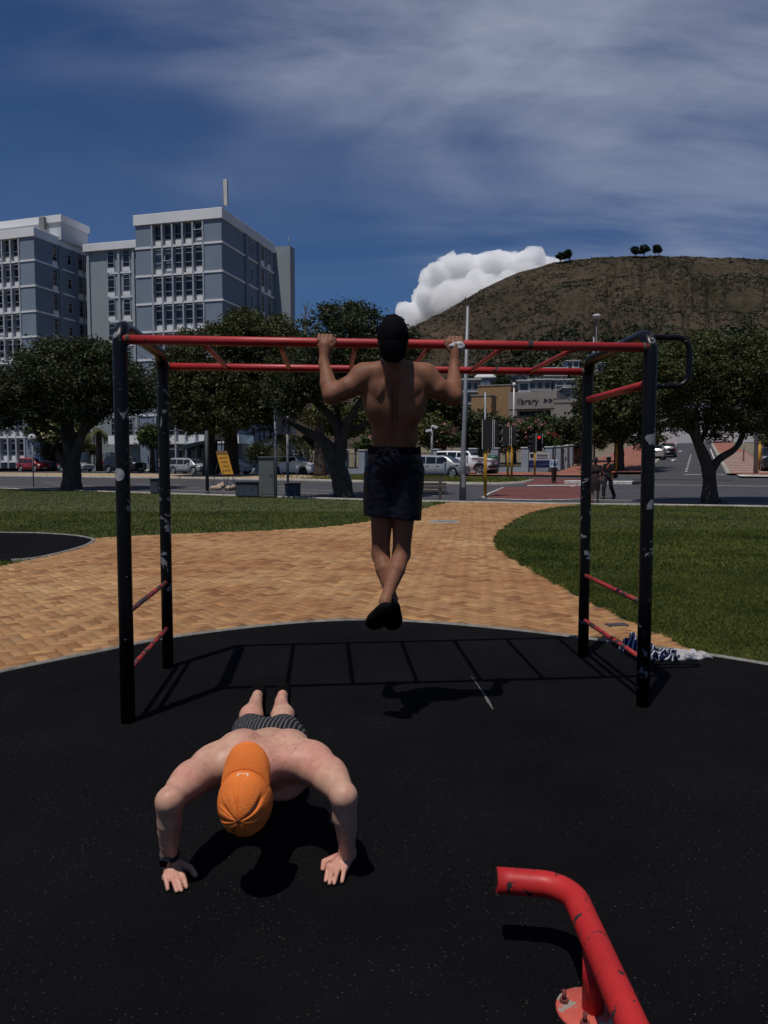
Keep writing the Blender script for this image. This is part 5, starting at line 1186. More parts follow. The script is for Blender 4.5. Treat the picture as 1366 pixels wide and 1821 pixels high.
# yellow roadworks board leaning on a trestle with sandbags
p = gnd(397, 872); t = thing('roadworks_sign', 'yellow portable sign board leaning on a dark trestle', 'sign', tuple(p)); Yp = p.y
c = [at(384, 802.5, Yp) - p, at(404, 801.7, Yp) - p, at(415.4, 843.5, Yp - .3) - p, at(395, 844, Yp - .3) - p]; nrm = Vector((0, -1, .2)).normalized() * .04
M_sy = mat('yellow_board', (.50, .23, .01), .6, .12, 3)
def slab(a, b, c_, d, n, name, m, par): MB()._add([a, b, c_, d, a + n, b + n, c_ + n, d + n], [(0, 1, 2, 3), (7, 6, 5, 4), (0, 4, 5, 1), (1, 5, 6, 2), (2, 6, 7, 3), (3, 7, 4, 0)]).put(name, m, par)
u_ = lambda f, g: c[0].lerp(c[3], g).lerp(c[1].lerp(c[2], g), f)
slab(u_(0, .17), u_(1, .17), u_(1, 1), u_(0, 1), nrm, 'board', M_sy, t); slab(u_(0, 0), u_(1, 0), u_(1, .155), u_(0, .155), nrm, 'header_board', mat('brown_board', (.17, .075, .02), .6, .15, 5), t)
for g0, f0, f1 in ((.26, .14, .9), (.44, .24, .8), (.62, .26, .82), (.80, .16, .9)):
    n_ = 5; tx_ = MB()
    for k in range(n_):
        a_, b_ = f0 + (f1 - f0) * k / n_, f0 + (f1 - f0) * (k + .72) / n_; q = [u_(a_, g0), u_(b_, g0), u_(b_, g0 + .075), u_(a_, g0 + .075)]; tx_._add([v + nrm * 1.12 for v in q], [(3, 2, 1, 0)])
    o = tx_.put('lettering_row', mat('worn_lettering', (.16, .07, .005), .7, .3, 9), t); o['kind'] = 'stuff'
M_tr = mat('trestle_steel', (.03, .024, .02), .7, .2, 5)
for a_, b_ in ((u_(.1, .3), at(376, 871, Yp + .3) - p), (u_(.95, .4), at(419, 862, Yp + .1) - p), (u_(.25, .6), at(401, 871, Yp - .7) - p), (u_(.7, .9), at(401, 866, Yp + .6) - p)): MB().tube([a_, (b_.x, b_.y, 0)], .018, 6).put('leg', M_tr, t)
M_bag = mat('pale_sandbag', (.40, .29, .22), .95, .15, 6, bump=.4, bscale=30)
for k, (x, y, sx_, lab) in enumerate(((383, 869, .34, 'pale sandbag slumped over the left trestle foot'), (392, 865, .22, 'small upright tied sandbag in the middle of the trestle'), (408, 869, .36, 'flat pale sandbag between the trestle feet'), (418, 867, .26, 'pale sandbag against the right trestle foot'))):
    q = gnd(x, y + 3); S = SDF((-.5, -.4, -.05), (.5, .4, .5), .03); S.ell((0, 0, .12), (sx_, .2, .14), k=.05); S.ell((sx_ * .7, .03, .17), (.1, .09, .1 + (.12 if k == 1 else 0)), k=.06); S.disp(lambda x_, y_, z_: .035 * fbm(x_ * 6 + k, y_ * 6, z_ * 6, 3)); S.plane((0, 0, 0.0), (0, 0, -1))
    o = put('sandbag', S.mesh('sandbag'), M_bag, None, q, (0, 0, k * .7)); tag(o, lab, 'sandbag', 'sandbags weighing down the trestle')
# utility boxes and twin post board by the kerb
M_box = mat('utility_green_grey', (.115, .125, .12), .8, .15, 2.5, bump=.1); M_box2 = mat('utility_dark_grey', (.045, .055, .075), .8, .2, 2.5)
def ubox(x, y, w, d, h, m, label, plinth=True):
    p = gnd(x, y); t = thing('utility_box', label, 'utility box', tuple(p), R(-6), 'utility boxes along the kerb'); MB().box((0, 0, h / 2), (w, d, h), bev=.025).put('cabinet', m, t); MB().box((0, -.02, h + .02), (w + .06, d + .06, .05), bev=.01).put('lid', m, t); MB().box((w * .28, -d / 2 - .012, h * .55), (.04, .03, .14), bev=.008).put('handle', M_blk, t); MB().box((0, -d / 2 - .004, h * .5), (w * .86, .01, h * .84)).put('door', m, t); return t
ubox(442, 883, 1.04, .6, .66, M_box2, 'low dark grey utility box beside the tall cabinet'); ubox(476.5, 883.5, .70, .5, 1.78, M_box, 'tall green grey utility cabinet behind the sign posts'); ubox(521, 883, .62, .5, .58, M_box2, 'small dark utility box at the foot of the twin posted board'); ubox(277, 877, .42, .4, .72, M_box2, 'narrow dark utility box behind the rear black post')
p1 = gnd(491, 885); p2 = gnd(512, 872); p2.y = p1.y + 1.2; p2 = Vector((at(512, 860, p2.y).x, p2.y, float(zt(at(512, 860, p2.y).x, p2.y)))); t = thing('picnic_sign', 'grey twin posted board with activity symbols seen edge on', 'sign', tuple(p1))
zt1, zb1 = at(488, 723, p1.y).z - p1.z, at(488, 757, p1.y).z - p1.z; d = (p2 - p1); d2 = d * 1.25; hh = zt1
post(MB(), 0, 0, zt1 - .05, .06).put('post', M_galv, t); MB().tube([(d.x, d.y, 0), (d.x, d.y, zt1 - .3)], .06, 9).put('post', M_galv, t)
M_sg = mat('weathered_board', (.30, .30, .33), .7, .1, 3); e = Vector((d2.x, d2.y, 0)); nb_ = Vector((e.y, -e.x, 0)).normalized(); a0 = -.08 * e + nb_ * .09
slab(a0 + Vector((0, 0, zb1 + .55)), a0 + e + Vector((0, 0, zb1 + .45)), a0 + e + Vector((0, 0, zt1 - .38)), a0 + Vector((0, 0, zt1)), nb_ * .03, 'upper_board', M_sg, t); slab(a0 + Vector((0, 0, zb1 - .35)), a0 + e + Vector((0, 0, zb1 - .35)), a0 + e + Vector((0, 0, zb1 + .41)), a0 + Vector((0, 0, zb1 + .50)), nb_ * .03, 'lower_board', M_sg, t)
for f_, kind_ in ((.45, 0), (.82, 1)):
    q = a0 + e * f_ + nb_ * .045 + Vector((0, 0, zb1 + .02)); an = math.atan2(e.y, e.x); s_ = MB()
    if kind_ == 0: s_.box((-.05, 0, .16), (.12, .01, .2), m=Matrix.Rotation(.5, 4, 'Y')).box((.12, 0, .05), (.3, .01, .08), m=Matrix.Rotation(.6, 4, 'Y')).box((-.1, 0, -.15), (.08, .01, .25), m=Matrix.Rotation(-.3, 4, 'Y')).box((.1, 0, .28), (.14, .01, .1))
    else: s_.box((0, 0, .1), (.14, .01, .26)).box((0, 0, -.12), (.08, .01, .3)).box((0, 0, .3), (.09, .01, .09))
    s_.put('symbol', M_ink, t, q, (0, 0, an))
# bench of timber slats
p = gnd(783, 890); t = thing('park_bench', 'slatted timber bench by the tall lamp pole', 'bench', tuple(p), R(-4)); M_tim = mat('weathered_timber', (.05, .04, .034), .9, .3, 8, bump=.4)
Lb = 1.7; sm_ = MB().box((0, 0, 0), (Lb, .03, .10), bev=.008).mesh('slat')
for k in range(4): put('slat', sm_, M_tim, t, (-Lb / 2 + .25, -.05 + .06 * k * .6, .38 + .15 * k), (R(-14), 0, 0))
s2 = MB().box((0, 0, 0), (Lb, .10, .03), bev=.008).mesh('slat')
for k in range(3): put('slat', s2, M_tim, t, (-Lb / 2 + .25, -.16 - .13 * k, .42))
for x in (0, -Lb + .5): MB().box((x, .04, .45), (.12, .12, .95), bev=.01, m=Matrix.Rotation(R(-6), 4, 'X')).box((x, -.28, .2), (.12, .5, .4), bev=.01).put('support', mat('bench_concrete', (.07, .06, .055), .9, .25, 6), t)
# litter bin, banner, round blue sign, CCTV
p = gnd(874, 843); t = thing('litter_bin', 'green lidded litter bin against the fence', 'bin', tuple(p + Vector((0, -.9, .08)))); M_gr = mat('bin_green', (.012, .075, .045), .5, .1, 4); MB().lathe([(.34, 0), (.40, .1), (.42, 1.05), (.40, 1.12)], 14).put('body', M_gr, t); MB().lathe([(.44, 1.12), (.46, 1.2), (.36, 1.42), (.1, 1.5)], 14).put('lid', M_gr, t); MB().box((0, -.42, .7), (.34, .02, .36)).put('notice', M_swht, t); MB().box((0, -.39, 1.22), (.4, .1, .14), bev=.02).put('slot', M_blk, t)
a, b = gnd(938, 839.5), gnd(974, 838); a.y -= .7; b.y -= .7; t = thing('banner', 'white and navy banner with a crest tied to the fence', 'banner', tuple(a)); d = b - a; L = d.length; an = math.atan2(d.y, d.x); zo = .35
ba = MB().box((L / 2, 0, zo + .98), (L, .03, .66)).put('white_panel', M_swht, t, (0, 0, 0), (0, 0, an)); MB().box((L / 2, 0, zo + .33), (L, .03, .62)).put('navy_panel', mat('banner_navy', (.012, .022, .10), .6, .1, 3), t, (0, 0, 0), (0, 0, an))
cr_ = MB(); cr_.poly([(.16 * w_ + .24, -.025, zo + z_) for w_, z_ in ((-1, 1.18), (1, 1.18), (1, .95), (0, .78), (-1, .95))]); cr_.put('crest', M_ink, t, (0, 0, 0), (0, 0, an))
tl = MB()
for k in range(8): tl.box((.75 + k * .125, -.025, zo + 1.05), (.085, .01, .13 + .05 * (k % 3 == 1)))
tl.box((1.2, -.025, zo + .83), (1.0, .01, .04)); o = tl.put('lettering_row', M_ink, t, (0, 0, 0), (0, 0, an)); o['kind'] = 'stuff'
tl = MB()
for x0, x1 in ((.1, .55), (.9, 1.15), (1.22, 1.8)): tl.box(((x0 + x1) / 2, -.025, zo + .3), (x1 - x0, .01, .06))
o = tl.put('lettering_row', mat('banner_lilac', (.12, .13, .25), .7), t, (0, 0, 0), (0, 0, an)); o['kind'] = 'stuff'
p, h = hgt(1027, 830, 757); t = thing('cycle_sign', 'round blue cycle path sign on a tall thin pole', 'sign', tuple(p)); post(MB(), 0, 0, h, .06).put('post', M_galv, t); zc_ = at(1026, 790.5, p.y).z - p.z; MB().lathe([(.36, 0), (.36, .02), (.02, .03)], 24, (0, -.08, zc_), m=Matrix.Rotation(math.pi / 2, 4, 'X')).put('disc', M_sblue, t)
s_ = MB().tube([(.12 * math.cos(v) - .13, -.12, zc_ - .05 + .1 * math.sin(v)) for v in np.linspace(0, 6.28, 13)[:-1]], .018, 4, closed=True).box((0, -.115, zc_ + .05), (.03, .01, .4)).box((.15, -.115, zc_), (.08, .01, .26)).box((.15, -.115, zc_ + .19), (.07, .01, .07)); s_.put('symbol', M_swht, t)
p, h = hgt(777, 850, 757); t = thing('camera_pole', 'short white pole carrying two security cameras', 'pole', (p.x, p.y + 6, float(zt(p.x, p.y + 6)))); h = at(777, 757, p.y + 6).z - float(zt(p.x, p.y + 6)); post(MB(), 0, 0, h, .09).put('shaft', M_galv, t); MB().box((.2, -.1, h - .1), (.5, .2, .2), bev=.04, m=Matrix.Rotation(R(20), 4, 'Y')).put('camera_head', M_swht, t); MB().box((-.28, -.1, h - .42), (.46, .2, .2), bev=.04, m=Matrix.Rotation(R(-12), 4, 'Y')).put('camera_head', M_swht, t)
p, h = hgt(1096, 841, 790); t = thing('marker_post', 'slim yellow post before the far corner tree', 'post', tuple(p)); post(MB(), 0, 0, h, .08).put('shaft', M_yel, t); MB().lathe([(.1, 0), (.1, .05)], 10, (0, 0, h)).put('cap', M_yel, t)
p, h = hgt(1350, 839, 788); t = thing('marker_post', 'slim yellow post on the pavement beside the black off road car', 'post', tuple(p)); post(MB(), 0, 0, h, .1).put('shaft', M_yel, t); MB().lathe([(.12, 0), (.12, .05)], 10, (0, 0, h)).put('cap', M_yel, t)
p, h = hgt(1343, 845, 640); t = thing('street_pole', 'grey street pole at the side road corner kerb', 'pole', tuple(p)); post(MB(), 0, 0, h, .14, .1).put('shaft', M_galv, t); MB().lathe([(.22, 0), (.2, .06), (.14, .08)], 10).put('base', M_galv, t)
p, h = hgt(1322, 822, 755); t = thing('street_pole', 'pale slim post further up the side road pavement', 'pole', tuple(p)); post(MB(), 0, 0, h, .07).put('shaft', M_swht, t); MB().box((0, -.08, h - .5), (.4, .04, .5)).put('plate', M_galv, t)
p = gnd(1057, 838); p = Vector((at(1057, 800, 78).x, 78, float(zt(p.x, 78)))); h = at(1057, 562, 78).z - p.z; t = thing('street_light', 'very tall pole with a mushroom lamp above the black arch', 'street light', tuple(p)); post(MB(), 0, 0, h, .10, .045).put('shaft', mat('dull_steel', (.12, .12, .125), .6, .15, 3), t); MB().lathe([(.12, -.3), (.36, -.12), (.42, .03), (.34, .14), (.1, .2)], 14, (0, 0, h)).put('lamp_head', M_swht, t)
p, h = hgt(1052, 838, 600); t = thing('street_pole', 'slim grey pole rising behind the rear right black post', 'pole', tuple(p)); post(MB(), 0, 0, h, .07).put('shaft', M_galv, t); MB().box((0, -.1, h * .55), (.16, .1, .3), bev=.02).put('junction_box', M_galv, t)
# pale blue shade sails and entrance canopy
def sail(x0, x1, y0, y1, Y, label):
    a, b = at(x0, y1, Y), at(x1, y0, Y); z0 = float(zt(a.x, Y)); t = thing('shade_canopy', label, 'canopy', (a.x, Y, z0)); w = b.x - a.x; n = 8; V = []; Fc = []
    for i in range(n + 1):
        for j in range(n + 1):
            f, g = i / n, j / n; V.append((w * f, 3.5 * g, (a.z - z0) + (b.z - a.z) * math.sin(f * 1.4) / math.sin(1.4) - .35 * math.sin(math.pi * g) * (1 - f)))
    for i in range(n):
        for j in range(n): Fc.append((i * (n + 1) + j, (i + 1) * (n + 1) + j, (i + 1) * (n + 1) + j + 1, i * (n + 1) + j + 1))
    put('sail', mesh_np('sail', V, Fc, True), mat('sail_cloth', (.22, .33, .36), .8, .1, 2), t)
    for x in (.15, w - .1): MB().tube([(x, 1.6, 0), (x, 1.6, (b.z if x > 1 else a.z) - z0)], .09, 8).put('pole', M_galv, t)
sail(318, 372, 783, 794, 74, 'pale blue shade sail over the silver hatchback'); sail(628, 668, 783, 790, 72, 'blue grey shade canopy behind the leaning tree'); sail(448, 500, 778, 788, 76, 'grey blue canopy roof behind the low palm')
p = at(230, 772, 82); z0 = float(zt(p.x, 82)); t = thing('entrance_awning', 'white entrance awning with a violet stripe at the apartment block', 'awning', (p.x, 82, z0)); h = at(230, 770, 82).z - z0; lo_ = at(230, 792, 82).z - z0
m = MB(); m._add([(0, 0, lo_ + .25), (2.8, 0, lo_ + .25), (2.6, 1.8, h), (0.1, 1.8, h), (0, 0, lo_ + .05), (2.8, 0, lo_ + .05)], [(0, 1, 2, 3), (4, 5, 1, 0)]); m.put('cover', M_swht, t); MB().box((1.4, -.03, lo_ + .02), (2.8, .03, .26)).put('valance', mat('violet_stripe', (.10, .09, .26), .7, .1), t)
for x in (.1, 2.7): MB().tube([(x, .1, 0), (x, .1, lo_ + .1)], .06, 7).put('pole', M_galv, t)
# white boundary wall and houses at the top of the side road
q = sr('l', 96, -2.0); t = thing('garden_wall', 'pale garden wall at the top of the side road', 'wall', tuple(q), CR); MB().box((4, 0, 1.3), (22, .4, 2.6)).put('wall_face', M_hw, t); MB().box((4, 0, 2.68), (22.2, .6, .16)).put('coping', M_hw, t)
q = sr('l', 108, 2.0); t = thing('white_house', 'white house behind the wall at the top of the side road', 'house', tuple(q), CR); MB().box((0, 4, 4), (18, 8, 8)).put('wall', M_hw, t); MB().box((0, 4, 8.15), (19, 9, .3)).put('roof', M_hg, t)
for k in range(5): window(t, (-7 + k * 3.4, -.06, 4.6), 0, 1.4, 1.8, 2)
MB().lathe([(1.6, 0), (1.7, .3), (.9, .7), (.2, 1.0)], 16, (-3, -1.5, 3.4)).put('porch_dome', M_hw, t)
q = sr('l', 97, 12.0); t = thing('market_tent', 'blue gazebo tent behind the top of the side road', 'tent', tuple(q), CR); MB()._add([(-2.5, -2, 2.4), (2.5, -2, 2.4), (2.5, 2, 2.4), (-2.5, 2, 2.4), (0, 0, 3.6)], [(0, 1, 4), (1, 2, 4), (2, 3, 4), (3, 0, 4)]).put('roof', mat('tent_blue', (.02, .07, .25), .7, .1), t)
for x in (-2.3, 2.3):
    for y in (-1.8, 1.8): MB().tube([(x, y, 0), (x, y, 2.4)], .05, 6).put('pole', M_galv, t)
q = sr('l', 20, -8.5); t = thing('brick_gate_pier', 'red brick gate pier behind the far corner tree', 'pier', tuple(q), CR); MB().box((0, 0, 1.6), (1.6, .8, 3.2)).put('shaft', mat('red_brick', (.25, .10, .06), .9, .3, 4, bump=.4), t); MB().box((0, 0, 3.3), (1.8, 1.0, .2)).put('coping', M_conc, t)
# ================================================================== CLIMBING FRAME
M_black = mat_chip('worn_black_paint', (.0038, .0040, .0054), (.20, .20, .215), .61, 7.0, .30, 30.0, spec=.22)
M_redp = mat_chip('worn_red_paint', (.40, .022, .022), (.035, .03, .03), .64, 11.0, .42, 40.0)
M_redstep = mat_chip('scuffed_red_paint', (.34, .022, .02), (.035, .03, .03), .53, 9.0, .55, 30.0)
FL, FR, RL, RR = gz(228, 1284), gz(1143, 1255), gz(299, 1187), gz(1037, 1167)
FLv = Vector((FL.x, FL.y, 0))
tfm = thing('climbing_frame', 'black and red steel monkey bar frame with rungs', 'climbing frame', (FL.x, FL.y, 0))
def off(p): return Vector(p) - FLv
BAR_Z = 2.20; TOP_Z = 2.285; RAD = .0405
def arch(a, b, name):
    a, b = Vector((a.x, a.y, 0)), Vector((b.x, b.y, 0)); d = (b - a); L = d.length; d.normalize(); r = .13; pts = [a + Vector((0, 0, -.05)), a + Vector((0, 0, .7)), a + Vector((0, 0, 1.5)), a + Vector((0, 0, TOP_Z - r))]
    for q in np.linspace(0, math.pi / 2, 8)[1:]: pts.append(a + d * (r * (1 - math.cos(q))) + Vector((0, 0, TOP_Z - r + r * math.sin(q))))
    for q in np.linspace(0, math.pi / 2, 8): pts.append(b - d * (r * (1 - math.sin(q))) + Vector((0, 0, TOP_Z - r + r * math.cos(q))))
    pts += [b + Vector((0, 0, 1.5)), b + Vector((0, 0, .7)), b + Vector((0, 0, -.05))]
    return MB().tube([off(p) for p in pts], RAD, 20).put(name, M_black, tfm)
arL = arch(FL, RL, 'arch_post'); arR = arch(FR, RR, 'arch_post')
def bar(a, b, r, name, m, parent=tfm, n=14): return MB().tube([off(a), off(a.lerp(b, .33)), off(a.lerp(b, .66)), off(b)], r, n).put(name, m, parent)
fl, fr, rl, rr_ = (Vector((p.x, p.y, BAR_Z)) for p in (FL, FR, RL, RR))
bar(fl, fr, .0268, 'side_bar', M_redp); bar(rl, rr_, .0268, 'side_bar', M_redp)
for k in range(1, 7):
    f = k / 7; bar(fl.lerp(fr, f), rl.lerp(rr_, f), .0155, 'rung', M_redp, n=10)
# weld collars where the bars meet the posts
for p, q in ((fl, fr), (fr, fl), (rl, rr_), (rr_, rl)):
    d = (q - p).normalized(); MB().tube([off(p + d * .034), off(p + d * .048), off(p + d * .056)], [.031, .0315, .028], 14).put('weld', mat('bare_weld', (.10, .05, .04), .7, .6, 60, bump=.6, bscale=90), tfm)
for fr_, re_, pf, pr in (((236, 1086), (297, 1040), FL, RL), ((240, 1187), (299, 1124), FL, RL), ((1140, 1070), (1041, 1026), FR, RR), ((1140, 1166), (1041, 1108), FR, RR)):
    z1 = at(fr_[0], fr_[1], pf.y).z; z2 = at(re_[0], re_[1], pr.y).z; z = (z1 + z2) / 2; bar(Vector((pf.x, pf.y, z)), Vector((pr.x, pr.y, z)), .0165, 'step_bar', M_redstep, n=10)
z = (at(1145, 688, FR.y).z + at(1045, 707, RR.y).z) / 2; bar(Vector((FR.x, FR.y, z)), Vector((RR.x, RR.y, z)), .026, 'grip_bar', M_redp)
# black loop handle on the outer side
dR = Vector((RR.x - FR.x, RR.y - FR.y, 0)).normalized(); c = Vector((FR.x, FR.y, 0)) + dR * .26; oX = Vector((1.0, .06, 0)).normalized(); zu, zl, ex, r = TOP_Z + .02, z + .01, .36, .085
pts = [c + Vector((0, 0, zu)), c + oX * .15 + Vector((0, 0, zu))] + [c + oX * (ex - r + r * math.sin(q)) + Vector((0, 0, zu - r + r * math.cos(q))) for q in np.linspace(0, math.pi / 2, 7)] + [c + oX * (ex - r + r * math.cos(q)) + Vector((0, 0, zl + r - r * math.sin(q))) for q in np.linspace(0, math.pi / 2, 7)] + [c + oX * .15 + Vector((0, 0, zl)), c + Vector((0, 0, zl))]
MB().tube([off(p) for p in pts], .018, 14).put('loop_handle', M_black, tfm)
# round white sticker on the front left post
ps = at(214, 844, FL.y - RAD - .002); me = []
cz = ps.z; ang0 = math.atan2(-1, -.25); V = []; Fs = []
for ring in range(1, 6):
    for q in range(28):
        u_s, v_s = .033 * ring / 5 * math.cos(q * 2 * math.pi / 28), .036 * ring / 5 * math.sin(q * 2 * math.pi / 28); a_ = ang0 + u_s / RAD; V.append(((RAD + .002) * math.cos(a_), (RAD + .002) * math.sin(a_), cz + v_s))
for ring in range(4):
    for q in range(28): Fs.append((ring * 28 + q, (ring + 1) * 28 + q, (ring + 1) * 28 + (q + 1) % 28, ring * 28 + (q + 1) % 28))
Fs.append(tuple(range(28)))
put('sticker', mesh_np('sticker', V, Fs), mat('old_sticker', (.30, .29, .31), .7, .3, 30), tfm)
# scuffed dust around the foot of each post
# ================================================================== LOW RED BAR
A = gz(1054, 1801); h = .207; xb, yb, xe = .572, 2.252, .350; rr0 = .0385
t = thing('push_up_bar', 'chipped red steel push up bar bolted to the rubber', 'exercise bar', (A.x, A.y, 0)); o_ = Vector((A.x, A.y, 0)); rB = .11
pts = [Vector((xe, yb + .012, h + .002)), Vector((xe + .05, yb + .01, h))] + [Vector((xb - rB + rB * math.sin(q), yb - rB + rB * math.cos(q), h)) for q in np.linspace(0, math.pi / 2, 11)] + [Vector((xb, 1.9, h)), Vector((xb, 1.5, h)), Vector((xb, 1.0, h))] + [Vector((xb - rB + rB * math.cos(q), 1.0 - rB * math.sin(q), h)) for q in np.linspace(0, math.pi / 2, 9)[1:]] + [Vector((xe, 1.0 - rB, h))]
M_redh = mat_chip('chipped_red_paint', (.46, .022, .022), (.03, .027, .027), .615, 22.0, .46, 60.0, spec=.3)
MB().tube([p - o_ for p in pts], rr0, 26, cap=True).put('pipe', M_redh, t)
MB().tube([Vector((xe - .001, yb + .012, h)) - o_, Vector((xe + .03, yb + .012, h)) - o_], rr0 * .80, 20).put('pipe_mouth', mat('dark_bore', (.012, .006, .006), .8, .2), t)
M_flange = mat_chip('worn_flange_paint', (.50, .085, .06), (.30, .24, .21), .55, 12, .75, 30)
for y_ in (A.y, 1.12):
    xo = xb + .0 - A.x; MB().tube([(xo, y_ - A.y, 0), (xo, y_ - A.y, h)], .030, 18).put('post', M_redh, t); fl_ = MB().lathe([(.088, 0), (.088, .010), (.084, .013), (.03, .013)], 26, (xo - .012, y_ - A.y, 0)).put('base_flange', M_flange, t)
    for a_ in (2.75, 4.3, 5.9, 1.2):
        bx_ = (xo - .012 + .066 * math.cos(a_), y_ - A.y + .066 * math.sin(a_), 0); MB().lathe([(.013, .012), (.013, .022)], 6, bx_, smooth=False).lathe([(.006, .022), (.006, .046)], 8, bx_).put('bolt', mat('rusty_bolt', (.15, .035, .03), .7, .3, 40), fl_)
# ================================================================== CLOTHES ON THE GROUND
def cloth_pile(name, label, cat, c, rx, ry, h, seed, m, folds=9, amp=.02):
    S = SDF((-rx * 1.35, -ry * 1.35, -.02), (rx * 1.35, ry * 1.35, h * 2.2 + .03), .0055); rg = np.random.default_rng(seed)
    S.ell((0, 0, h * .2), (rx * .85, ry * .85, h * .7), k=.02)
    for _ in range(folds):
        a_ = rg.uniform(0, 6.28); rad = rg.uniform(.1, .8); p0 = np.array((rx * rad * math.cos(a_), ry * rad * math.sin(a_))); d_ = rg.uniform(0, 6.28); l_ = rg.uniform(.3, .8) * rx
        p1 = p0 + l_ * np.array((math.cos(d_), .7 * math.sin(d_))); p1 = np.clip(p1, (-rx, -ry), (rx, ry)); m_ = (p0 + p1) / 2 + rg.uniform(-.03, .03, 2)
        S.chain([(p0[0], p0[1], h * rg.uniform(.4, .9)), (m_[0], m_[1], h * rg.uniform(.7, 1.15)), (p1[0], p1[1], h * rg.uniform(.1, .5))], [rg.uniform(.012, .024), rg.uniform(.018, .032), rg.uniform(.008, .018)], .014)
    S.disp(lambda x, y, z: amp * (np.abs(fbm(x * 13 + seed + z * 5, y * 15, z * 9, 3)) - .3)); S.plane((0, 0, .002), (0, 0, -1))
    o = put(name, S.mesh(name), m, None, (c.x, c.y, 0)); tag(o, label, cat); return o
def stripe_mat(name, base, line, scale, rot, width=.8, line2=None, dist=.8):
    m = bpy.data.materials.new(name); m.use_nodes = True; t_ = m.node_tree; nd = t_.nodes; lk = t_.links; p = nd['Principled BSDF']; tcn = nd.new('ShaderNodeTexCoord'); mp = nd.new('ShaderNodeMapping'); mp.inputs['Rotation'].default_value = rot; lk.new(tcn.outputs['Object'], mp.inputs[0])
    w = nd.new('ShaderNodeTexWave'); w.inputs['Scale'].default_value = scale; w.inputs['Distortion'].default_value = dist; w.inputs['Detail'].default_value = 1.5; w.inputs['Detail Scale'].default_value = 2.0; lk.new(mp.outputs[0], w.inputs[0])
    r_ = nd.new('ShaderNodeValToRGB'); r_.color_ramp.interpolation = 'CONSTANT'; e = r_.color_ramp.elements; e[0].position = 0; e[0].color = (*base, 1); e[1].position = width; e[1].color = (*line, 1)
    if line2: q = e.new(width * .6); q.color = (*line2, 1)
    lk.new(w.outputs['Fac'], r_.inputs['Fac']); lk.new(r_.outputs[0], p.inputs['Base Color']); p.inputs['Roughness'].default_value = .9; p.inputs['Specular IOR Level'].default_value = .2
    n2 = nd.new('ShaderNodeTexNoise'); n2.inputs['Scale'].default_value = 300; lk.new(tcn.outputs['Object'], n2.inputs['Vector']); bp = nd.new('ShaderNodeBump'); bp.inputs['Strength'].default_value = .3; bp.inputs['Distance'].default_value = .002; lk.new(n2.outputs[0], bp.inputs['Height']); lk.new(bp.outputs[0], p.inputs['Normal'])
    return m
M_navy = stripe_mat('navy_striped_cloth', (.010, .016, .05), (.45, .46, .5), 9, (0, 0, .5), .88, (.03, .05, .12)); M_navy2 = stripe_mat('navy_banded_cloth', (.008, .012, .04), (.5, .5, .52), 12, (0, .3, 1.2), .82, (.02, .035, .09))
cloth_pile('folded_garment', 'rolled navy garment with fine white stripes behind the right post', 'garment', gz(1133, 1158), .17, .12, .105, 3, M_navy, 4, .006)
cloth_pile('striped_shirt', 'crumpled navy and white striped shirt beside the right post', 'shirt', gz(1176, 1172), .12, .10, .055, 9, M_navy2, 9, .02)
cloth_pile('white_shirt', 'crumpled off white shirt lying at the rubber edge', 'shirt', gz(1213, 1169), .20, .13, .036, 6, mat('off_white_cotton', (.40, .39, .40), .9, .1, 14, bump=.3, bscale=200), 15, .025)
# ================================================================== PEOPLE
def skin_mat(name, col, red, spots=0.0, rough=.5, spec=.3):
    m = bpy.data.materials.new(name); m.use_nodes = True; t_ = m.node_tree; nd = t_.nodes; lk = t_.links; p = nd['Principled BSDF']; tcn = nd.new('ShaderNodeTexCoord')
    def nz(s, d): n = nd.new('ShaderNodeTexNoise'); n.inputs['Scale'].default_value = s; n.inputs['Detail'].default_value = d; lk.new(tcn.outputs['Object'], n.inputs['Vector']); return n.outputs['Fac']
    def rg(v, a, b): r_ = nd.new('ShaderNodeMapRange'); r_.inputs['From Min'].default_value = a; r_.inputs['From Max'].default_value = b; lk.new(v, r_.inputs['Value']); return r_.outputs['Result']
    c = nd.new('ShaderNodeMix'); c.data_type = 'RGBA'; lk.new(rg(nz(4.5, 5), .38, .62), c.inputs[0]); c.inputs[6].default_value = (*col, 1); c.inputs[7].default_value = (*red, 1)
    out = c.outputs[2]
    fn = nd.new('ShaderNodeMix'); fn.data_type = 'RGBA'; fn.blend_type = 'MULTIPLY'; lk.new(rg(nz(38, 4), .35, .7), fn.inputs[0]); lk.new(out, fn.inputs[6]); fn.inputs[7].default_value = (.84, .78, .76, 1); out = fn.outputs[2]
    if spots:
        v = nd.new('ShaderNodeTexVoronoi'); v.inputs['Scale'].default_value = 52; lk.new(tcn.outputs['Object'], v.inputs['Vector'])
        d = math_node(t_, 'MULTIPLY', math_node(t_, 'MULTIPLY', rg(v.outputs['Distance'], .26, .12), rg(v.outputs['Color'], .55, .75)), rg(nz(3, 2), .46, .6)); s2 = nd.new('ShaderNodeMix'); s2.data_type = 'RGBA'; lk.new(math_node(t_, 'MULTIPLY', d, spots), s2.inputs[0]); lk.new(out, s2.inputs[6]); s2.inputs[7].default_value = (.16, .05, .035, 1); out = s2.outputs[2]
    lk.new(out, p.inputs['Base Color']); p.inputs['Roughness'].default_value = rough; p.inputs['Specular IOR Level'].default_value = spec
    p.inputs['Subsurface Weight'].default_value = .12; p.inputs['Subsurface Radius'].default_value = (.012, .004, .002)
    bp = nd.new('ShaderNodeBump'); bp.inputs['Strength'].default_value = .12; bp.inputs['Distance'].default_value = .002; lk.new(nz(140, 3), bp.inputs['Height']); lk.new(bp.outputs[0], p.inputs['Normal'])
    return m
def V3(*a): return np.array(a, float)
def npv(v): return np.array((v.x, v.y, v.z))
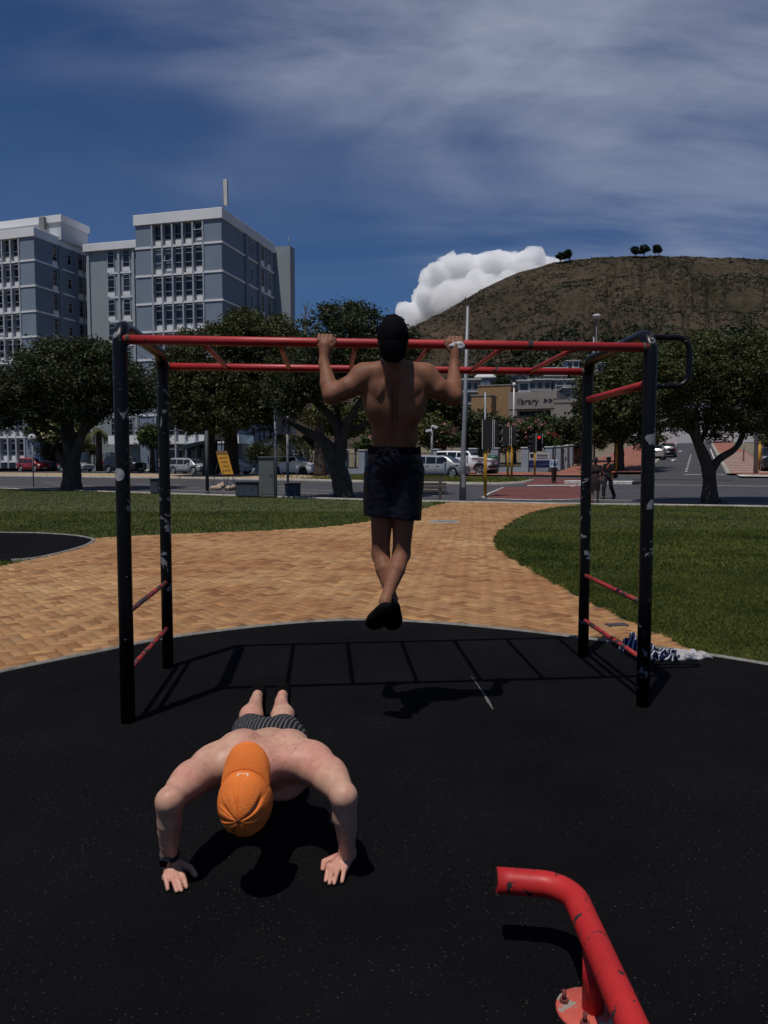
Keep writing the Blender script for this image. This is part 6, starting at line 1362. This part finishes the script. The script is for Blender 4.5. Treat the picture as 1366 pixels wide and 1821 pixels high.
def basis(c, b):
    """rows: lateral, back, crown"""
    c = np.array(c, float); c /= np.linalg.norm(c); b = np.array(b, float); b -= c * (b @ c); b /= np.linalg.norm(b); return np.array((np.cross(b, c), b, c))
def head(S, C, B, k=.02):
    """skull with brow, nose, lips, chin and ears; B rows lateral / back / crown"""
    f = lambda x, y, z: C + B[0] * x + B[1] * y + B[2] * z
    S.ell(f(0, .012, .025), (.074, .094, .092), B, k); S.ell(f(0, -.03, -.035), (.060, .062, .080), B, k); S.ell(f(0, -.062, -.095), (.030, .026, .022), B, .02)
    S.cone(f(0, -.090, .02), f(0, -.112, -.022), .009, .015, .012); S.ell(f(0, -.092, -.062), (.024, .012, .011), B, .008)
    for s in (-1, 1): S.ell(f(s * .033, -.094, .012), (.018, .012, .010), B, .01, True); S.ell(f(s * .030, -.083, .012), (.013, .011, .011), B, .004); S.ell(f(s * .076, .012, -.012), (.009, .020, .032), B, .008); S.ell(f(s * .034, -.086, .032), (.022, .010, .007), B, .01)
def cap_crown(C, B, R3, mat_, parent, origin, th_max, crease=.0, name='crown', nth=40, nph=120):
    """cap shell: pole along the crown axis, stitched panels and soft creases"""
    V = []; Fc = []; rg = np.random.default_rng(5); ph0 = rg.uniform(0, 6.28, 26); am = rg.uniform(.3, 1, 26)
    for i in range(nth + 1):
        th = th_max * i / nth
        for j in range(nph):
            ph = 2 * math.pi * j / nph; x, y, z = math.sin(th) * math.cos(ph), math.sin(th) * math.sin(ph), math.cos(th); q = 1.0
            seam = min(abs((ph - math.pi / 6) % (math.pi / 3)), math.pi / 3 - abs((ph - math.pi / 6) % (math.pi / 3))); q -= .014 * math.exp(-(seam * math.sin(th) / .03) ** 2)
            if crease:
                for a_, p_ in zip(am, ph0):
                    dph = (ph - p_ - .2 * th + math.pi) % (2 * math.pi) - math.pi; q -= crease * a_ * math.exp(-(dph / .065) ** 2) * math.exp(-((th - .42 - .3 * a_) / .34) ** 2)
            q -= .05 * max(0, .25 - th) ** 2 * 4
            V.append(C + (B[0] * x * R3[0] + B[1] * y * R3[1] + B[2] * z * R3[2]) * q - origin)
    for i in range(nth):
        for j in range(nph): Fc.append((i * nph + j, i * nph + (j + 1) % nph, (i + 1) * nph + (j + 1) % nph, (i + 1) * nph + j))
    me = mesh_np(name, V, np.array(Fc)[:, ::-1], True); return put(name, me, mat_, parent)
def brim(cc, B, R3, phm, outd, L, mat_, parent, origin, droop=.012, name='cap_brim'):
    """peak growing out of the crown edge around the back axis"""
    V = []; nu, nv = 32, 10; outd = outd / np.linalg.norm(outd)
    for side in (0, 1):
        for i in range(nu + 1):
            u = -1 + 2 * i / nu; ph = u * phm; base = cc + B[0] * R3[0] * .985 * math.sin(ph) + B[1] * R3[1] * .985 * math.cos(ph) - B[2] * .004; ext = L * math.sqrt(max(0, 1 - abs(u) ** 2.4)) + .002
            ra = B[0] * math.sin(ph) + B[1] * math.cos(ph); dv = outd + B[0] * (.10 * math.sin(ph)); nr = np.cross(dv, B[0]); nr = nr / np.linalg.norm(nr); nr = nr if nr @ B[1] > 0 else -nr
            for j in range(nv + 1):
                v = j / nv; V.append(base + dv * (v * ext) - nr * (droop * v * v + side * .004) + nr * .006 * math.sin(math.pi * v) - origin)
    k = (nu + 1) * (nv + 1); Fc = []
    for i in range(nu):
        for j in range(nv):
            a = i * (nv + 1) + j; Fc.append((a, a + nv + 1, a + nv + 2, a + 1)); Fc.append((k + a, k + a + 1, k + a + nv + 2, k + a + nv + 1))
    for i in range(nu): a = i * (nv + 1) + nv; Fc.append((a, a + nv + 1, k + a + nv + 1, k + a)); b = i * (nv + 1); Fc.append((b, k + b, k + b + nv + 1, b + nv + 1))
    for j in range(nv): Fc.append((j, j + 1, k + j + 1, k + j)); e = nu * (nv + 1) + j; Fc.append((e, k + e, k + e + 1, e + 1))
    return put(name, mesh_np(name, V, Fc, True), mat_, parent)

# ------------------------------------------------------------------ man hanging at the bar
def hanging_man():
    fb = lambda X: Vector((X, FL.y + (X - FL.x) / (FR.x - FL.x) * (FR.y - FL.y), BAR_Z))
    org = np.array((.06, 4.3, 0.0)); t = thing('person', 'shirtless person in black cap and navy shorts hanging from the bar', 'person', tuple(org))
    GL, GR_ = at(579, 612, fb(-.34).y), at(809, 615, fb(.42).y); gL, gR = npv(fb(GL.x)), npv(fb(GR_.x))
    P = lambda x, y, Y: npv(at(x, y, Y))
    S = SDF((-.50, 3.98, .50), (.60, 4.66, 2.45), .0052)
    sL, sR = P(649, 672, 4.24), P(754, 672, 4.26); eL, eR = P(591, 703, 4.22), P(805, 706, 4.27)
    wL, wR = P(576, 646, 4.345), P(808, 650, 4.415); nk = P(701, 660, 4.215); hc = P(699, 604, 4.165)
    for s_, e_, w_, g_, sg in ((sL, eL, wL, gL, -1), (sR, eR, wR, gR, 1)):
        S.ell(s_ + V3(sg * .014, 0, .010), (.066, .066, .070), k=.05)
        m_ = (s_ * .5 + e_ * .5); S.chain([s_, m_ + V3(0, -.012, -.008), e_], [.060, .062, .047], .04)             # upper arm
        S.ell(s_ * .45 + e_ * .55 + V3(0, .03, .018), (.05, .042, .036), k=.03)                                      # biceps
        f_ = e_ * .68 + w_ * .32; S.chain([e_, f_ + V3(sg * .006, 0, 0), w_ * .7 + e_ * .3, w_], [.046, .049, .036, .028], .03)
        # fist over the bar: palm behind, fingers curled over the top
        bd = np.array((.995, .095, 0)); pc = g_ + V3(0, -.040, -.026); S.cone(w_, pc, .027, .032, .02); S.ell(pc + V3(0, .004, .006), (.044, .020, .040), k=.018)
        for q in range(4):
            o_ = g_ + bd * (-.033 + .0225 * q) ; a0 = o_ + V3(0, -.040, .004); a1 = o_ + V3(0, -.024, .036); a2 = o_ + V3(0, .012, .040); a3 = o_ + V3(0, .036, .008); ln = (1, .97, .97, 1)[q]
            S.chain([a0, a1, a2, a3], [.0125, .0118, .0108, .0095], .005)
        th = -sg; S.chain([pc + bd * th * .030 + V3(0, 0, -.01), pc + bd * th * .052 + V3(0, .008, .018), g_ + bd * th * .055 + V3(0, -.028, .018)], [.017, .0135, .0105], .012)
    # torso
    ch = P(702, 708, 4.27); wa = P(702, 775, 4.35); pv = P(701, 822, 4.41)
    S.ell(ch + V3(0, 0, .03), (.148, .098, .145), k=.05); S.ell(ch + V3(0, .02, -.07), (.142, .098, .15), k=.06); S.ell(wa, (.134, .092, .14), k=.06); S.ell(pv, (.145, .105, .12), k=.05)
    for sg, s_ in ((-1, sL), (1, sR)):
        S.ell(ch + V3(sg * .115, -.012, -.005), (.062, .07, .13), k=.05)                                               # lats
        S.ell(ch + V3(sg * .080, -.074, .060), (.058, .032, .064), k=.022); S.ell(ch + V3(sg * .070, -.088, .048), (.016, .018, .060), np.array(((1, 0, sg * .35), (0, 1, 0), (-sg * .35, 0, 1))) / 1.06, .016)   # shoulder blades
        S.ell(s_ * .6 + nk * .4 + V3(0, 0, .012), (.075, .052, .042), k=.04); S.cone(nk + V3(sg * .03, 0, .02), s_ + V3(0, .01, .03), .046, .036, .04)
        S.ell(wa + V3(sg * .034, -.062, .03), (.024, .022, .10), k=.03)                                               # spinal erectors
    S.cone(ch + V3(0, -.108, .13), wa + V3(0, -.106, -.05), .014, .014, .035, True)
    S.cone(nk + V3(0, 0, -.02), hc + V3(0, .01, -.07), .058, .054, .03)
    B = basis((0, -.22, .97), (0, -1, -.22)); head(S, hc, B)
    # legs, shins crossed
    hL, hR = P(681, 850, 4.40), P(721, 850, 4.40); kL, kR = P(677, 985, 4.455), P(714, 985, 4.44); aL, aR = P(697, 1066, 4.30), P(685, 1070, 4.215)
    tL, tR = P(698, 1108, 4.36), P(666, 1108, 4.28); hlL, hlR = aL + V3(.002, -.028, -.038), aR + V3(-.004, -.030, -.040)
    T1, T2 = S.clone(), S.clone()
    for Q, h_, k_, a_, hl, t_ in ((T1, hL, kL, aL, hlL, tL), (T2, hR, kR, aR, hlR, tR)):
        Q.chain([h_, h_ * .5 + k_ * .5, k_], [.080, .066, .050], .03); cm = k_ * .66 + a_ * .34; Q.chain([k_, cm + V3(0, -.016, 0), k_ * .25 + a_ * .75, a_], [.048, .052, .036, .031], .03)
        Q.cone(a_, hl, .031, .028, .02); Q.cone(hl, t_, .030, .030, .02)
    S = T1.hard(T2)
    body = put('body', S.mesh('body', org), skin_mat('brown_skin', (.215, .096, .055), (.245, .113, .066), 0, .56, .18), t)
    # shorts
    Sh = SDF((-.22, 4.12, 1.08), (.30, 4.70, 1.68), .0055); tp = P(701, 803, 4.375)
    Sh.ell(pv + V3(0, -.01, -.01), (.155, .130, .13), k=.05); Sh.cone(tp + V3(-.035, -.01, 0), tp + V3(.035, -.01, 0), .114, .114, .05)
    for h_, k_, sg in ((hL, kL, -1), (hR, kR, 1)):
        h2 = h_ * .45 + k_ * .55 + V3(sg * .006, 0, 0); Sh.cone(h_ + V3(sg * .012, 0, .03), h2, .102, .100, .03)
    Sh.disp(lambda x, y, z: .008 * fbm(x * 7, y * 7, z * 4, 2) + .008 * np.abs(fbm(x * 20 + z * 14, y * 12, z * 26 - x * 10, 2)) * np.clip((z - 1.33) * 7, .25, 1.3))
    Sh.plane((0, 0, P(700, 797, 4.3)[2]), (0, 0, 1)); Sh.plane((0, 4.4, P(695, 921, 4.35)[2]), (-.09, .0, -1))
    put('shorts', Sh.mesh('shorts', org), mat('navy_nylon', (.0065, .007, .015), .45, .2, 8, bump=.15, bscale=22, spec=.22), t)
    wb = SDF((-.22, 4.12, 1.45), (.30, 4.70, 1.68), .006); wb.cone(tp + V3(-.034, -.01, .004), tp + V3(.036, -.01, .004), .1165, .1165, .02); zt_ = P(700, 797, 4.3)[2]; wb.plane((0, 0, zt_ + .004), (0, 0, 1)); wb.plane((0, 0, zt_ - .034), (0, 0, -1)); wb.disp(lambda x, y, z: .003 * np.sin(x * 160 + y * 120)); put('waistband', wb.mesh('waistband', org), mat('navy_waistband', (.004, .004, .007), .8, .2, 10, spec=.08), t)
    # slip-on shoes, soles toward the viewer
    for hl, t_, tilt in ((hlL, tL, .10), (hlR, tR, -.22)):
        Sx = SDF(np.minimum(hl, t_) - .11, np.maximum(hl, t_) + .11, .005); ax = t_ - hl; L_ = np.linalg.norm(ax); ax /= L_; lat = np.array((1, 0, tilt * 0)); lat -= ax * (lat @ ax); lat /= np.linalg.norm(lat); nrm_ = np.cross(lat, ax); Bx = np.array((lat, nrm_, ax))
        for f_, rx, rn in ((.0, .041, .034), (.35, .042, .036), (.7, .053, .034), (.98, .050, .028)): Sx.ell(hl + ax * L_ * f_, (rx, rn, .06), Bx, .04)
        Sx.disp(lambda x, y, z: .0012 * np.sin(x * 330) * np.sin(z * 330)); put('shoe', Sx.mesh('shoe', org), mat('black_slip_on', (.003, .003, .0034), .8, .2, 30, bump=.2, spec=.08), t)
    # cap worn backwards, curls above the strap
    M_cap = mat('black_cap', (.003, .003, .0045), .85, .2, 20, bump=.2, bscale=120, spec=.06); cc = hc + B[2] * .012 + B[1] * .006
    cap_crown(cc, B, (.088, .112, .120), M_cap, t, org, 1.66, .006, 'cap'); brim(cc, B, (.088, .112, .120), 1.0, -B[2] * .985 + B[1] * .10, .118, M_cap, t, org)
    P_ = cc + B[2] * .075 - B[1] * .045; rg = np.random.default_rng(2); d = rg.normal(0, 1, (900, 3)); d /= np.linalg.norm(d, axis=1)[:, None]; Q = P_ + d * np.array((.062, .05, .045)) * rg.uniform(.7, 1.0, (900, 1)); Vh, Fh = leaves(Q - org, .022, .6, rng=rg); put('curls', mesh_np('curls', Vh, Fh), mat('black_hair', (.006, .005, .005), .6, .2), t)
    # pale wrap across the right palm
    Sw = SDF(gR - .09, gR + .09, .004); pc = gR + V3(.002, -.046, -.020); Sw.ell(pc, (.044, .026, .027), k=.01); Sw.ell(pc + V3(.03, .0, .0), (.022, .024, .03), k=.012); Sw.disp(lambda x, y, z: .006 * fbm(x * 60, y * 60, z * 60, 2)); put('hand_wrap', Sw.mesh('hand_wrap', org), mat('white_wrap', (.42, .41, .42), .9, .1, 30), t)
    return t
hanging_man()

# ------------------------------------------------------------------ man doing push-ups
def pushup_man():
    P = lambda x, y, Y: npv(at(x, y, Y)); G = lambda x, y, z: npv(gz(x, y, z))
    org = np.array((-.50, 3.3, 0.0)); t = thing('person', 'shirtless person in orange cap and striped shorts doing a push up', 'person', tuple(org))
    S = SDF((-1.0, 2.38, -.01), (.06, 4.52, .52), .0042)
    wA, wB = G(301, 1527, .062), G(618, 1517, .062); eA = P(301, 1424, wA[1] - .095); eB = P(612, 1416, wB[1] - .095)
    sA, sB = P(376, 1368, 2.84), P(556, 1362, 2.84)
    hands = ((wA, eA, sA, -1, [((324, 1556), (331.6, 1578)), ((313.5, 1558), (323, 1583.5)), ((305, 1560), (314.4, 1584.5)), ((294, 1559), (298.6, 1581.5))], [(316, 1537), (338, 1544), (347, 1556)], (308, 1548)),
             (wB, eB, sB, 1, [((585, 1541), (579.4, 1566.5)), ((593, 1541), (586, 1571)), ((603, 1543), (594.5, 1571)), ((614, 1543), (608.4, 1567.8))], [(600, 1525), (577, 1533), (574.6, 1545)], (609, 1532)))
    for w_, e_, s_, sg, fing, thumb, pm in hands:
        S.ell(s_ + V3(sg * .010, -.002, .004), (.070, .074, .066), k=.06)
        S.chain([s_, s_ * .66 + e_ * .34 + V3(sg * .012, 0, .004), s_ * .3 + e_ * .7 + V3(sg * .010, 0, .002), e_], [.064, .063, .053, .0425], .045)
        S.ell(s_ * .52 + e_ * .48 + V3(sg * .012, .010, .014), (.054, .075, .046), k=.05)                       # triceps
        f_ = e_ * .66 + w_ * .34; S.chain([e_, e_ * .85 + w_ * .15, f_ + V3(-sg * .003, -.003, 0), e_ * .5 + w_ * .5, w_ * .72 + e_ * .28, w_ * .86 + e_ * .14, w_], [.0400, .0430, .0440, .0405, .034, .0305, .0285], .03)
        kn = [G(*a, .030) for a, b in fing]; tp = [G(*b, .0095) for a, b in fing]; pmc = G(*pm, .030)
        S.cone(w_, pmc, .029, .026, .02)
        for i, (k_, q_) in enumerate(zip(kn, tp)):
            S.cone(pmc * .7 + w_ * .3 + V3(0, 0, -.006), k_ - V3(0, 0, .004), .021, .0125, .014)
            m1 = k_ * .52 + q_ * .48 + V3(0, 0, .007); m2 = k_ * .22 + q_ * .78 + V3(0, 0, .003); S.chain([k_, m1, m2, q_], [.0100, .0090, .0082, .0072], .0025)
            S.ell(k_ + V3(0, 0, .004), (.0098, .0105, .010), k=.005)
        th = [G(*p_, z_) for p_, z_ in zip(thumb, (.03, .016, .011))]; S.chain([pmc * .5 + w_ * .5, th[0], th[1], th[2]], [.02, .0165, .0125, .0095], .008)
    # trunk
    ch = V3(-.480, 2.985, .285); wa = V3(-.522, 3.29, .222); pv = V3(-.553, 3.52, .172); ax = (pv - ch); ax /= np.linalg.norm(ax)
    B2 = basis(-ax, (0, 0, 1))
    S.ell(ch, (.185, .098, .21), B2, .06); S.ell(wa, (.140, .090, .19), B2, .07); S.ell(pv, (.150, .095, .14), B2, .06)
    for sg, s_ in ((-1, sA), (1, sB)):
        S.ell(V3(-.476 + sg * .090, 2.945, .362), (.093, .105, .076), None, .04)                                    # upper back either side of the spine
        S.ell(V3(-.476 + sg * .140, 2.885, .357), (.070, .05, .062), None, .04); S.ell(ch + V3(sg * .15, .02, -.02), (.05, .12, .07), None, .04)
        S.ell(V3(-.476 + sg * .098, 2.905, .417), (.060, .050, .030), None, .016); S.ell(s_ + V3(-sg * .022, .03, .050), (.050, .050, .026), None, .016)
        S.cone(V3(-.47 + sg * .03, 2.80, .362), s_ + V3(0, .02, .02), .05, .052, .05); S.ell(ch + V3(sg * .075, -.06, -.075), (.075, .075, .040), None, .04)
    S.cone(V3(-.474, 2.87, .462), V3(-.498, 3.12, .412), .016, .014, .04, True)
    hc = P(438, 1424, 2.555); S.cone(V3(-.470, 2.85, .362), hc + V3(0, .07, .0), .062, .058, .04)
    c_ax = V3(-.03, -.985, -.17); B = basis(c_ax, (0, -.17, .985)); head(S, hc, B)
    # legs
    hipA, hipB = V3(-.632, 3.56, .155), V3(-.474, 3.56, .155); kA, kB = V3(-.70, 3.87, .115), V3(-.535, 3.87, .115); aA, aB = P(455, 1247, 4.26), P(500, 1247, 4.26)
    for h_, k_, a_, sg in ((hipA, kA, aA, -1), (hipB, kB, aB, 1)):
        S.chain([h_, h_ * .5 + k_ * .5, k_], [.085, .078, .058], .04); cm = k_ * .64 + a_ * .36; S.chain([k_, cm + V3(sg * .006, 0, .012), k_ * .25 + a_ * .75, a_], [.055, .066, .044, .032], .03)
        S.cone(a_, a_ + V3(0, .06, .016), .030, .026, .02); S.ell(a_ + V3(.026 * 1, .012, -.004), (.012, .014, .014), k=.01); S.ell(a_ + V3(-.026, .012, -.004), (.012, .014, .014), k=.01); S.cone(a_ + V3(0, .055, .01), a_ + V3(0, .055, -.13), .028, .03, .02)
        S.cone(k_ * .2 + a_ * .8 + V3(0, 0, .02), a_ + V3(0, .06, .03), .012, .013, .015)
    body = put('body', S.mesh('body', org), skin_mat('fair_skin', (.56, .335, .235), (.59, .285, .215), .8, .46), t)
    # swim shorts with fine stripes
    Sh = SDF((-.80, 3.28, .02), (-.28, 3.95, .40), .0055); Sh.ell(pv + V3(0, .02, .005), (.165, .108, .15), B2, .05)
    for h_, k_ in ((hipA, kA), (hipB, kB)): Sh.cone(h_ + V3(0, -.02, .004), h_ * .28 + k_ * .72, .104, .094, .04)
    Sh.disp(lambda x, y, z: .008 * fbm(x * 12, y * 10, z * 12, 3)); Sh.plane((0, 3.41, 0), tuple(-ax)); Sh.plane(tuple(kA * .78 + hipA * .22), tuple(ax))
    put('shorts', Sh.mesh('shorts', org), stripe_mat('pinstripe_cloth', (.010, .010, .012), (.09, .09, .095), 17, (0, 0, .12), .60, None, .25), t)
    Sb = SDF((-.80, 3.28, .02), (-.28, 3.7, .40), .006); Sb.ell(pv + V3(0, .02, .007), (.168, .112, .156), B2, .05); Sb.plane((0, 3.402, 0), tuple(-ax)); Sb.plane((0, 3.437, 0), tuple(ax)); put('waistband', Sb.mesh('waistband', org), mat('black_waistband', (.006, .006, .007), .8, .2), t)
    # shoes on their toes
    for a_ in (aA, aB):
        Sx = SDF(a_ - V3(.08, .12, a_[2] + .01), a_ + V3(.08, .14, .12), .005); bl = np.array((a_[0], a_[1] + .075, .035)); hl = a_ + V3(0, .078, .005)
        Sx.cone(hl, bl, .042, .045, .03); Sx.ell(hl + V3(0, .020, .025), (.046, .026, .052), k=.02); Sx.ell((a_[0], a_[1] + .03, .03), (.047, .06, .030), k=.03); Sx.cone(hl + V3(0, -.035, .035), hl + V3(0, -.02, .09), .026, .03, .02, True); Sx.plane((0, 0, .002), (0, 0, -1))
        put('shoe', Sx.mesh('shoe', org), mat('black_slip_on', (.006, .006, .0065), .75), t)
    # orange cap, peak to the back
    M_or = mat('orange_cotton', (.74, .185, .035), .85, .10, 14, bump=.25, bscale=220, spec=.2); cc = hc + B[2] * .012 + B[1] * .008
    cap = cap_crown(cc, B, (.0945, .116, .116), M_or, t, org, 1.72, .075, 'cap', 60, 220)
    put('cap_button', MB().lathe([(.009, -.002), (.009, .003), (.005, .006)], 12).mesh('cap_button'), mat('dark_button', (.12, .03, .008), .7, .2), cap, cc + B[2] * .1105 - org, Matrix((B[0], B[1], B[2])).transposed().to_euler())
    out = (-B[2] * .66 + B[1] * .75); out /= np.linalg.norm(out); upb = np.cross(B[0], out); upb = upb if upb @ B[2] > 0 else -upb
    brim(cc, B, (.0945, .116, .116), 1.12, out, .098, M_or, cap, org)
    lb = cc + B[1] * .1075 + B[2] * .018; n_ = (B[1] * .93 + B[2] * .33); n_ /= np.linalg.norm(n_); lg = MB()
    for x0, x1, y0, y1 in ((-.019, .019, .004, .0075), (-.019, -.0145, -.006, .004), (.0145, .019, -.006, .004)):
        u2 = np.cross(n_, B[0]); q = [lb + B[0] * a + u2 * b * (1 if u2 @ B[2] < 0 else -1) + n_ * .006 - org for a, b in ((x0, y0), (x1, y0), (x1, y1), (x0, y1))]; lg.poly([Vector(v) for v in q])
    lg.put('cap_tab', mat('cream_stitching', (.7, .55, .42), .8, .1), cap)
    # smartwatch
    dv = eA - wA; dv /= np.linalg.norm(dv); wc = wA + dv * .022; Bw = basis(dv, (0, -1, .3)); ring = [wc + Bw[0] * .0325 * math.cos(q) + Bw[1] * .0325 * math.sin(q) - org for q in np.linspace(0, 2 * math.pi, 29)[:-1]]
    wb = MB()
    for f_ in (-.006, 0, .006): wb.tube([Vector(r_ + dv * f_) for r_ in ring], .0052, 6, closed=True)
    M_wb = mat('black_silicone', (.008, .008, .009), .55, .2); w_o = wb.put('watch_strap', M_wb, t); mm = Matrix((Bw[0], Bw[1], Bw[2])).transposed()
    MB().box((0, 0, 0), (.038, .013, .044), bev=.006).put('watch_case', mat('watch_glass', (.004, .004, .005), .08, .1, spec=.7), w_o, tuple(wc + Bw[1] * .039 - org), mm.to_euler())
    return t
pushup_man()

# ------------------------------------------------------------------ passers-by
def walker(label, p, h, face, top, bottom, skin, stride=.18, arms=.16, skirt=False, hairc=(.012, .01, .01), jacket=None, extra=None):
    """standing/walking figure facing angle `face`; h = height"""
    t = thing('person', label, 'person', tuple(p), face, 'people walking near the crossing'); k = h / 1.75; res = .014
    def body(rt, keep):
        S = SDF((-.5, -.5, -.02), (.5, .5, 1.85 * k), res); f = lambda x, y, z: V3(x * k, y * k, z * k); return S, f
    S, f = body(0, 0)
    hip = [f(-.09, 0, .92), f(.09, 0, .92)]; kne = [f(-.10, -stride * .55, .50), f(.10, stride * .25, .50)]; ank = [f(-.10, -stride * .6, .09), f(.10, stride * 1.1, .10)]
    for a, b, c in zip(hip, kne, ank): S.chain([a, b, c], [.085, .058, .04], .03); S.cone(c, c + f(0, -.13, -.05), .04, .035, .02)
    S.ell(f(0, 0, .98), (.16 * k, .11 * k, .14 * k), k=.06); S.ell(f(0, 0, 1.25), (.165 * k, .11 * k, .22 * k), k=.06); S.cone(f(-.15, 0, 1.42), f(.15, 0, 1.42), .06, .06, .05); S.cone(f(0, 0, 1.42), f(0, -.01, 1.58), .055, .05, .03)
    ar = []
    for s in (-1, 1):
        a, b, c = f(s * .18, 0, 1.40), f(s * .25, .02, 1.13), f(s * .23, -arms * (1 if s < 0 else .4), .88); S.chain([a, b, c], [.052, .042, .028], .03); S.cone(c, c + f(0, -.03, -.09), .03, .022, .02); ar.append((a, b, c))
    head(S, f(0, -.01, 1.64), basis((0, 0, 1), (0, 1, 0)), .02)
    put('body', S.mesh('body'), skin, t)
    T = SDF((-.5, -.5, .3), (.5, .5, 1.6 * k), res); T.ell(f(0, 0, 1.0), (.175 * k, .125 * k, .13 * k), k=.06); T.ell(f(0, 0, 1.25), (.18 * k, .125 * k, .23 * k), k=.06); T.cone(f(-.16, 0, 1.41), f(.16, 0, 1.41), .068, .068, .05)
    for a, b, c in ar: T.chain([a, b, b * .4 + c * .6 if jacket else b * .8 + c * .2], [.064, .056, .05], .03)
    T.disp(lambda x, y, z: .012 * fbm(x * 8, y * 8, z * 8, 2)); T.plane(f(0, 0, .90), (0, 0, -1)); T.plane(f(0, 0, 1.485), (0, 0, 1)); put('top', T.mesh('top'), jacket or top, t)
    if jacket:
        J = SDF((-.3, -.3, .6), (.3, .3, 1.6), res); J.ell(f(0, -.03, 1.2), (.09 * k, .125 * k, .30 * k), k=.03); J.plane(f(0, -.02, 1.2), (0, 1, 0)); put('shirt', J.mesh('shirt'), top, t)
    L = SDF((-.5, -.5, .02), (.5, .5, 1.15), res)
    if skirt: L.chain([f(0, 0, 1.0), f(0, 0, .8), f(0, -.02, .48)], [.15, .17, .19], .05); L.plane(f(0, 0, .48), (0, 0, -1))
    else:
        L.ell(f(0, 0, .96), (.17 * k, .12 * k, .12 * k), k=.05)
        for a, b, c in zip(hip, kne, ank): L.chain([a, b, c], [.10, .078, .07], .03)
        L.plane(f(0, 0, .10), (0, 0, -1))
    L.disp(lambda x, y, z: .01 * fbm(x * 9, y * 9, z * 7, 2)); put('skirt' if skirt else 'trousers', L.mesh('lower'), bottom, t)
    Hh = SDF((-.2, -.2, 1.3 * k), (.2, .2, 1.85 * k), res * .8); Hh.ell(f(0, .015, 1.68), (.088 * k, .105 * k, .095 * k), k=.02); Hh.ell(f(0, .055, 1.60), (.075 * k, .06 * k, .09 * k), k=.03); put('hair', Hh.mesh('hair'), mat('dark_hair', hairc, .6, .2), t)
    for c in ank:
        X = SDF(c - .22, c + .22, res); X.cone(c + V3(0, .03, -.045), c + V3(0, -.15, -.055), .045, .042, .02); X.plane((0, 0, .004), (0, 0, -1)); put('shoe', X.mesh('shoe'), mat('dark_shoe', (.02, .02, .022), .6, .2), t)
    if extra: extra(t, f)
    return t
M_sk1 = skin_mat('walker_skin', (.14, .07, .045), (.17, .085, .055)); M_bk = mat('black_cloth', (.010, .009, .010), .85, .2, 10); M_mar = mat('dark_maroon_cloth', (.022, .010, .011), .85, .2, 10); M_den = mat('pale_denim', (.36, .44, .54), .85, .12, 12)
p = gnd(985, 858.5); walker('person in pale denim jacket and long dark skirt walking on the red crossing', p, 1.66, R(8), M_bk, M_mar, M_sk1, .10, .05, False, jacket=M_den)
p = gnd(1081, 887); M_or2 = mat('orange_trim', (.55, .10, .04), .8, .1)
def trims(t, f):
    for s in (-1, 1): MB().box(tuple(f(s * .255, -.02, 1.12)), (.13, .13, .07), bev=.02).put('cuff', M_or2, t)
    MB().box(tuple(f(.06, -.125, 1.36)), (.05, .03, .16), m=Matrix.Rotation(.35, 4, 'Y')).put('lapel', M_or2, t); MB().lathe([(.11, 0), (.105, .05), (.04, .10)], 14, tuple(f(0, 0, 1.73))).box(tuple(f(0, -.13, 1.735)), (.15, .12, .015)).put('cap', mat('grey_cap', (.2, .19, .18), .8, .1), t)
    MB().box(tuple(f(.24, .12, 1.02)), (.12, .26, .32), bev=.05).put('shoulder_bag', M_bk, t)
walker('person in black overalls with orange trim striding along the road edge', p, 1.72, R(-48), M_bk, M_bk, M_sk1, .30, .18, False, extra=trims)
p = gnd(1058, 894.5); walker('person in dark knee length dress standing behind the rear right post', p, 1.74, R(160), M_mar, M_mar, skin_mat('walker_skin_light', (.26, .14, .095), (.3, .16, .11)), .06, .03, True)
